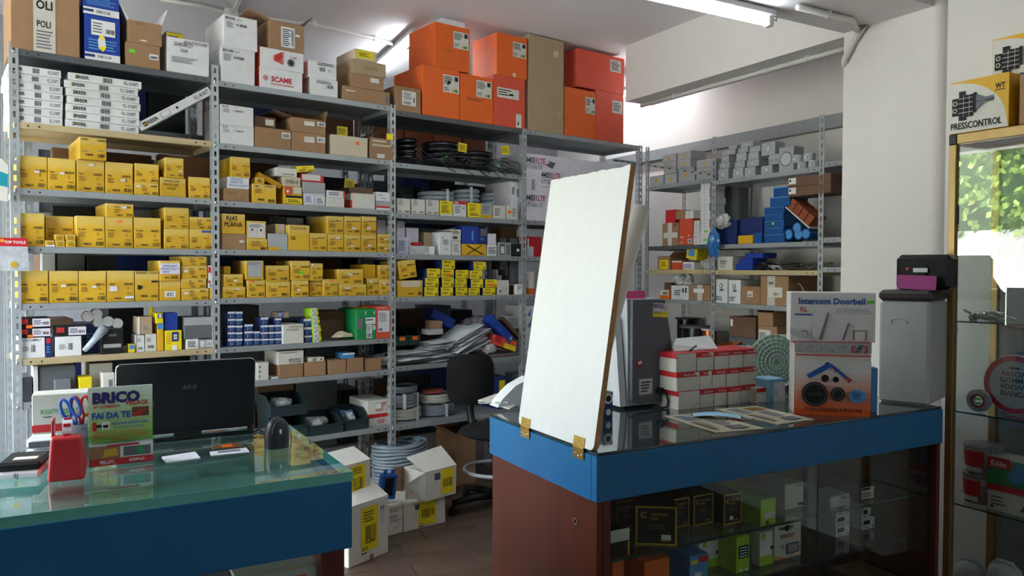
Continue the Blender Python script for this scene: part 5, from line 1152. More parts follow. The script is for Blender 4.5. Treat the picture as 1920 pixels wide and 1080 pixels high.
r.carton(372, 708, 448, 778, 'card', 'small brown carton next to the red open one', d=.1)
r.carton(450, 712, 520, 776, 'white', 'white carton lying on the red-orange one', WS, d=.1)
r = Row(B, ZK, ZB1[2], rb_('corner', 'third'), v=.03, d=.2)
r.carton(220, 168, 315, 268, 'card', 'brown carton with yellow label', [('R', .18, .05, .9, .72, 'yellow2'), ('G', .3, .2, .8, .6, 3, 'inkbrown')], flaps=[('R', 40, .05)])
r.carton(332, 203, 410, 268, 'redorange', 'salmon red carton', [('R', 0, .8, 1, 1, 'offwhite')])
r.carton(414, 212, 504, 268, 'white', 'white and blue carton', [('G', .1, .2, .9, .7, 3, 'inkblue')])
o = r.carton(440, 120, 520, 212, 'yellow2', 'yellow lamp carton tilted on others', [('R', .2, .25, .8, .8, 'skyblue')], d=.12); o.rotation_euler[1] = R(10); o.location.z += .02
u, z = B.px(*ZK(595, 240), .03); mb = MB(); mb.blob(.06, .05, .045, W1, (0, 0, .03), 3, .45, 6, 3., flat=-.03); place('plastic_bag', 'clear bag of fittings on corner rack, third shelf', 'bag', None, mb, B, u, .06, ZB1[2])
r = Row(B, ZK, ZB1[3], rb_('corner', 'fourth'), v=.02, d=.22)
r.carton(232, 430, 312, 492, 'orange', 'orange carton with white upper half', [('R', .1, .4, .98, .98, 'offwhite'), ('B', .4, .5, .9, .8)])
r.carton(324, 396, 462, 498, 'white', 'white carton with black scrawled print', [('G', .2, .3, .6, .7, 3, 'ink'), ('R', .66, .5, .74, .8, 'ink'), ('R', .82, .5, .9, .85, 'ink'), ('P', [(.46, .4), (.56, .05), (.58, .05), (.48, .4)], 'ink')])
r.carton(466, 392, 630, 508, 'card', 'brown carton closed with grey tape and white label', [('R', .4, 0, .64, 1, 'tape_clear'), ('R', .22, .5, .72, .76, 'paperwhite')])
r.carton(272, 372, 324, 430, 'card_dark', 'small dark brown carton behind', v=.2, d=.1)
u, z = B.px(*ZK(395, 360), .05); mb = MB(); mb.blob(.09, .06, .06, W1, (0, 0, .05), 3, .5, 6, 7., flat=-.045); place('plastic_bag', 'clear bag lying on the white scrawled carton', 'bag', None, mb, B, u, .08, r.items[1][5])
# fifth shelf: cable drums
def drum(label, px0, px1, py_top, zsh, v, m_core, m_fl, upright=True):
    u0 = B.px(*ZK(px0, 750), v)[0]; u1 = B.px(*ZK(px1, 750), v)[0]; Rr = (u1 - u0) / 2; h = B.px(*ZK((px0 + px1) / 2, py_top), v)[1] - zsh; h = max(h, .05)
    e = empty('cable_drum', (0, 0, 0)); put(e, B, (u0 + u1) / 2, v + Rr, zsh); tag(e, label, 'drum', 'cable drums')
    mb = MB(); mb.cyl(Rr, 0, .012, m_fl, seg=24); mb.build('flange', e)
    mb = MB(); mb.lathe([(Rr * .35, h - .012), (Rr, h - .012), (Rr, h), (Rr * .35, h), (Rr * .35, h - .012)], m_fl, 24, smooth=False); mb.build('flange', e)
    mb = MB(); mb.cyl(Rr * .85, .012, h - .012, m_core, seg=24); mb.build('wound_cable', e)
drum('black cable drum with pale top flange, lowest corner rack shelf', 335, 520, 715, ZB1[4], .02, M_CABLE_K, P('greydark'))
drum('spool of bare copper wire beside the far rack post', 530, 628, 735, ZB1[4], .03, M_COPPER, P('silver'))
drum('black cable drum at the back of the corner rack', 315, 450, 650, ZB1[4], .24, M_CABLE_K, M_RUBBER)

# far rack
r = Row(B, ZJ, ZB2[0], rb_('far', 'top'), v=.03, d=.1)
JB = [('D', .5, .5, .3, 'inkgrey'), ('D', .5, .5, .25, 'silver')]
for q in ((716, 374, 802, 424), (836, 368, 922, 416), (932, 360, 1020, 410), (1064, 348, 1160, 396), (726, 322, 812, 374), (852, 312, 936, 366), (950, 300, 1050, 360), (742, 268, 806, 320), (866, 244, 946, 310), (962, 240, 1046, 300), (752, 216, 858, 266),
          (880, 202, 960, 244), (972, 190, 1060, 240), (802, 186, 872, 216), (1132, 302, 1210, 346), (1132, 254, 1212, 300), (1196, 196, 1330, 300), (900, 152, 1000, 200), (1070, 160, 1180, 240)):
    r.carton(*q, 'grey', 'grey junction box with round plug', JB, group='round-plug junction boxes', name='junction_box_pack')
for k, (cx, cy) in enumerate(((1320, 330), (1400, 318), (1490, 312), (1360, 275), (1450, 265))):
    u, z = B.px(*ZJ(cx, cy), .06); mb = MB(); mb.cyl(.036, 0, .045, 'grey', seg=18); mb.cyl(.038, .045, .05, 'silver', seg=18); mb.cyl(.012, -.04, -.03, 'silver', (0, 0, .022), 'y', 10)
    place('round_junction_box', f'round grey junction box, {["front left", "front middle", "front right", "upper left", "upper right"][k]} of five, far rack', 'junction box', 'round junction boxes', mb, B, u, .07, ZB2[0] + (.05 if k > 2 else 0))
r = Row(B, ZJ, ZB2[1], rb_('far', 'second'), v=.02, d=.18)
M_CRATE = mat('crate_blue', '1C5290', rough=.35, var=.06)
for k in range(5):
    y1 = 955 - k * 55; r.carton(1092, y1 - 55, 1254 - (k % 2) * 6, y1, M_CRATE, 'blue flush box pack in film', [('R', .0, .86, 1, .93, 'skyblue')] + ([('D', .46, .5, .2, 'yellow2')] if k == 2 else []), group='blue flush box stack', name='flush_box_pack')
r.carton(1138, 600, 1300, 668, M_CRATE, 'blue box second from top of the stack', [('R', 0, .88, 1, 1, 'skyblue')], name='flush_box_pack')
r.carton(1166, 520, 1290, 594, M_CRATE, 'blue box crowning the stack', [('R', 0, .88, 1, 1, 'skyblue')], name='flush_box_pack')
r.carton(700, 790, 870, 968, 'navy', 'dark blue wrapped pack beside the post', v=.05)
r.carton(872, 770, 1080, 905, 'navy', 'dark blue curved panel pack', v=.08, d=.12)
r.carton(735, 490, 890, 790, 'greydark', 'grey carton standing at the back by the post', v=.26, d=.1)
r.carton(880, 912, 1000, 962, 'mustard', 'yellow flush box', d=.06)
r.carton(1004, 890, 1072, 958, M_CRATE, 'small blue flush box', d=.06, name='flush_box_pack')
u, z = B.px(*ZJ(740, 930), .0); mb = MB(); mb.blob(.055, .03, .1, film_mat('film_blue2', '2E74BE', .8), (0, 0, -.02), 3, .4, 5, 2.)
place('plastic_bag', 'blue film bag drooping over the shelf edge, far rack', 'bag', None, mb, B, u - .03, -.035, z - .02)
u, z = B.px(*ZJ(740, 800), .0); mb = MB(); mb.blob(.06, .04, .05, W1, (0, 0, 0), 3, .4, 5, 6.); place('plastic_bag', 'clear crumpled bag above the blue film bag', 'bag', None, mb, B, u, .02, z)
for k, (cx, cy) in enumerate(((1290, 905), (1370, 905), (1358, 850), (1430, 900))):
    u, z = B.px(*ZJ(cx, cy), .04); mb = MB(); mb.cyl(.034, 0, .1, M_CRATE, axis='y', seg=18); mb.cyl(.028, -.002, 0, 'skyblue', axis='y', seg=18)
    place('round_flush_box', f'round blue flush box, {["left", "middle", "upper", "right"][k]} of four beside the stack', 'box', 'round flush boxes', mb, B, u, .04, max(z, ZB2[1] + .034))
o = tiltbox('row of reddish-brown blocks in tilted film pack, far rack', 1390, 730, 0, (.01, .01, .01), 'brown', 0, Z=ZJ); bpy.data.objects.remove(o)
u, z = B.px(*ZJ(1385, 730), .03); e = empty('brick_pack', (0, 0, 0))
e.matrix_world = Matrix.Translation(B.w(u, .03, z)) @ Matrix.Rotation(B.ang, 4, 'Z') @ Matrix.Rotation(R(38), 4, 'Y'); tag(e, 'row of reddish-brown blocks in tilted film pack, far rack', 'blocks')
for k in range(4): mb = MB(); mb.box(-.11 + k * .055, -.06 + k * .055, 0, .12, -.03, .04, mat('terracotta', '8C4A2E', rough=.8), b=.003); mb.build('block', e)
mb = MB(); mb.box(-.12, .12, -.003, .12, -.04, -.031, 'offwhite'); mb.build('tray', e)
LBB = [('R', .02, .25, .2, .9, 'paperwhite'), ('R', .04, .5, .08, .75, 'ink')]
zc = r.items[6][5] if len(r.items) > 6 else ZB2[1] + .3
for k in range(2):
    u0 = B.px(*ZJ(1284, 540), .0)[0]; u1 = B.px(*ZJ(1560, 540), .0)[0]; w = .32; h = .062
    mb = MB(); mb.box(0, w, 0, .2, 0, h - .001, 'card_dark', b=.002); o = mb.build('carton'); put(o, B, u0, .0, B.px(*ZJ(1300, 600), .0)[1] + k * h)
    prints_to(o, 'printed_label', LBB, w, h, -.0008, x0=0); tag(o, f'long dark brown carton with white corner label, {["lower", "upper"][k]} of two beside pillar', 'box', 'long brown cartons')
r = Row(B, ZK, ZB2[2], rb_('far', 'third'), v=.03, d=.2)
r.carton(688, 168, 804, 272, 'offwhite', 'white carton with black print', [('G', .15, .4, .75, .75, 4, 'ink'), ('T', 'IQOK', .2, .2, .12, 'ink', .4)])
r.carton(826, 230, 958, 270, 'blue', 'blue tray, lowest of three', d=.14)
r.carton(850, 184, 962, 230, 'blue', 'blue tray, middle of three', d=.14)
r.carton(898, 142, 1040, 186, 'blue', 'blue tray, topmost of three', d=.14)
for k, (cx, cy, rx, rz2, m, lab) in enumerate(((1060, 245, .1, .035, 'black', 'dark bag of black and white parts'), (1110, 225, .06, .03, W1, 'white clear bag of parts'), (1260, 240, .12, .03, film_mat('film_smoke', '55504C', .7), 'smoky film bag with brown parts'), (1400, 235, .1, .035, film_mat('film_smoke2', '7A7570', .6), 'clear bag of grey parts'))):
    u, z = B.px(*ZK(cx, cy), .08); mb = MB(); mb.blob(rx, .07, rz2, m, (0, 0, rz2 * .6), 3, .45, 6, k + 1., flat=-rz2 * .6); place('plastic_bag', lab + ', far rack, third shelf', 'bag', None, mb, B, u, .1 + .02 * k, ZB2[2])
r = Row(B, ZK, ZB2[3], rb_('far', 'fourth'), v=.02, d=.24)
FT = [('D', .5, .72, .1, 'inkgrey'), ('D', .5, .72, .06, 'white'), ('R', .4, .5, .7, .6, 'inkgrey'), ('G', .1, .1, .7, .3, 3, 'ink')]
r.carton(668, 345, 764, 520, 'white', 'white fitting carton with line drawing', FT)
r.carton(772, 352, 866, 524, 'white', 'white fitting carton with line drawing', FT)
r.carton(870, 402, 1018, 538, 'card', 'brown carton with white square label', [('R', .34, .4, .64, .74, 'offwhite'), ('B', .38, .46, .6, .56)], d=.3)
r.carton(1020, 322, 1240, 548, 'card', 'large brown carton with printed tape and white label', [('R', .26, 0, .54, 1, 'tape_clear'), ('T', 'SIME', .3, .72, .08, 'ink', .2), ('R', .3, .28, .8, .62, 'offwhite'), ('B', .5, .34, .66, .44)], d=.3)
u, z = B.px(*ZK(1370, 410), .1); mb = MB(); mb.tube([(-.1, 0, .13), (-.06, .02, .14), (-.03, .02, .1), (0, 0, 0)], .004, 'beige', 6); place('loose_cable', 'thin pale cable end standing up on far rack', 'cable', None, mb, B, u, .1, ZB2[3] + .01)
r = Row(B, ZK, ZB2[4], rb_('far', 'lowest'), v=.02, d=.22)
r.carton(1018, 836, 1160, 958, 'card', 'brown carton with label, bottom of the stack', [('R', .32, .3, .62, .72, 'offwhite')])
r.carton(1002, 712, 1150, 832, 'card', 'brown carton with wide label, middle of the stack', [('R', .04, .1, .68, .75, 'offwhite'), ('G', .08, .2, .6, .6, 4, 'ink')])
r.carton(1000, 606, 1120, 708, 'card', 'open brown carton, top of the stack', flaps=[('R', 30, .06), ('L', 40, .05, 'card_dark')])
r.carton(775, 800, 985, 940, 'greydark', 'dark carton under film bags', v=.08)
r.carton(780, 640, 985, 760, 'card_dark', 'dark brown film-wrapped pack', [('R', .04, .5, .14, .85, 'paperwhite')], v=.09)
u, z = B.px(*ZK(750, 850), .02); mb = MB()
for k in range(8): mb.tube([(-.1, .01 * k, .006 * k), (.1, .01 * k + .02, .05 + .004 * k)], .005, M_COPPER, 6)
place('copper_rods', 'bundle of copper rods lying beside the far rack post', 'rods', None, mb, B, u, .0, ZB2[4] + .01)
u, z = B.px(*ZK(940, 840), .02); mb = MB(); mb.blob(.1, .05, .04, W1, (0, 0, .03), 3, .4, 6, 4., flat=-.03); place('plastic_bag', 'white film bag on the lowest far rack shelf', 'bag', None, mb, B, u - .05, .03, ZB2[4])
r.carton(1170, 780, 1245, 950, 'beige', 'pale carton half hidden by the intercom carton', v=.02, d=.2)
# slanting perforated strut
mb = MB(); a = B.px(1150, 302, -.03); b = B.px(1337, 331, -.03); n = b[0] - a[0]
mb.slab([(0, 0, 0), (n, 0, b[1] - a[1]), (n, 0, b[1] - a[1] + .02), (0, 0, .02)], (0, -1, 0), .002, M_POST)
for k in range(14): t = (k + .5) / 14; mb.box(n * t - .012, n * t + .012, -.003, -.002, (b[1] - a[1]) * t + .006, (b[1] - a[1]) * t + .014, 'black')
place('perforated_strut', 'perforated steel strut lying slanted across the corner rack', 'strut', None, mb, B, a[0], -.03, a[1])

# ================================================================== right-hand counter: glazed display case
CL = C.px(1768, 800)[0]; CD = C.flat(895, 779, TOPZ)[1]; BH = .139
cc = empty('display_counter', (0, 0, 0)); put(cc, C, 0, 0, 0); tag(cc, 'glazed display counter with blue edge band and reddish wood end', 'counter')
def part(name, parent, fn):
    mb = MB(); fn(mb); return mb.build(name, parent)
M_TOPG = mat('counter_top_dark', '2C3B3E', rough=.08, var=.05, spec=.6, coat=.6)
part('glass_top', cc, lambda m: (m.box(.004, CL - .004, .004, CD - .004, TOPZ - .009, TOPZ, M_TOPG, b=.0015)))
part('edge_band', cc, lambda m: (m.box(0, CL, 0, .03, TOPZ - .01 - BH, TOPZ - .0095, M_BLUE, b=.002), m.box(0, CL, CD - .03, CD, TOPZ - .01 - BH, TOPZ - .0095, M_BLUE), m.box(CL - .03, CL, .03, CD - .03, TOPZ - .01 - BH, TOPZ - .0095, M_BLUE)))
part('edge_band', cc, lambda m: m.box(0, .03, .0305, CD - .0305, TOPZ - .01 - BH, TOPZ - .0095, M_BLUE))
part('top_board', cc, lambda m: m.box(.031, CL - .031, .031, CD - .031, TOPZ - .03, TOPZ - .0095, P('greydark')))
zb = TOPZ - .01 - BH
ep = part('end_panel', cc, lambda m: m.box(.006, .03, .006, CD - .012, 0, zb, M_MAHOG, b=.002))
part('lock', ep, lambda m: (m.cyl(.011, -.004, .006, M_CHROME, (.006, .12, C.side(1110, 995, 0)[1]), 'x', 16), m.box(-.001, .004, .119, .121, C.side(1110, 995, 0)[1] - .006, C.side(1110, 995, 0)[1] + .006, 'black')))
part('front_stile', cc, lambda m: m.box(.031, .06, .008, .05, 0, zb, M_MAHOG, b=.002))
part('end_panel', cc, lambda m: m.box(CL - .03, CL - .006, .006, CD - .012, 0, zb, M_MAHOG))
part('back_panel', cc, lambda m: m.box(.031, CL - .031, CD - .03, CD - .012, 0, zb, mat('case_back', '8A7A5E', rough=.6, var=.1)))
part('base_board', cc, lambda m: m.box(.031, CL - .031, .05, CD - .031, .02, .06, M_MAHOG))
uj = C.px(1524, 1000, .02)[0]
part('glass_pane', cc, lambda m: m.box(.061, uj + .02, .016, .021, .06, zb, M_GLASS))
part('glass_pane', cc, lambda m: m.box(uj - .02, CL - .031, .024, .029, .06, zb, M_GLASS))
part('pane_edge', cc, lambda m: m.box(uj + .02, uj + .0225, .0155, .0215, .06, zb, M_GLASS_E))
SH1 = C.px(1148, 1050, .06)[1]; SH2 = C.px(1525, 1053, .06)[1]
for k, z in enumerate((SH1, SH2, SH2 - .2)):
    o = part('glass_shelf', cc, lambda m: m.box(.06, CL - .032, .062, CD - .04, z - .008, z, M_GLASS))
    part('shelf_edge', o, lambda m: m.box(.06, CL - .032, .058, .062, z - .008, z, M_GLASS_E))

def stand(F, Z, x0, y0, x1, y1, z, d, m, label, prints=(), v=None, rot=0., name='carton', cat='box', group=None, flaps=None, h=None, w=None):
    """carton standing on the level z: bottom edge of its front taken from the picture"""
    a = Z(x0, y0); b = Z(x1, y1); xm = (a[0] + b[0]) / 2
    if v is None: v = F.flat(xm, b[1], z)[1]
    u0 = F.px(a[0], b[1], v)[0]; u1 = F.px(b[0], b[1], v)[0]; w = w or (u1 - u0) / max(.6, math.cos(rot)); h = h or F.px(xm, a[1], v)[1] - z
    mb = MB(); mb.box(-w / 2, w / 2, 0, d, 0, h, m, b=.002, jit=.0008); o = mb.build(name); put(o, F, (u0 + u1) / 2, v, z, rot); tag(o, label, cat, group)
    if prints: prints_to(o, 'printed_label', prints, w, h, -.0008)
    return o, w, h, (u0 + u1) / 2, v
# ---- first glass shelf: black and gold lamp cartons
CE = [('R', .0, .0, 1, 1, 'gold'), ('R', .05, .04, .95, .96, 'ink'), ('T', 'C', .12, .7, .16, 'gold', .2, .03), ('T', 'CENTURY', .36, .76, .07, 'gold', .5), ('T', 'SHOP', .36, .66, .06, 'gold', .3), ('G', .3, .4, .75, .55, 3, 'inkbrown'), ('G', .6, .1, .9, .16, 1, 'gold')]
WT = [('R', .3, .15, .5, .27, 'paperwhite')]
stand(C, ZX, 78, 385, 275, 662, SH1, .14, 'ink', 'black and gold lamp carton at the left end of the case', CE)
stand(C, ZX, 318, 440, 565, 705, SH1, .14, 'ink', 'turned black and gold lamp carton nearest the glass', CE + [('R', .62, .15, .85, .28, 'paperwhite')], rot=R(-34), v=.1)
stand(C, ZX, 580, 365, 745, 625, SH1, .14, 'ink', 'black and gold lamp carton behind the turned one', CE, v=.2)
stand(C, ZX, 785, 328, 965, 602, SH1, .14, 'ink', 'black and gold lamp carton, third along the shelf', CE)
stand(C, ZX, 1062, 322, 1226, 597, SH1, .14, 'ink', 'black and gold lamp carton next to the green one', CE + WT)
stand(C, ZX, 20, 650, 195, 800, SH1, .05, 'ink', 'small black and gold packet with white top, left end', [('R', 0, .55, 1, 1, 'offwhite'), ('R', .05, .05, .95, .5, 'ink'), ('R', .9, .0, 1, .5, 'gold')], v=.075)
stand(C, ZX, 1405, 370, 1545, 610, SH1, .22, 'lime', 'lime green carton with white label in the case', [('R', .2, .25, .9, .5, 'offwhite'), ('D', .4, .75, .04, 'yellow2'), ('D', .6, .75, .04, 'yellow2'), ('R', .3, .06, .5, .16, 'ink')])
stand(C, ZS, 1055, 258, 1160, 400, SH1, .16, 'offwhite', 'white carton with small black logo in the case', [('G', .6, .85, .95, .95, 2), ('R', .68, .1, .96, .2, 'ink')])
stand(C, ZS, 925, 285, 990, 345, SH1, .1, 'offwhite', 'pale carton at the back behind the lime one', v=.4)
stand(C, ZS, 1308, 325, 1420, 392, SH1, .1, 'grey', 'grey carton with white label in the case', [('R', .06, .1, .46, .9, 'offwhite'), ('R', .55, .7, .8, .8, 'ink')])
stand(C, ZS, 1480, 275, 1556, 350, SH1, .26, 'black', 'long black carton with white end label', [('R', .04, .05, .96, .95, 'offwhite'), ('R', .06, .75, .7, .9, 'ink'), ('G', .1, .2, .9, .6, 4)])
# ---- second glass shelf
stand(C, ZX, 335, 930, 565, 1190, SH2, .12, 'orange', 'orange carton at left of the lower glass shelf', [('G', .55, .3, .8, .5, 3, 'brown')], v=.09)
stand(C, ZX, 40, 945, 150, 1200, SH2, .12, 'orange', 'orange carton edge beside the wooden stile', v=.09)
BL = [('R', .5, .72, 1, .92, 'red'), ('R', .05, .7, .4, .84, 'yellow2'), ('R', .25, .2, .6, .4, 'paperwhite'), ('G', .1, .45, .8, .65, 2, 'skyblue')]
stand(C, ZX, 752, 880, 920, 1130, SH2, .14, 'skyblue', 'blue lamp carton with red flash on lower shelf', BL, v=.11)
GR = [('R', 0, 0, 1, .28, 'lime'), ('D', .25, .86, .1, 'lime'), ('P', [(.75, .5), (.85, .58), (.85, .54), (1, .54), (1, .46), (.85, .46), (.85, .42)], 'ink')]
stand(C, ZX, 835, 740, 1030, 1070, SH2, .1, 'white', 'white and green led carton behind the blue one', GR, v=.2)
stand(C, ZX, 1180, 715, 1302, 1080, SH2, .15, 'lime', 'lime carton with black spec panel on lower shelf', [('R', .15, .4, .85, .75, 'ink')] + [('R', .22, .44 + .08 * k, .78, .47 + .08 * k, 'paperwhite') for k in range(4)] + [('D', .3, .08, .05, 'paperwhite'), ('D', .7, .08, .05, 'paperwhite')], v=.11)
stand(C, ZX, 1308, 790, 1388, 1060, SH2, .1, 'skyblue', 'slim blue lamp carton on lower shelf', BL, v=.16)
stand(C, ZX, 1395, 670, 1515, 1045, SH2, .12, 'white', 'tall white and green led carton on lower shelf', GR, v=.12)
stand(C, ZS, 995, 472, 1145, 690, SH2, .05, 'offwhite', 'white carton with satellite dish emblem', [('D', .45, .83, .09, 'ink'), ('T', 'DIGIQUEST', .14, .8, .08, 'ink', .7, .02), ('R', .42, .12, .9, .4, 'navy'), ('R', .46, .15, .86, .37, 'grey'), ('T', 'CE', .2, .3, .08, 'ink', .16), ('G', .2, .56, .8, .68, 2, 'inkred'), ('P', [(.0, .12), (.5, .02), (.98, .3), (.96, .24), (.5, -.0), (.0, .06)], 'orange')], v=.13)
sw = [('R', .1, .45, .6, .85, 'ink'), ('D', .82, .25, .1, 'ink'), ('G', .1, .1, .6, .3, 1)]
zz = SH2
for k in range(4):
    o, w, h, uu, vv = stand(C, ZS, 1340 + (4 if k == 3 else 0), 603, 1418 + (18 if k == 3 else 0), 655, zz, .2, 'white', f'small white carton with black block, {["bottom", "second up", "third up", "top"][k]} of four in the case', sw, v=.19, group='small white cartons', h=.043)
    zz += .0435
zz = SH2
for k in range(2):
    o, w, h, uu, vv = stand(C, ZS, 1487, 560, 1558 - 22 * k, 612, zz, .2, 'white', f'small white carton with black block, {["lower", "upper"][k]} of the pair in the case', sw, v=.2, group='small white cartons', h=.045); zz += .0455
stand(C, ZS, 1160, 990, 1400, 1190, SH2 - .2, .2, 'offwhite', 'pale carton with grey panel on the bottom glass shelf', [('R', .1, .2, .6, .8, 'grey')], v=.1)
stand(C, ZS, 1570, 900, 1700, 1100, SH2 - .2, .2, 'card', 'brown carton on the bottom glass shelf', v=.12)

# ---- hinged white board standing up at the counter's end
v1 = C.side(972, 803, 0.)[0]; v2 = C.side(1113, 839, 0.)[0]
tu, tz = C.px(1185, 309, v2); tu1, tz1 = C.px(1032, 339, v1); tu = (tu + tu1) / 2; tz = (tz + tz1) / 2
BHH = math.hypot(tu, tz - TOPZ - .004); ba = math.atan2(tu, tz - TOPZ - .004); bw = v1 - v2; rc = .02
board = empty('hinged_board', (0, 0, 0))
board.matrix_world = Matrix.Translation(C.w(0, v2, TOPZ + .004)) @ Matrix.Rotation(C.ang, 4, 'Z') @ Matrix.Rotation(ba, 4, 'Y')
tag(board, 'white laminate board hinged upright at the end of the counter', 'board')
def board_outline(x):
    pts = []
    for (cy, cz, a0) in ((rc, rc, 180), (bw - rc, rc, 270)): pts += [(x, cy + rc * math.cos(R(a0 + 22.5 * k)), cz + rc * math.sin(R(a0 + 22.5 * k))) for k in range(5)]
    n = 26
    for k in range(n + 1): pts.append((x, bw * (1 - k / n), BHH + random.uniform(-.0025, .0025) + (tz1 - tz) * 0))
    return pts
ol = board_outline(0)
mb = MB(); mb.slab(ol, (1, 0, 0), .019, M_MDF); mb.build('chipboard_core', board)
mb = MB(); mb.slab([(-.0012, y, z) for _, y, z in ol], (1, 0, 0), .0012, mat('laminate_white', 'F4F3EF', rough=.35, var=.015)); mb.build('laminate_face', board)
for k, px in enumerate(((986, 795), (1086, 832))):
    vh, zh = C.side(px[0], px[1], 0.); hg = empty('hinge', (0, 0, 0)); hg.location = C.w(-.003, vh, TOPZ); hg.rotation_euler = (0, 0, C.ang); tag(hg, f'brass butt hinge at the {"far" if k == 0 else "near"} corner of the white board', 'hinge', 'brass hinges')
    mb = MB(); mb.slab([(0, -.03, 0), (0, .03, 0), (math.sin(ba) * .034, .03, .034 * math.cos(ba)), (math.sin(ba) * .034, -.03, .034 * math.cos(ba))], (-1, 0, 0), .0015, M_BRASS); mb.build('leaf', hg)
    mb = MB(); mb.box(-.0015, 0, -.03, .03, -.034, 0, M_BRASS); mb.build('leaf', hg)
    mb = MB(); mb.cyl(.003, -.03, .03, M_BRASS, (-.001, 0, .0), 'y', 10); mb.build('knuckle', hg)
    for (y, z) in ((-.018, -.02), (.018, -.02), (0, -.026), (-.018, .012), (.018, .012), (0, .024)):
        mb = MB(); mb.lathe([(0, -.0018), (.003, -.001), (.0036, 0)], M_CHROME if z < 0 else M_BRASS, 10, (-.0015 + max(0, z) * math.sin(ba), y, z), 'x'); mb.build('screw', hg)

# ---- rolled paper behind the board
def on_top(px, py, z=TOPZ): return C.flat(px, py, z)
a = C.px(1203, 388, .34); b_ = C.px(1150, 700, .34)
tt = Vector((a[0], .34, a[1])); bt = Vector((C.px(1092, 790, .34)[0], .34, TOPZ + .01)); dd = (tt - bt).normalized()
mb = MB(); n1 = dd.cross(Vector((0, 1, 0))).normalized(); n2 = dd.cross(n1)
pp = []; sg = 22
for rad in (.031, .029):
    for e_ in (bt, tt): pp.append([e_ + (n1 * math.cos(2 * math.pi * k / sg) + n2 * math.sin(2 * math.pi * k / sg)) * rad for k in range(sg)])
M_ROLL = mat('roll_paper', 'DAD6CC', rough=.7, var=.03)
vs = [p for q in pp for p in q]; fs = []
for k in range(sg):
    k2 = (k + 1) % sg; fs += [(k, k2, sg + k2, sg + k), (2 * sg + k2, 2 * sg + k, 3 * sg + k, 3 * sg + k2), (sg + k, sg + k2, 3 * sg + k2, 3 * sg + k)]
o0 = bt.copy(); mb.add([v - Vector((o0.x, o0.y, TOPZ)) for v in vs], fs, M_ROLL, True)
place('paper_roll', 'pale rolled paper tube leaning up behind the white board', 'paper roll', None, mb, C, o0.x, o0.y, TOPZ)

# ---- grey machine seen from its back
um, vm = on_top(1226, 764); MW = C.px(1268, 764, vm)[0] - C.px(1186, 764, vm)[0]; MH = C.px(1226, 566, vm)[1] - TOPZ
mach = empty('coffee_machine', (0, 0, 0)); put(mach, C, um, vm, TOPZ); tag(mach, 'grey plastic machine with dark curved back panel and sticker', 'machine')
G1 = mat('machine_light', 'A9ADB4', rough=.45, var=.03); G2 = mat('machine_dark', '5A5D65', rough=.5, var=.05, scale=60)
h_ = MW / 2
prof = [(-h_ * 1.05, .0), (h_ * 1.05, .0), (h_ * 1.02, MH * .12), (h_ * .95, MH * .35), (h_ * .82, MH * .62), (h_ * .62, MH * .88), (h_ * .5, MH), (-h_ * 1.1, MH), (-h_ * 1.05, MH * .5)]
mb = MB(); mb.slab([(x, .02, z + .012) for x, z in prof], (0, 1, 0), .26, G1); mb.build('body', mach)
prof2 = [(-h_ * .98, .035), (-h_ * .6, .02), (h_ * .5, .022), (h_ * .95, .04), (h_ * .9, MH * .36), (h_ * .78, MH * .62), (h_ * .58, MH * .88), (h_ * .46, MH + .008), (-h_ * .98, MH + .008)]
mb = MB(); mb.slab([(x, .0, z) for x, z in prof2], (0, 1, 0), .02, G2); mb.build('back_panel', mach)
mb = MB()
sd = [(.02, .012), (.28, .012), (.28, MH * .55), (.2, MH * .78), (.06, MH * .85)]
mb.slab([(-h_ * 1.1 - .03, y, z) for y, z in sd], (1, 0, 0), .03, mat('machine_pale', 'C4C8CC', rough=.5)); mb.build('side_cheek', mach)
prints_to(mach, 'printed_label', [('R', .16, .13, .46, .28, 'silver'), ('G', .2, .15, .42, .26, 4, 'ink'), ('R', .62, .16, .8, .25, 'silver'), ('R', .66, .27, .82, .29, 'green'), ('P', [(.08, .44), (.2, .47), (.26, .43), (.18, .4), (.12, .38)], 'inkred'), ('P', [(.11, .44), (.19, .455), (.22, .43), (.15, .415)], 'pricewhite')], MW, MH, -.0006)
mb = MB(); mb.rect((-h_ * .1, -.0012, MH * .86), (1, 0, -.06), (.06, 0, 1), 0, 0, .078, .056, 'yellow2'); mb.rect((-h_ * .1, -.0016, MH * .86), (1, 0, -.06), (.06, 0, 1), .002, .022, .076, .055, 'pricewhite'); mb.text('BRICO', (-h_ * .1 + .004, -.002, MH * .86 + .037), (1, 0, -.06), (.06, 0, 1), .014, 'inkpurple', .05, .04); mb.text('VILLAGE', (-h_ * .1 + .04, -.002, MH * .86 + .03), (1, 0, -.06), (.06, 0, 1), .006, 'inkred', .03, .03); mb.text('Fai Da Te', (-h_ * .1 + .006, -.002, MH * .86 + .014), (1, 0, -.06), (.06, 0, 1), .008, 'inkblue', .06, .02); mb.build('sticker', mach)
mb = MB(); mb.box(.01, .035, -.025, 0, .055, .08, M_RUBBER, b=.004); mb.tube([(.022, -.02, .07), (.03, -.04, .06), (.034, -.045, .03), (.034, -.04, .006), (.0, -.045, .004)], .004, M_RUBBER, 8); mb.build('plug', mach)
for x in (-h_ * .9, h_ * .9): mb = MB(); mb.cyl(.014, 0, .014, M_RUBBER, (x, .06, 0), seg=12); mb.build('foot', mach)
u, z = C.px(1195, 562, vm + .05); mb = MB(); mb.slab([(-.045, 0, 0), (.05, 0, 0), (.055, .01, .03), (-.04, .01, .03)], (0, 1, 0), .002, 'pink'); mb.text('OFFERTA', (-.03, -.0005, .008), (1, 0, 0), (.1, .3, 1), .012, 'inkgrey', .07); o = place('pink_card', 'pink handwritten price card in a holder on the grey machine', 'card', None, mb, C, u, vm + .06, TOPZ + MH + .012)
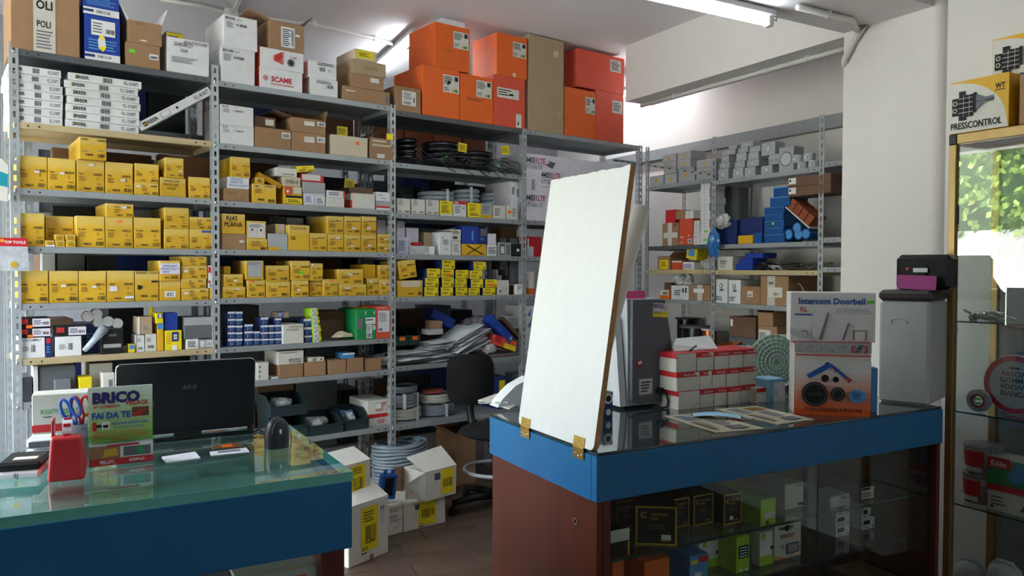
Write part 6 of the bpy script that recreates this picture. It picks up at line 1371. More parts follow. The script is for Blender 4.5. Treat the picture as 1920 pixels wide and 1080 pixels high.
mb = MB(); mb.slab([(-.06, .004, -.001), (.055, .004, -.001), (.055, .006, .012), (-.06, .006, .012)], (0, 1, 0), .0015, M_GLASS); mb.slab([(-.068, -.01, -.001), (-.06, -.01, -.001), (-.06, -.01, .04), (-.068, -.01, .04)], (0, 1, 0), .002, M_GLASS); mb.build('card_holder', o)

# ---- white and red cartons piled in rows
SMX = [('R', 0, .72, 1, 1, 'red'), ('T', 'Blue Dry  Key Brico', .3, .8, .1, 'white', .66), ('P', [(.5, .0), (.62, .0), (1, .35), (1, .45)], 'offwhite')]
uL, vL = on_top(*ZQ(484, 795)); rows = [((484, 612, 706, 797), (614, 697, 700, 789), (699, 777, 694, 782), (779, 856, 688, 774), (861, 946, 680, 765)), ((472, 610, 612, 704), (613, 685, 606, 697), (686, 768, 600, 690), (770, 843, 596, 684), (850, 955, 602, 678)), ((460, 594, 512, 610), (598, 697, 506, 604), (700, 787, 504, 598), (790, 870, 526, 596), (873, 955, 534, 600))]
zz = TOPZ; NM = ['bottom row', 'middle row', 'top row']
for ri, rw in enumerate(rows):
    hh = .075
    for ci, (x0, x1, y0, y1) in enumerate(rw):
        px0 = ZQ(x0, 0)[0]; px1 = ZQ(x1, 0)[0]; ym = ZQ(0, (y0 + y1) / 2)[1]
        ua = C.px(px0, ym, vL)[0]; ub_ = C.px(px1, ym, vL)[0]; w = ub_ - ua - .002
        if ri > 0 and ci == 0: ua = max(ua, C.px(ZQ(470, 0)[0], ym, vL)[0]); w = ub_ - ua - .002
        mb = MB(); mb.box(-w / 2, w / 2, 0, .15, 0, hh - .001, 'offwhite', b=.0015, jit=.001); mb.box(-w / 2 - .0006, w / 2 + .0006, -.0005, .1505, hh * .72, hh - .0004, 'red'); o = mb.build('retail_carton')
        put(o, C, (ua + ub_) / 2, vL + (.006 if ci == 4 else 0) + random.uniform(0, .004), zz, R(random.uniform(-1, 1)))
        prints_to(o, 'printed_label', [('T', 'Blue Dry Key Brico', .3, .8, .1, 'white', .66), ('P', [(.5, .02), (.6, .02), (.98, .34), (.98, .42)], 'silver')], w, hh, -.0012)
        tag(o, f"white carton with red top band, {NM[ri]}, {'leftmost' if ci == 0 else 'rightmost' if ci == 4 else ORD[ci] + ' from left'}", 'box', 'white and red retail cartons')
    zz += hh
stand(C, ZQ, 948, 658, 1016, 750, TOPZ, .12, 'offwhite', 'white and red carton standing apart at the right of the pile', [('R', 0, .72, 1, 1, 'red')])
u, v = on_top(*ZQ(630, 700)); mb = MB(); mb.slab([(-.1, 0, 0), (.13, 0, .0), (.13, .05, .05), (-.05, .05, .045), (-.09, .02, .025)], (0, -.5, 1), .002, 'paperwhite'); place('paper_sheet', 'white sheet propped on the red and white cartons', 'paper', None, mb, C, uL + .12, vL + .05, zz + .002)
mb = MB(); mb.tube([(-.02, 0, .0), (.025, .01, .018)], .0035, M_RUBBER, 8); place('pen', 'black pen lying on the red and white cartons', 'pen', None, mb, C, uL + .1, vL + .03, zz + .004)
# fan guard disc and light blue carton
u, v = on_top(*ZQ(1075, 700)); v += .12
uf, zf = C.px(*ZQ(1060, 545), v); fan = empty('desk_fan', (0, 0, 0)); put(fan, C, uf, v, TOPZ, R(-25)); tag(fan, 'small round fan with grey mesh guard beside the drain gun carton', 'fan')
rf = .125; zc = .13
mb = MB()
for k in range(7): rad = rf * (k + 1) / 7; mb.tube([(rad * math.cos(2 * math.pi * i / 28), -.02 * (1 - (rad / rf) ** 2), zc + rad * math.sin(2 * math.pi * i / 28)) for i in range(28)], .0018, 'silver', 5, closed=True)
for k in range(24): a = 2 * math.pi * k / 24; mb.tube([(.02 * math.cos(a), -.02, zc + .02 * math.sin(a)), (rf * math.cos(a), 0, zc + rf * math.sin(a))], .0014, 'silver', 4)
mb.build('guard', fan)
mb = MB(); mb.cyl(rf * .98, .02, .03, mat('fan_green', '7FA68A', rough=.5), (0, 0, zc), 'y', 30); mb.build('disc', fan)
mb = MB(); mb.box(-.05, .05, 0, .07, 0, .012, 'grey', b=.004); mb.box(-.012, .012, .025, .045, .012, zc, 'grey'); mb.build('foot', fan)
stand(C, ZQ, 1018, 605, 1116, 745, TOPZ, .1, mat('carton_paleblue', '8DBBDD', rough=.5), 'light blue carton beside the small fan', [('R', .3, 0, 1, .86, 'pricewhite'), ('T', '58', .86, .86, .1, 'inkblue', .12), ('G', .4, .3, .5, .6, 2)])
# ---- drain gun carton and intercom carton
vE = on_top(1560, 780)[1]
grad = [('R', 0, i / 12, 1, (i + 1) / 12, mat('print_grad_%d' % i, [.86, min(.87, .36 + .075 * i), min(.87, .16 + .105 * i)], rough=.5, var=.01)) for i in range(0, 9)]
EFF = grad + [('R', 0, .86, 1, 1, 'grey'), ('R', .02, .815, 1, .83, 'inkred'), ('T', 'E', .74, .87, .09, 'inkred', .08, .02), ('T', 'ff', .8, .87, .1, 'ink', .1, .01, .4), ('T', '3', .9, .87, .09, 'inkred', .08, .02),
     ('P', [(.16, .55), (.4, .7), (.44, .72), (.48, .68), (.44, .64), (.2, .5)], 'inkblue'), ('P', [(.46, .72), (.5, .7), (.7, .53), (.68, .5), (.46, .68)], 'inkblue'), ('P', [(.4, .72), (.46, .735), (.45, .71), (.41, .70)], 'ink'), ('P', [(.66, .5), (.72, .48), (.74, .5), (.69, .545)], 'inkred'), ('P', [(.69, .47), (.74, .5), (.76, .5), (.71, .46)], 'ink'), ('P', [(.46, .64), (.52, .59), (.55, .6), (.5, .66)], 'inkred'), ('P', [(.47, .635), (.52, .6), (.535, .605), (.5, .645)], 'offwhite'),
     ('D', .27, .29, .17, 'ink'), ('D', .27, .29, .15, 'inkgrey'), ('D', .27, .29, .14, 'black'), ('R', .18, .27, .36, .31, 'greydark'), ('D', .57, .3, .095, 'ink'), ('D', .57, .3, .075, 'greydark'), ('D', .57, .3, .06, 'black'), ('D', .4, .51, .05, 'ink'), ('D', .54, .5, .04, 'ink'),
     ('P', [(.82 + (.125 if i % 2 else .105) * math.cos(i * math.pi / 12), .28 + (.095 if i % 2 else .08) * math.sin(i * math.pi / 12)) for i in range(24)], 'skyblue'), ('G', .75, .23, .89, .33, 4, 'navy'), ('T', 'STURALAVANDINO A PRESSIONE', .14, .06, .05, 'ink', .74, .015)]
EFF += [('R', .05 + .07 * i + .02 * (i % 2), .875 + .03 * (i % 3), .08 + .07 * i, .895 + .03 * (i % 3), 'inkgrey') for i in range(9)]
EF = Fr(*_corner(1488, 776, TOPZ), R(-12))
o, w, hE, uE, vE = stand(EF, ZP0, 1488, 642, 1632, 779, TOPZ, .13, 'offwhite', 'white and orange carton picturing a blue drain gun', EFF, v=0.)
mb = MB(); mb.box(-w / 2 - .0006, w / 2 + .0006, -.0004, .1304, hE - .006, hE + .0004, 'red'); mb.build('red_edge', o)
INT = [('T', 'Intercom Doorbell', .1, .76, .12, 'inkblue', .78, .03), ('R', .9, .78, .98, .84, 'sticker_green'), ('T', 'RL', .12, .6, .1, 'inkred', .1, .01), ('R', .05, .53, .26, .56, 'inkblue'),
       ('P', [(.25, .06), (.3, .64), (.46, .58), (.38, .04)], 'pricewhite'), ('P', [(.38, .04), (.46, .58), (.44, .59), (.34, .05)], 'inkgrey'), ('P', [(.48, .06), (.54, .45), (.7, .38), (.64, .04)], 'pricewhite'), ('P', [(.64, .04), (.7, .38), (.68, .39), (.61, .04)], 'inkgrey'), ('R', .74, .05, .9, .24, 'inkgrey'), ('R', .76, .05, .88, .22, 'offwhite'),
       ('D', .17, .15, .08, 'inkgrey'), ('D', .17, .15, .055, 'offwhite'), ('G', .54, .56, .96, .68, 3, 'silver'), ('P', [(.0, .3), (.3, .05), (.3, .02), (.0, .14)], 'silver')]
stand(EF, ZP0, 1481, 548, 1641, 640, TOPZ + hE + .001, .1, 'paperwhite', 'white carton printed Intercom Doorbell on the drain gun carton', INT, v=vE + .012)
stand(EF, ZP0, 1634, 690, 1645, 765, TOPZ, .06, 'skyblue', 'narrow blue carton peeking from behind the drain gun carton', v=vE + .1)
# ---- water softener
xs, ys = _corner(1741, 763, TOPZ); SF = Fr(xs, ys, R(-42)); sw_ = -SF.px(1646, 755, 0)[0]; shh = SF.px(1741, 566, 0)[1] - TOPZ
so = empty('water_softener', (0, 0, 0)); put(so, SF, -sw_ / 2, 0, TOPZ); tag(so, 'grey-white water softener cabinet with dark lid and control head', 'softener')
M_SOFT = mat('softener_body', 'B9BDBC', rough=.5, var=.03)
mb = MB(); mb.box(-sw_ / 2, sw_ / 2, 0, .3, 0, shh, M_SOFT, b=.012); mb.build('cabinet', so)
mb = MB(); mb.tube([(-.05 + .0, -.001, shh * .78), (-.045, -.001, shh * .82), (-.02, -.001, shh * .84), (.01, -.001, shh * .82), (.015, -.001, shh * .78)], .003, M_SOFT, 6); mb.build('embossed_arch', so)
mb = MB(); M_LIDB = mat('softener_lid', '3A3634', rough=.45, var=.05); mb.box(-sw_ / 2 - .004, sw_ / 2 + .004, -.006, .304, shh, shh + .045, M_LIDB, b=.014); mb.build('lid', so)
u0, z0_ = SF.px(1682, 478, .12); u1, z1_ = SF.px(1786, 535, .12)
hd = empty('control_head', (0, 0, 0)); hd.parent = so; hw = (u1 - u0) / 2; hc = (u0 + u1) / 2 + sw_ / 2; hz = shh + .045; hh = z0_ - TOPZ - hz
mb = MB(); mb.box(hc - hw, hc + hw, .1, .22, hz, hz + hh, M_RUBBER, b=.018); mb.build('housing', hd)
mb = MB(); mb.cyl(.028, .092, .1, M_RUBBER, (hc - .01, 0, hz + hh * .55), 'y', 20); mb.box(hc - .035, hc + .02, .088, .092, hz + hh * .5, hz + hh * .62, 'paperwhite', b=.001); mb.build('dial', hd)
mb = MB(); mb.cyl(.006, .094, .1, 'redorange', (hc - hw * .55, 0, hz + hh * .6), 'y', 12); mb.build('lamp_button', hd)
hd.location = (0, 0, 0)
mb = MB(); mb.slab([(-.075, 0, .062), (.075, .004, .058), (.082, -.035, 0), (-.065, -.035, 0.004)], (0, -1, .6), .0015, mat('note_magenta', '9B3F7C', rough=.7)); mb.text('ADDOLCITORE', (-.065, -.004, .046), (1, 0, 0), (0, .45, .9), .012, 'inkpurple', .13, .005)
un, zn = SF.px(1718, 538, .07); place('pink_note', 'magenta paper note handwritten on the softener lid', 'note', None, mb, SF, un, .07, TOPZ + shh + .046)
# ---- magazines, face mask and oddments on the counter
def sheet(label, pts, m, th, prints=(), name='magazine', cat='magazine', z=TOPZ, F=C, curl=0.):
    q = [F.flat(*p, z) for p in pts]; cu_ = sum(p[0] for p in q) / len(q); cv = sum(p[1] for p in q) / len(q)
    mb = MB(); mb.slab([(p[0] - cu_, p[1] - cv, 0) for p in q], (0, 0, 1), th, m); o = mb.build(name); put(o, F, cu_, cv, z + .0005); tag(o, label, cat)
    if prints:
        a, b, c, d = [Vector((p[0] - cu_, p[1] - cv, th + .0006)) for p in q]; pb = MB()
        def P2(s, t): return (a * (1 - s) + b * s) * (1 - t) + (d * (1 - s) + c * s) * t
        for k, (s0, t0, s1, t1, col) in enumerate(prints): pb.quad([P2(s0, t0) + Vector((0, 0, .0003 * k)), P2(s1, t0) + Vector((0, 0, .0003 * k)), P2(s1, t1) + Vector((0, 0, .0003 * k)), P2(s0, t1) + Vector((0, 0, .0003 * k))], col)
        pb.build('printed_page', o)
    return o
M_MAG = mat('magazine_page', 'BDB79F', rough=.5, var=.25, scale=40)
MP = [(.08, .12, .4, .4, 'inkgrey'), (.45, .1, .9, .22, 'card_dark'), (.46, .26, .8, .3, 'inkgrey'), (.1, .5, .3, .88, 'inkbrown'), (.36, .5, .7, .54, 'inkgrey'), (.36, .6, .74, .64, 'inkgrey'), (.36, .7, .66, .74, 'inkgrey'), (.76, .45, .93, .8, 'greydark')]
sheet('left open leaflet under the blue face mask', [ZQ(395, 830), ZQ(700, 930), ZQ(1000, 905), ZQ(640, 812)], M_MAG, .003, MP)
sheet('right leaflet lying before the white and red cartons', [ZQ(705, 790), ZQ(1075, 880), ZQ(1290, 850), ZQ(945, 770)], M_MAG, .003, MP)
u, v = on_top(*ZQ(710, 845)); mk = empty('face_mask', (0, 0, 0)); put(mk, C, u, v, TOPZ + .005, R(-42)); tag(mk, 'light blue pleated face mask lying on the leaflet', 'mask')
mb = MB(); n = 6; vs = []
for j in range(n + 1):
    for i in range(9): x = -.085 + .17 * i / 8; vs.append((x, -.03 + .06 * j / n, .006 + .008 * math.sin(math.pi * i / 8) + (.004 if j % 2 else 0)))
fs = [(j * 9 + i, j * 9 + i + 1, j * 9 + i + 10, j * 9 + i + 9) for j in range(n) for i in range(8)]; mb.add(vs, fs, mat('mask_blue', 'A9D6F2', rough=.8), False); mb.build('pleated_cloth', mk)
for s in (-1, 1): mb = MB(); mb.tube([(s * .085, -.025, .004), (s * .12, -.015, .003), (s * .125, .01, .003), (s * .085, .025, .004)], .0015, 'paperwhite', 5); mb.build('ear_loop', mk)
# white device and spectacles at the far end, small blue carton by the board
u, v = on_top(962, 762); mb = MB(); prof3 = [(-.12, 0), (.12, 0), (.12, .04), (.09, .09), (.03, .11), (-.04, .08), (-.1, .03)]
mb.slab([(x, 0, z) for x, z in prof3], (0, 1, 0), .07, mat('device_white', 'E8EAEC', rough=.4)); mb.slab([(x * .5 + .04, -.001, z * .5 + .005) for x, z in prof3], (0, -1, 0), .001, 'pricewhite'); mb.slab([(.05, -.003, .02), (.075, -.003, .02), (.085, -.003, .045), (.05, -.003, .045)], (0, -1, 0), .001, 'green')
place('label_gun', 'white curved handheld device half hidden behind the board', 'device', None, mb, C, u + .05, v, TOPZ + .001)
u, v = on_top(925, 765); sp = empty('spectacles', (0, 0, 0)); put(sp, C, u, v, TOPZ + .001, R(-30)); tag(sp, 'pair of spectacles lying at the far end of the counter', 'glasses')
for s in (-1, 1):
    mb = MB(); mb.tube([(s * .033 + .026 * math.cos(a), .0 + .019 * math.sin(a), .02 + .0 * a) for a in [2 * math.pi * k / 18 for k in range(18)]], .002, 'silver', 6, closed=True); mb.build('rim', sp)
    mb = MB(); mb.tube([(s * .06, 0, .02), (s * .065, .06, .012), (s * .06, .12, .003)], .002, M_RUBBER, 6); mb.build('temple', sp)
u, v = on_top(1140, 786)
stand(C, ZP0, 1131, 735, 1149, 785, TOPZ, .1, 'navy', 'small blue carton with white dots right of the board', [('D', .5, .75, .2, 'paperwhite'), ('D', .5, .75, .12, 'ink'), ('D', .5, .25, .12, 'paperwhite'), ('R', 0, .95, 1, 1.0, 'beige')])
mb = MB(); mb.box(-.04, .04, 0, .06, 0, .07, M_RUBBER, b=.01); u, v = on_top(1158, 750); place('adapter_block', 'black plastic block beside the grey machine', 'adapter', None, mb, C, u, v + .02, TOPZ)
sheet('grey-white paper sheets at the far end of the counter', [(896, 752), (930, 740), (985, 752), (955, 768)], 'offwhite', .004, name='paper_sheet', cat='paper')

# ================================================================== left-hand counter
LD = L.flat(545, 796, TOPZ)[1]; GT = .026; LB_ = .185; LL = 1.55
lc = empty('service_counter', (0, 0, 0)); put(lc, L, 0, 0, 0); tag(lc, 'glass-topped counter with deep blue edge band, holding the laptop', 'counter')
M_GTOP = glass_mat('top_glass_green', (.76, .91, .88), refl=1.0, base=.13)
gp = part('glass_top', lc, lambda m: m.box(-LL, 0, 0, LD, TOPZ - GT, TOPZ, M_GTOP))
part('glass_edge', gp, lambda m: (m.box(-LL, .0006, -.0006, .0, TOPZ - GT, TOPZ - .0005, mat('glass_edge_teal', '6DBDB2', rough=.12, var=.05, spec=.6)), m.box(0, .0006, 0, LD, TOPZ - GT, TOPZ - .0005, mat('glass_edge_teal'))))
part('edge_band', lc, lambda m: (m.box(-LL, 0, .002, .03, TOPZ - GT - LB_, TOPZ - GT, M_BLUE, b=.003)))
part('edge_band', lc, lambda m: (m.box(-.03, 0, .0305, LD, TOPZ - GT - LB_, TOPZ - GT, M_BLUE, b=.003)))
part('tray_board', lc, lambda m: m.box(-LL + .01, -.031, .031, LD - .005, TOPZ - GT - .05, TOPZ - GT - .03, mat('tray_pale', 'A9BFBD', rough=.5, var=.15, scale=4)))
zl = TOPZ - GT - LB_; ul0 = L.px(602, 1050, .03)[0]; ul1 = L.px(646, 1050, .03)[0]
part('corner_post', lc, lambda m: m.box(ul0, ul1, .03, .09, 0, zl, M_MAHOG, b=.002))
part('end_panel', lc, lambda m: m.box(ul1 - .02, ul1, .09, LD - .03, 0, zl, M_MAHOG))
part('base_board', lc, lambda m: m.box(-LL + .02, ul1 - .02, .06, LD - .03, .02, .06, M_MAHOG))
part('inner_shelf', lc, lambda m: m.box(-LL + .02, ul1 - .021, .05, LD - .03, .38, .395, M_MAHOG))
part('glass_pane', lc, lambda m: m.box(-LL + .02, ul0, .04, .045, .06, zl, M_GLASS))
part('back_panel', lc, lambda m: m.box(-LL + .02, ul1 - .02, LD - .028, LD - .012, 0, zl, M_MAHOG))
CYC = [('R', .02, .04, .98, .96, 'offwhite'), ('R', .72, .8, .86, .9, 'sticker_orange'), ('D', .6, .5, .16, 'ink'), ('D', .6, .5, .12, 'offwhite'), ('D', .42, .36, .12, 'ink'), ('D', .42, .36, .085, 'offwhite'), ('R', .42, .46, .62, .5, 'ink')]
stand(L, ZP0, 440, 1040, 596, 1250, .396, .2, 'beige', 'pale carton with dark outline drawing inside the left counter', CYC, v=.07, h=.3)
stand(L, ZP0, 345, 1062, 436, 1250, .396, .2, 'greydark', 'grey picture carton inside the left counter', [('R', .1, .3, .5, .9, 'ink'), ('R', .6, .2, .9, .9, 'brown')], v=.07, h=.29)

# ---- laptop, lid back to the viewer
uh0, vh = L.flat(385, 824, TOPZ); u0 = L.px(226, 830, vh)[0]; u1 = L.px(466, 815, vh)[0]; LH = L.px(350, 678, vh - .03)[1] - TOPZ - .03; lw = .43
uc = (L.px(218, 760, vh)[0] + L.px(476, 745, vh)[0]) / 2; lw = L.px(476, 745, vh)[0] - L.px(218, 760, vh)[0]
lap = empty('laptop', (0, 0, 0)); put(lap, L, uc, vh, TOPZ, 0); tag(lap, 'open black laptop with its lid back towards the viewer', 'laptop')
mb = MB(); mb.box(-lw / 2, lw / 2, 0, .27, .004, .028, M_RUBBER, b=.005); mb.build('base', lap)
t = R(-7)
def lidp(x, y, z): return (x, y * math.cos(t) + z * math.sin(t) , .03 + z * math.cos(t) - y * math.sin(t))
mb = MB(); r_ = .014; out = []
for (cx, cz, a0) in ((lw / 2 - r_, r_, -90), (lw / 2 - r_, LH - r_, 0), (-lw / 2 + r_, LH - r_, 90), (-lw / 2 + r_, r_, 180)): out += [(cx + r_ * math.cos(R(a0 + 30 * k)), cz + r_ * math.sin(R(a0 + 30 * k))) for k in range(4)]
lid = MB(); lid.slab([lidp(x, 0, z) for x, z in out], lidp(0, 1, 0 - .0), .009, M_LID) if False else None
pts = [Vector(lidp(x, 0, z)) for x, z in out]; nrm = (Vector(lidp(0, 1, 0)) - Vector(lidp(0, 0, 0)))
mb.slab(pts, nrm, .009, M_LID); ld = mb.build('lid', lap)
mb = MB(); mb.tube([Vector(lidp(x * 1.001, .0095, z * 1.001)) for x, z in out], .0016, M_CHROME, 6, closed=True); mb.build('rim', ld)
mb = MB(); o_ = Vector(lidp(-.0, -.0008, LH * .62)); mb.text('ASUS', o_ - Vector((.02, 0, 0)), (1, 0, 0), tuple(Vector(lidp(0, 0, 1)) - Vector(lidp(0, 0, 0))), .013, 'inkgrey', .09, .01, .25); mb.build('emblem', ld)
mb = MB(); mb.box(-lw * .45, -lw * .1, -.004, .008, .018, .03, M_CHROME, b=.003); mb.box(lw * .1, lw * .45, -.004, .008, .018, .03, M_CHROME, b=.003); mb.build('hinge', lap)
mb = MB(); mb.box(-lw / 2 + .03, lw / 2 - .03, .02, .025, .012, .02, 'silver'); mb.build('rear_ports', lap)
mb = MB(); mb.box(-lw / 2 + .02, lw / 2 - .02, .07, .2, .028, .03, M_RUBBER); mb.build('keyboard', lap)
# ---- barcode scanner standing on its stand
us, vs_ = L.flat(523, 842, TOPZ); sh = L.px(523, 784, vs_)[1] - TOPZ; ws = (L.px(547, 820, vs_)[0] - L.px(500, 820, vs_)[0]) / 2
sc_ = empty('barcode_scanner', (0, 0, 0)); put(sc_, L, us, vs_ + .03, TOPZ, R(10)); tag(sc_, 'dark grey rounded barcode scanner standing upright on the glass counter', 'scanner')
G3 = mat('scanner_grey', '1F2125', rough=.35, var=.04)
prf = [(1., 0), (1.0, .1), (1.02, .3), (.97, .55), (.85, .75), (.62, .9), (.3, .98), (0, 1)]
mb = MB(); vsx = []; sg = 24
for k in range(sg):
    a = 2 * math.pi * k / sg
    for rr_, hh_ in prf: vsx.append((ws * rr_ * math.cos(a), .032 * rr_ * math.sin(a), sh * hh_))
n = len(prf); mb.add(vsx, [(k * n + i, ((k + 1) % sg) * n + i, ((k + 1) % sg) * n + i + 1, k * n + i + 1) for k in range(sg) for i in range(n - 1)], G3, True); mb.build('shell', sc_)
mb = MB(); mb.tube([(ws * .75 * math.cos(a), -.0335, sh * .52 + sh * .42 * math.sin(a)) for a in [math.pi * k / 10 for k in range(11)]], .0016, 'greydark', 5); mb.build('seam', sc_)
mb = MB(); mb.sphere(.004, .003, .008, 'silver', (0, -.032, sh * .56), 2); mb.build('indicator', sc_)
# ---- flyer in a clear holder
uf, vf = L.flat(226, 872, TOPZ); fw = .0; FF = L.sub(uf, vf, 0); fw = FF.px(286, 800, 0)[0] - FF.px(166, 800, 0)[0]; fh = FF.px(226, 724, 0)[1] - TOPZ - .006; fc = (FF.px(286, 800, 0)[0] + FF.px(166, 800, 0)[0]) / 2
fl = empty('flyer_stand', (0, 0, 0)); put(fl, FF, fc, 0, TOPZ); tag(fl, 'BRICO VILLAGE flyer in a clear acrylic holder beside the laptop', 'flyer')
mb = MB(); mb.box(-fw / 2 - .006, fw / 2 + .006, -.004, -.0025, 0, fh * .42, M_GLASS); mb.box(-fw / 2 - .006, fw / 2 + .006, .006, .0075, 0, fh * .8, M_GLASS); mb.box(-fw / 2 - .006, fw / 2 + .006, -.004, .06, 0, .002, M_GLASS); mb.build('holder', fl)
mb = MB(); mb.box(-fw / 2, fw / 2, 0, .003, .006, .006 + fh, 'paperwhite'); pg = mb.build('leaflet', fl)
gr = [('R', 0, .28 + .06 * i, 1, .28 + .06 * (i + 1), mat('flyer_green_%d' % i, [.56 + .032 * i, .74 + .02 * i, .30 + .055 * i], rough=.5, var=.01)) for i in range(12)]
FLY = gr + [('T', 'BRICO', .06, .80, .13, 'inkpurple', .74, .06), ('T', 'VILLAGE', .56, .755, .05, 'inkred', .38, .04), ('T', 'BY CUSIMANO', .08, .735, .035, 'inkred', .4, .03), ('T', 'FAI DA TE', .05, .6, .075, 'inkblue', .6, .05), ('R', .67, .6, .94, .72, 'brown'), ('P', [(.68, .62), (.8, .6), (.9, .7), (.72, .66)], 'inkred'), ('R', .06, .45, .12, .56, 'red'), ('R', .12, .49, .2, .52, 'ink'), ('R', .2, .46, .32, .56, 'paperwhite'), ('R', .22, .48, .3, .52, 'ink'),
    ('T', 'NUOVA APERTURA', .35, .51, .035, 'inkblue', .58, .03, .2), ('T', 'VIA VILLA TEX PANTANO', .38, .465, .025, 'inkblue', .48, .02), ('T', 'FERRO CASA - FERRO CUCINA - FERRAMENTA E LEGNO', .09, .405, .024, 'redorange', .84, .02), ('T', 'GIARDINAGGIO - ELETTRICITA - IDRAULICA', .06, .36, .024, 'redorange', .88, .02), ('T', 'MOBILI IN KIT', .34, .31, .026, 'redorange', .3, .02), ('G', .04, .275, .96, .295, 1, 'green'),
    ('R', 0, .0, 1, .27, 'paperwhite'), ('R', 0, .085, .48, .25, 'card'), ('P', [(.2, .1), (.45, .12), (.42, .22), (.24, .2)], 'gold'), ('R', .53, .1, .96, .22, 'greydark'), ('R', .75, .12, .84, .2, 'green'), ('R', .28, .235, .78, .262, 'inkred'), ('R', 0, 0, 1, .085, 'red'), ('T', 'PELLET...', .16, .025, .04, 'paperwhite', .26, .03, .2), ('T', 'EGRIPULE', .62, .03, .035, 'paperwhite', .24, .03)]
prints_to(pg, 'printed_page', FLY, fw, fh, 0, z0=.006)
# ---- red tape dispenser
ut, vt = L.flat(124, 903, TOPZ); TF_ = L.sub(ut, vt, R(-3)); tw = TF_.px(160, 850, 0)[0] - TF_.px(88, 850, 0)[0]; th = TF_.px(124, 822, 0)[1] - TOPZ
td = empty('tape_dispenser', (0, 0, 0)); put(td, TF_, 0, 0, TOPZ); tag(td, 'red plastic desk tape dispenser on the left counter', 'dispenser')
M_REDP = mat('dispenser_red', 'B5262C', rough=.4, var=.04)
mb = MB(); k = tw / 2
vsx = [(-k, 0, 0), (k, 0, 0), (k, .16, 0), (-k, .16, 0), (-k * .82, .012, th), (k * .82, .012, th), (k * .82, .06, th), (-k * .82, .06, th), (-k * .9, .16, th * .4), (k * .9, .16, th * .4)]
mb.add(vsx, [(0, 1, 5, 4), (4, 5, 6, 7), (7, 6, 9, 8), (8, 9, 2, 3), (1, 2, 9, 6, 5), (0, 4, 7, 8, 3), (0, 3, 2, 1)], M_REDP); o = mb.build('body', td)
bv = o.modifiers.new('round', 'BEVEL'); bv.width = .008; bv.segments = 3
mb = MB(); mb.box(-k * .85, -k * .7, .05, .1, th * .5, th * 1.35, M_REDP, b=.006); mb.build('cheek', td)
mb = MB(); mb.lathe([(.012, -.011), (.034, -.011), (.034, .011), (.012, .011), (.012, -.011)], P('pricewhite'), 26, (.0, .075, th * 1.02), 'x', False); o = mb.build('tape_roll', td)
mb = MB()
for i in range(8): a = i * .8; mb.box(-.008, .008, .075 + .0342 * math.cos(a) - .004, .075 + .0342 * math.cos(a) + .004, th * 1.02 + .0342 * math.sin(a) - .004, th * 1.02 + .0342 * math.sin(a) + .004, 'inkred')
mb.build('printed_pattern', o)['kind'] = 'stuff'
# ---- card reader, white calculator, boxed pack, pen cup with scissors
u, v = L.flat(34, 900, TOPZ); cr = empty('card_reader', (0, 0, 0)); put(cr, L, u, v, TOPZ, R(-10)); tag(cr, 'black and white payment terminal at the left edge of the counter', 'terminal')
mb = MB(); mb.box(-.05, .05, 0, .14, 0, .022, 'paperwhite', b=.008); mb.build('base', cr)
mb = MB(); mb.box(-.05, .05, .002, .138, .022, .045, M_RUBBER, b=.01); mb.build('top', cr)
mb = MB(); mb.box(-.02, .035, .03, .06, .045, .047, 'offwhite'); mb.build('sticker', cr)
mb = MB(); mb.text('SJ', (-.01, -.0008, .006), (1, 0, 0), (0, 0, 1), .011, 'greydark', .03, .02); mb.build('emblem', cr)
u, v = L.flat(74, 862, TOPZ); ca = empty('stapler', (0, 0, 0)); put(ca, L, u, v + .03, TOPZ, R(-6)); tag(ca, 'white rounded stapler behind the red dispenser', 'stapler')
mb = MB(); mb.box(-.04, .04, 0, .05, 0, .02, 'paperwhite', b=.006); mb.build('foot', ca)
mb = MB(); mb.box(-.035, .05, .002, .048, .022, .06, 'paperwhite', b=.018); mb.box(-.028, .045, -.001, .002, .028, .046, 'greydark'); mb.build('head', ca)
o, w, h, uu, vv = stand(L, ZP0, 60, 738, 166, 838, TOPZ, .09, 'offwhite', 'white carton printed BUGATTI with red band behind the flyer', [('R', 0, .3, .72, .44, 'red'), ('P', [(.72, .3), (.72, .44), (.62, .3)], 'offwhite'), ('T', 'BUGATTI', .5, .62, .1, 'green', .42, .02, .0), ('T', 'BUGATTI', .16, .64, .08, 'green', .3, .01), ('G', .2, .56, .4, .6, 1, 'ink'), ('G', .52, .55, .8, .6, 1, 'ink'), ('R', .1, .06, .34, .24, 'green'), ('T', 'LIX', .7, .06, .12, 'ink', .24)], rot=R(-2))
u, v = L.flat(150, 862, TOPZ); cup = empty('pen_cup', (0, 0, 0)); put(cup, L, u, v + .04, TOPZ); tag(cup, 'grey cup holding scissors behind the red dispenser', 'cup')
mb = MB(); mb.lathe([(0, .003), (.032, .003), (.034, 0), (.036, .1), (.033, .1), (.031, .006)], film_mat('cup_smoke', '6A7078', .8), 20); mb.build('vessel', cup)
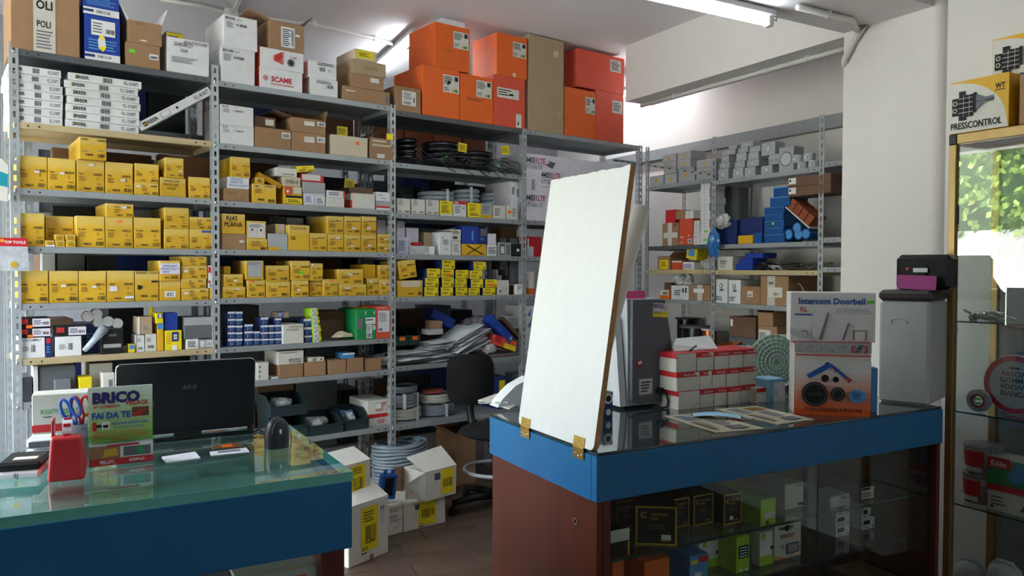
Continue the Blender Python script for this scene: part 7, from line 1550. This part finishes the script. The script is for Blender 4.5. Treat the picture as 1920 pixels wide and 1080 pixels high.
for k, (c, tl, dx) in enumerate((('inkblue', -14, .0), ('red', -2, .012))):
    sx = empty('scissors', (0, 0, 0)); sx.location = L.w(u + dx - .005, v + .04 + .012 * k, TOPZ + .075); sx.scale = (.85, .85, .85); sx.rotation_euler = (R(4), R(tl), L.ang - R(20)); tag(sx, f'{["blue", "red"][k]} handled scissors standing in the grey cup', 'scissors', 'scissors')
    for s in (-1, 1):
        mb = MB(); mb.tube([(s * .016 + .014 * math.cos(a), .0, .085 + .034 * math.sin(a)) for a in [2 * math.pi * i / 16 for i in range(16)]], .005, c, 8, closed=True); mb.tube([(s * .01, 0, .055), (0, 0, .02)], .005, c, 8); mb.build('handle', sx)
        mb = MB(); mb.slab([(0, 0, .02), (s * .006, 0, .015), (-s * .004, 0, -.075)], (0, 1, 0), .002, M_CHROME); mb.build('blade', sx)
# ---- cards and a cable on the glass
sheet('white business card lying on the glass near the flyer', [(303, 858), (313, 868), (376, 860), (366, 848)], 'pricewhite', .002, name='business_card', cat='card', F=L)
sheet('white printed card lying in front of the laptop', [(393, 848), (395, 855), (468, 848), (462, 840)], 'pricewhite', .001, [(.2, .2, .6, .8, 'inkgrey')], name='business_card', cat='card', F=L)
sheet('brown printed card next to the laptop edge', [(396, 838), (402, 843), (456, 838), (446, 830)], 'brown', .002, [(.2, .3, .9, .7, 'orange')], name='business_card', cat='card', F=L)
mb = MB(); q = [L.flat(*p, TOPZ) for p in ((470, 815), (485, 808), (500, 814), (512, 812))]; mb.tube([(p[0] - q[0][0], p[1] - q[0][1], .004) for p in q], .003, M_RUBBER, 6)
place('laptop_cable', 'short black cable between laptop and barcode scanner', 'cable', None, mb, L, q[0][0], q[0][1], TOPZ)

# ================================================================== boxes, coil and chair on the floor between the counters
YL = [('R', .3, .18, .72, .92, 'yellow2'), ('B', .4, .36, .68, .6), ('T', 'PALERMO', .4, .3, .06, 'ink', .26, .02), ('G', .36, .66, .66, .86, 4, 'inkbrown'), ('R', .3, .14, .44, .16, 'ink'), ('T', '0270', .32, .2, .05, 'inkbrown', .14)]
AR = [('R', .8, .62, .806, .86, 'ink'), ('R', .86, .62, .866, .86, 'ink'), ('P', [(.785, .82), (.803, .88), (.821, .82)], 'ink'), ('P', [(.845, .82), (.863, .88), (.881, .82)], 'ink'), ('R', .78, .6, .89, .605, 'ink')]
def fbox(label, pl, pr, d, ytop, prints, z=.003, flaps=(), name='shipping_carton', m='offwhite'):
    """carton on the floor from the two lower front corners"""
    a = Vector(_corner(*pl, z)); b = Vector(_corner(*pr, z)); dd = b - a; F = Fr(a.x, a.y, math.atan2(dd.y, dd.x)); w = dd.length
    h = F.px((pl[0] + pr[0]) / 2, ytop, 0)[1] - z
    mb = MB(); mb.box(0, w, 0, d, 0, h, m, b=.003, jit=.002); o = mb.build(name); put(o, F, 0, 0, z); tag(o, label, 'box', 'white shipping cartons')
    prints_to(o, 'printed_label', prints, w, h, -.0012, x0=0)
    for pts, n in flaps:
        fb = MB(); fb.slab([(x * w, y * d, h + zz) for x, y, zz in pts], n, .004, m); fb.build('flap', o)
    return o, F, w, h, z + h
o1, F1, w1, h1, t1 = fbox('white shipping carton on the floor with yellow label and arrows', ZO(62, 1018), ZO(395, 878), .3, ZO(0, 455)[1], YL + AR + [('R', .5, .0, .6, .1, 'card')], flaps=[([(.0, .0, .0), (1, 0, .0), (.95, .4, .07), (.05, .4, .05)], (0, -.2, 1))])
# carton on top of it, set back
a = F1.px(*ZO(112, 430), .05); b = F1.px(*ZO(282, 380), .05)
w = b[0] - a[0]; h = F1.px(*ZO(195, 130), .05)[1] - t1; mb = MB(); mb.box(-.06, w, 0, .26, 0, h, 'offwhite', b=.003, jit=.002); o = mb.build('shipping_carton'); put(o, F1, a[0], .08, t1 + .001); tag(o, 'white shipping carton with yellow label stacked beside the left counter', 'box', 'white shipping cartons')
prints_to(o, 'printed_label', [('R', .0, .2, .72, .95, 'yellow2'), ('B', .12, .35, .62, .6), ('T', 'PALERMO', .12, .28, .06, 'ink', .5, .02), ('G', .1, .7, .6, .9, 3, 'inkbrown')], w, h, -.0012, x0=0)
for s in (0, 1): fb = MB(); fb.slab([(-.06, .26 * s, h), (w, .26 * s, h), (w, .13, h + .05), (-.06, .13, h + .05)], (0, 0, 1), .004, 'offwhite'); fb.build('flap', o)
o3, F3, w3, h3, t3 = fbox('white carton on the floor behind the arrowed one, small black print', ZO(398, 745), ZO(522, 712), .24, ZO(0, 470)[1], [('T', 'GI ELETTRONICA', .06, .82, .06, 'ink', .85, .01), ('T', 'TRASPORTI', .06, .74, .06, 'ink', .6, .01), ('T', 'GI ELETTRONICA', .06, .44, .05, 'ink', .8, .01), ('G', .06, .52, .6, .66, 4), ('T', 'CE', .4, .2, .05, 'ink', .2)])
o4, F4, w4, h4, t4 = fbox('white carton on the floor with yellow label under the open one', ZO(527, 712), ZO(878, 628), .26, ZO(0, 440)[1], [('R', .34, .1, .76, .98, 'yellow2'), ('B', .42, .42, .72, .68), ('T', 'PALERMO', .42, .36, .06, 'ink', .28, .02), ('R', .26, .72, .36, .9, 'greydark'), ('T', '0270', .36, .16, .05, 'inkbrown', .14), ('R', .34, .06, .48, .09, 'ink')])
# open carton resting on it, turned
fo = F4.sub(w4 * .42, -.04, R(8)); ho = .17; wo = .24
mb = MB(); mb.box(0, wo, 0, .2, 0, ho, 'offwhite', b=.003, jit=.002); o = mb.build('shipping_carton'); put(o, fo, 0, 0, t4 + .001); tag(o, 'open white carton turned on its side upon another, flaps spread', 'box', 'white shipping cartons')
prints_to(o, 'printed_label', [('R', .5, .12, .9, .98, 'yellow2'), ('B', .56, .35, .86, .65), ('R', .28, .66, .46, .9, 'greydark')] , wo, ho, -.0012, x0=0)
fb = MB(); fb.slab([(0, 0, ho), (wo, 0, ho), (wo - .02, .12, ho + .1), (-.06, .1, ho + .08)], (0, -.6, 1), .004, 'offwhite'); fb.build('flap', o)
fb = MB(); fb.slab([(0, .0, .02), (0, .0, ho), (-.12, .03, ho - .05), (-.11, .04, .03)], (0, 1, 0), .004, 'offwhite'); fb.build('flap', o)
fb = MB(); fb.slab([(0, .2, .02), (0, .2, ho), (-.1, .16, ho + .02), (-.1, .18, .06)], (0, 1, 0), .004, 'card'); fb.build('flap', o)
# blue plastic part hanging between the cartons
ub_, zb_ = F3.px(*ZO(425, 345), -.02); bp = empty('blue_fitting', (0, 0, 0)); bp.location = F3.w(ub_, .02, zb_ - .07); bp.rotation_euler = (0, R(8), F3.ang); tag(bp, 'blue plastic mounting frame lying on the white cartons', 'fitting')
mb = MB(); M_BF = mat('fitting_blue', '1E56A8', rough=.45)
mb.box(-.05, .05, 0, .04, .0, .02, M_BF, b=.004); mb.box(-.05, -.03, 0, .04, .02, .12, M_BF, b=.004); mb.box(.03, .05, 0, .04, .02, .12, M_BF, b=.004); mb.box(-.05, .05, 0, .04, .12, .14, M_BF, b=.004); mb.build('frame', bp)
mb = MB(); mb.box(-.03, .03, .01, .03, .02, .12, 'black'); mb.build('insert', bp)
for s in (-1, 1): mb = MB(); mb.cyl(.011, .14, .165, M_BF, (s * .025, .02, 0), seg=12); mb.build('peg', bp)
# big grey-blue coil resting at the rack foot
uc0 = A.px(ZO(285, 0)[0], 870, .0)[0]; uc1 = A.px(ZO(720, 0)[0], 870, .0)[0]; Rr = (uc1 - uc0) / 2
co = coil('big blue-grey cable coil on the floor at the rack foot', A, (uc0 + uc1) / 2, Rr * .4 - .05, .152, Rr * .95, .011, 11, 3, M_CABLE_B, messy=.7, squash=.8)
mb = MB(); mb.box(-.16, .16, 0, .3, 0, .148, 'card', b=.003); o = mb.build('carton'); put(o, A, (uc0 + uc1) / 2, Rr * .4 - .2, .003); tag(o, 'low brown carton on the floor carrying the big cable coil', 'box')
# open brown carton behind the chair
o5 = Row(A, ZL, .003, 'on the floor behind the office chair', v=.1, d=.26); o5.carton(880, 450, 968, 560, 'card', 'open brown carton with wide flaps', flaps=[('L', 30, .1), ('F', 40, .08), ('K', 60, .08)])
# ---- office chair
def chair():
    d0 = ray(884, 1003); x, y = _corner(905, 985, .0); F = Fr(x + .12, y + .35, R(15)); e = empty('office_chair', (0, 0, 0)); put(e, F, 0, 0, 0); tag(e, 'black swivel office chair behind the counters', 'chair')
    ub2, zb2 = F.px(885, 712, .12); zc_ = zb2; hw = (F.px(930, 712, .12)[0] - F.px(840, 712, .12)[0]) / 2; hh = (F.px(885, 664, .12)[1] - F.px(885, 760, .12)[1]) / 2
    mb = MB(); vsx = []; n = 14; m2 = 10
    for s in (0, 1):
        for j in range(m2 + 1):
            for i in range(n + 1):
                a = -1 + 2 * i / n; b = -1 + 2 * j / m2; k = (abs(a) ** 4 + abs(b) ** 4) ** .25; sc2 = max(abs(a), abs(b)) / k if k > 0 else 1
                th = .03 * (1 - min(1, max(abs(a), abs(b))) ** 4)
                vsx.append((ub2 + a * sc2 * hw, .12 + .05 * a * a + (th if s else -th), zc_ + b * sc2 * hh))
    m1 = (n + 1) * (m2 + 1); fs = []
    for j in range(m2):
        for i in range(n): q = j * (n + 1) + i; fs += [(q, q + 1, q + n + 2, q + n + 1), (m1 + q, m1 + q + n + 1, m1 + q + n + 2, m1 + q + 1)]
    mb.add(vsx, fs, M_FABRIC, True); mb.build('backrest', e)
    mb = MB(); mb.tube([(ub2, .16, zc_ - hh * .3), (ub2, .18, zc_ - hh * 1.2), (ub2 + .01, .16, .5), (ub2 + .08, .0, .45), (ub2 + .15, -.05, .44)], .025, M_RUBBER, 8); mb.build('back_stem', e)
    mb = MB(); mb.blob(.23, .22, .05, M_FABRIC, (ub2 + .12, -.05, .5), 4, 0, 1, smooth=True); mb.build('seat', e)
    mb = MB(); mb.cyl(.03, .1, .46, M_RUBBER, (ub2 + .12, -.05, 0), seg=14); mb.build('gas_column', e)
    mb = MB(); mb.torus(.2, .012, 'grey', (ub2 + .12, -.05, .26), sec=8); mb.build('foot_ring', e)
    for k in range(5):
        a = R(72 * k + 190); c0 = Vector((ub2 + .12, -.05, .1)); c1 = c0 + Vector((.29 * math.cos(a), .29 * math.sin(a), -.02))
        mb = MB(); mb.tube([c0, (c0 + c1) / 2 + Vector((0, 0, .01)), c1], [.03, .026, .02], M_RUBBER, 8); lg = mb.build('leg', e)
        mb = MB(); mb.cyl(.028, -.012, .012, M_RUBBER, (c1.x, c1.y, .031), 'y', 14); mb.build('castor', lg)
chair()
mb = MB(); mb.tube([A.w(2.55, -.25, .62), A.w(2.5, -.3, .5), A.w(2.6, -.32, .35)], .004, 'beige', 6)

# ---- hanging blister cards at the left end of the first rack
u, z = A.px(28, 480, -.02); hb = empty('blister_pack', (0, 0, 0)); put(hb, A, u - .005, -.03, z); tag(hb, 'TOP TOOLS blister bag hanging on the first rack post', 'blister')
zt = A.px(28, 446, -.03)[1] - z; zbm = A.px(28, 508, -.03)[1] - z; bw2 = .055
mb = MB(); mb.box(-bw2, bw2, 0, .002, zt - .04, zt, 'red', b=.0005); h_ = mb.build('header_card', hb)
mb = MB(); mb.text('TOP TOOLS', (-.038, -.0006, zt - .026), (1, 0, 0), (0, 0, 1), .012, 'paperwhite', .085, .03); mb.cyl(.008, -.0012, -.0004, 'gold', (-.045, 0, zt - .014), 'y', 12); mb.build('printed_label', h_)
mb = MB(); mb.slab([(-bw2, 0, zt - .04), (bw2, 0, zt - .04), (bw2 + .006, .0, zbm), (-bw2 - .006, 0, zbm)], (0, 1, 0), .012, film_mat('film_bag', 'C3C6CC', .85)); mb.build('bag', hb)
mb = MB(); mb.cyl(.014, -.002, 0, 'gold', (0, 0, zbm + .03), 'y', 14); mb.build('sticker', hb)
mb = MB(); mb.slab([(-.03, 0, .0), (.02, 0, -.005), (.025, 0, .16), (.0, 0, .19), (-.03, 0, .18)], (0, 1, 0), .003, 'offwhite'); mb.slab([(-.03, -.001, .07), (.022, -.001, .06), (.023, -.001, .12), (-.03, -.001, .14)], (0, 1, 0), .001, 'teal')
u, z = A.px(4, 375, -.05); place('blister_pack', 'white and blue blister card hanging at the picture edge', 'blister', None, mb, A, u, -.05, z)

# ================================================================== glass cabinet against the right-hand wall
d0 = 3.3; Q = Fr((1775 - 960) / FPX * d0, d0, R(-59.5)); CW, CDp = .62, .38; CT = Q.px(1785, 252, 0)[1]
cab = empty('glass_cabinet', (0, 0, 0)); put(cab, Q, 0, 0, 0); tag(cab, 'bronze-framed glass cabinet against the right wall', 'cabinet')
pw = .032
for (x, y) in ((0, 0), (CW - pw, 0), (0, CDp - pw), (CW - pw, CDp - pw)): part('post', cab, lambda m: m.box(x, x + pw, y, y + pw, 0, CT - .045, M_BRONZE, b=.003))
for (x0, x1, y0, y1) in ((pw, CW, 0, pw), (pw, CW, CDp - pw, CDp), (0, pw, pw, CDp), (CW - pw, CW, pw, CDp - pw)): part('top_rail', cab, lambda m: m.box(x0, x1, y0, y1, CT - .045, CT - .003, M_BRONZE, b=.003))
part('corner_cap', cab, lambda m: m.box(-.001, pw + .001, -.001, pw + .001, CT - .045, CT - .002, M_RUBBER, b=.003))
part('top_panel', cab, lambda m: m.box(pw, CW - pw, pw, CDp - pw, CT - .02, CT - .004, P('greydark')))
part('plinth', cab, lambda m: m.box(pw, CW - pw, .01, CDp - .01, 0, .1, M_RUBBER))
M_CABG = glass_mat('cabinet_glass', (.86, .92, .90), refl=1.0, base=.2)
part('glass_pane', cab, lambda m: m.add([(pw, .012, .1), (CW - pw, .012, .1), (CW - pw, .012, CT - .045), (pw, .012, CT - .045)], [(0, 1, 2, 3)], M_CABG))
part('glass_pane', cab, lambda m: m.add([(.012, pw, .1), (.012, CDp - pw, .1), (.012, CDp - pw, CT - .045), (.012, pw, CT - .045)], [(3, 2, 1, 0)], M_GLASS))
part('back_mirror', cab, lambda m: m.box(pw, CW - pw, CDp - .02, CDp - .015, .1, CT - .045, mat('cabinet_back', '7B807E', rough=.4, var=.05)))
zs3 = [Q.px(1800, y, .02)[1] for y in (602, 772, 947)]
for z in zs3:
    o = part('glass_shelf', cab, lambda m: m.box(.014, CW - .014, .03, CDp - .03, z - .006, z, M_GLASS)); part('shelf_edge', o, lambda m: m.box(.014, CW - .014, .028, .03, z - .006, z, M_GLASS_E))
part('hinge', cab, lambda m: m.box(pw, pw + .008, .004, .012, Q.px(1795, 420, 0)[1], Q.px(1795, 385, 0)[1], M_RUBBER, b=.002))
part('lock_bar', cab, lambda m: m.box(pw, pw + .012, .0, .011, Q.px(1795, 610, 0)[1] - .03, Q.px(1795, 610, 0)[1] - .01, M_CHROME))
# ---- inside the cabinet
fa = empty('chrome_faucet', (0, 0, 0)); u, v = Q.flat(1850, 596, zs3[0]); put(fa, Q, Q.px(1850, 590, .14)[0], .14, zs3[0]); tag(fa, 'chrome mixer tap lying on the top glass shelf of the cabinet', 'tap')
mb = MB(); mb.tube([(-.05, 0, .02), (.0, 0, .022), (.05, .0, .02)], [.018, .022, .018], M_CHROME, 14); mb.build('body', fa)
mb = MB(); mb.tube([(.0, 0, .03), (.03, -.01, .04), (.08, -.02, .03), (.13, -.02, .012)], [.014, .011, .009, .009], M_CHROME, 12); mb.build('spout', fa)
for s in (-1, 1): mb = MB(); mb.lathe([(0, 0), (.016, .0), (.019, .01), (.015, .022), (0, .024)], M_CHROME, 14, (s * .055, -.01, .012), 'y'); mb.tube([(s * .055, -.02, .03), (s * .085, -.02, .044)], .006, M_CHROME, 8); mb.build('handle', fa)
def inq(px, py, v): return Q.px(px, py, v)
uD, zD = inq(1890, 725, .15); rD = .125
tp = empty('tape_disc', (0, 0, 0)); put(tp, Q, uD + .03, .14, zs3[1] + rD + .002); tag(tp, 'round clear pack reading FASCIA GOMMA ADESIVA BIANCA', 'tape')
mb = MB(); mb.cyl(rD, 0, .025, 'pricewhite', axis='y', seg=40); mb.build('reel', tp)
mb = MB(); mb.lathe([(rD * .98, -.001), (rD * .8, -.001)], P('red'), 40, axis='y', smooth=False); mb.build('red_ring', tp)
mb = MB(); mb.lathe([(rD * .8, -.0012), (0, -.0012)], P('silver'), 40, axis='y', smooth=False); mb.build('label_disc', tp)
mb = MB()
for k, (s, zz) in enumerate((('FASCIA', .035), ('GOMMA', .008), ('ADESIVA', -.02), ('BIANCA', -.048))): mb.text(s, (0, -.002, zz), (1, 0, 0), (0, 0, 1), .021, 'ink', .12, .02, 0., True)
mb.box(-.02, .02, -.0018, -.0014, .066, .074, 'ink'); mb.build('printed_label', tp)
u, z = inq(1838, 740, .09); sp2 = empty('tape_roll', (0, 0, 0)); put(sp2, Q, u, .07, zs3[1] + .05); tag(sp2, 'small clear tape roll with green stickers before the big disc', 'tape')
mb = MB(); mb.lathe([(.022, 0), (.048, 0), (.048, .02), (.022, .02), (.022, 0)], film_mat('film_roll', 'C9CCD0', .8), 28, axis='y', smooth=False); mb.build('roll', sp2)
mb = MB(); mb.lathe([(.03, -.001), (.022, -.001)], P('red'), 28, axis='y', smooth=False); mb.box(-.012, .014, -.002, -.001, .004, .012, 'sticker_green'); mb.box(-.008, .018, -.002, -.001, -.014, -.006, 'sticker_green'); mb.build('sticker', sp2)
zz = zs3[2]; un = Q.px(1838, 880, .14)[0]
for k in range(2):
    e = empty('plastic_tub', (0, 0, 0)); put(e, Q, un + (.012 if k else 0), .14, zz + .001); tag(e, f'clear plastic tub with red label, {["lower", "upper"][k]} of two stacked in the cabinet', 'tub', 'plastic tubs'); rt = .066 if k == 0 else .074; ht = .115
    mb = MB(); mb.lathe([(0, .002), (rt * .88, .002), (rt, ht), (rt * .97, ht), (rt * .86, .005), (0, .005)], film_mat('tub_clear', 'AEB4BA', .55), 30); mb.build('vessel', e)
    mb = MB(); mb.lathe([(rt * .98, ht), (rt * 1.05, ht), (rt * 1.05, ht + .012), (0, ht + .012)], film_mat('tub_lid', '9AA3AB', .6), 30); mb.build('lid', e)
    mb = MB(); mb.lathe([(rt * .92 + .002, ht * .3), (rt * .99 + .002, ht * .9)], P('red'), 12, a0=R(215), a1=R(300)); mb.lathe([(rt * .9 + .002, ht * .12), (rt * .92 + .002, ht * .3)], P('paperwhite'), 12, a0=R(220), a1=R(292)); mb.build('label', e)
    mb = MB(); mb.blob(rt * .75, rt * .75, .03, 'grey', (0, 0, .035), 3, .3, 8, k * 4.); mb.build('screws', e)['kind'] = 'stuff'
    zz += ht + .014
uB = Q.px(1852, 900, .07)[0]; w = .26; h = Q.px(1870, 858, .07)[1] - zs3[2]
mb = MB(); mb.box(0, w, 0, .12, 0, h, 'offwhite', b=.002); o = mb.build('garden_carton'); put(o, Q, uB, .07, zs3[2] + .001); tag(o, 'carton with blue flowers and red band on the lower cabinet shelf', 'box')
prints_to(o, 'printed_label', [('R', 0, .45, 1, .98, 'green'), ('R', 0, .8, .35, 1, 'red'), ('T', 'Edén', .05, .84, .1, 'paperwhite', .26, .02), ('R', 0, .38, 1, .5, 'red'), ('D', .5, .78, .16, 'skyblue'), ('D', .42, .7, .12, 'skyblue'), ('D', .75, .72, .14, 'skyblue'), ('D', .9, .8, .12, 'purple'), ('G', .06, .1, .3, .3, 3), ('R', .06, .06, .1, .1, 'ink'), ('P', [(.5, .1), (.6, .3), (.9, .34), (.98, .2), (.8, .08)], 'purple')], w, h, -.0008, x0=0)
for k, (px, py) in enumerate(((1815, 1070), (1880, 1055))):
    u, z = Q.px(px, py, .12); mb = MB(); mb.lathe([(0, 0), (.07, 0), (.075, .03), (.06, .1), (.03, .12), (0, .122)], mat('jug_white', 'C8CCCF', rough=.4), 24); mb.tube([(.055, 0, .1), (.03, 0, .13), (-.03, 0, .13), (-.055, 0, .1)], .008, mat('jug_white'), 8)
    place('plastic_canister', f'{["left", "right"][k]} white plastic canister with handle in the cabinet bottom', 'canister', 'plastic canisters', mb, Q, u, .14, max(.101, z - .13))
# ---- pump control cartons on top
WI = [('P', [(.0, 1.0), (.25, .96), (.5, .9), (.7, .76), (.88, .5), (.97, .1), (1, 0), (1, 1)], 'mustard')]
cv = [(0, .985)] + [(math.sin(R(a)) * .97, .02 + .96 * math.cos(R(a)) ** .8) for a in range(10, 90, 8)] + [(.985, .0)]
PRE = [('P', cv + [(1, 0), (1, 1), (0, 1)], 'mustard'), ('T', 'PRESSCONTROL', .03, .08, .125, 'ink', .86, .02), ('T', 'WT', .78, .74, .09, 'ink', .16, .04), ('R', .78, .7, .95, .715, 'ink')]
PUMP = [('R', .05, .34, .17, .68, 'ink'), ('R', .17, .3, .42, .72, 'ink'), ('R', .17, .24, .3, .3, 'ink'), ('R', .17, .72, .28, .8, 'ink'), ('R', .42, .36, .47, .74, 'ink'), ('P', [(.47, .4), (.62, .52), (.75, .53), (.75, .63), (.62, .62), (.47, .7)], 'inkgrey'), ('R', .47, .55, .76, .57, 'ink'), ('D', .11, .58, .045, 'offwhite'), ('D', .11, .58, .03, 'ink'), ('D', .11, .44, .045, 'offwhite'), ('D', .11, .44, .03, 'ink')] + [('R', .17, .38 + .09 * k, .42, .39 + .09 * k, 'offwhite') for k in range(4)] + [('R', .26, .3, .265, .72, 'offwhite'), ('R', .36, .3, .365, .72, 'offwhite')]
def pc(label, x0, y0, x1, y1, v, z):
    u0 = Q.px(x0, (y0 + y1) / 2, v)[0]; u1 = Q.px(x1, (y0 + y1) / 2, v)[0]; w = u1 - u0; h = Q.px((x0 + x1) / 2, y0, v)[1] - z
    mb = MB(); mb.box(-w / 2, w / 2, 0, .2, 0, h, 'mustard', b=.002); mb.box(-w / 2 + .002, w / 2 - .002, -.0008, 0, .002, h - .002, 'offwhite'); o = mb.build('pump_carton'); put(o, Q, (u0 + u1) / 2, v, z); tag(o, label, 'box', 'pump control cartons')
    prints_to(o, 'printed_label', PRE + PUMP, w, h, -.0012); return o, h
ztop = CT + .0005
pc('white and yellow carton printed PRESSCONTROL on the cabinet corner', 1781, 146, 1892, 242, .01, ztop)
mb = MB(); us_ = Q.px(1906, 190, .0)[0]; mb.box(0, .22, 0, .3, 0, .2, 'card', b=.003); o = mb.build('carton'); put(o, Q, us_, .02, ztop); tag(o, 'brown carton supporting the upper pump carton on the cabinet', 'box')
pc('upper pump carton cropped by the picture edge', 1860, 60, 1990, 150, .16, ztop + .2)
finish_labels()
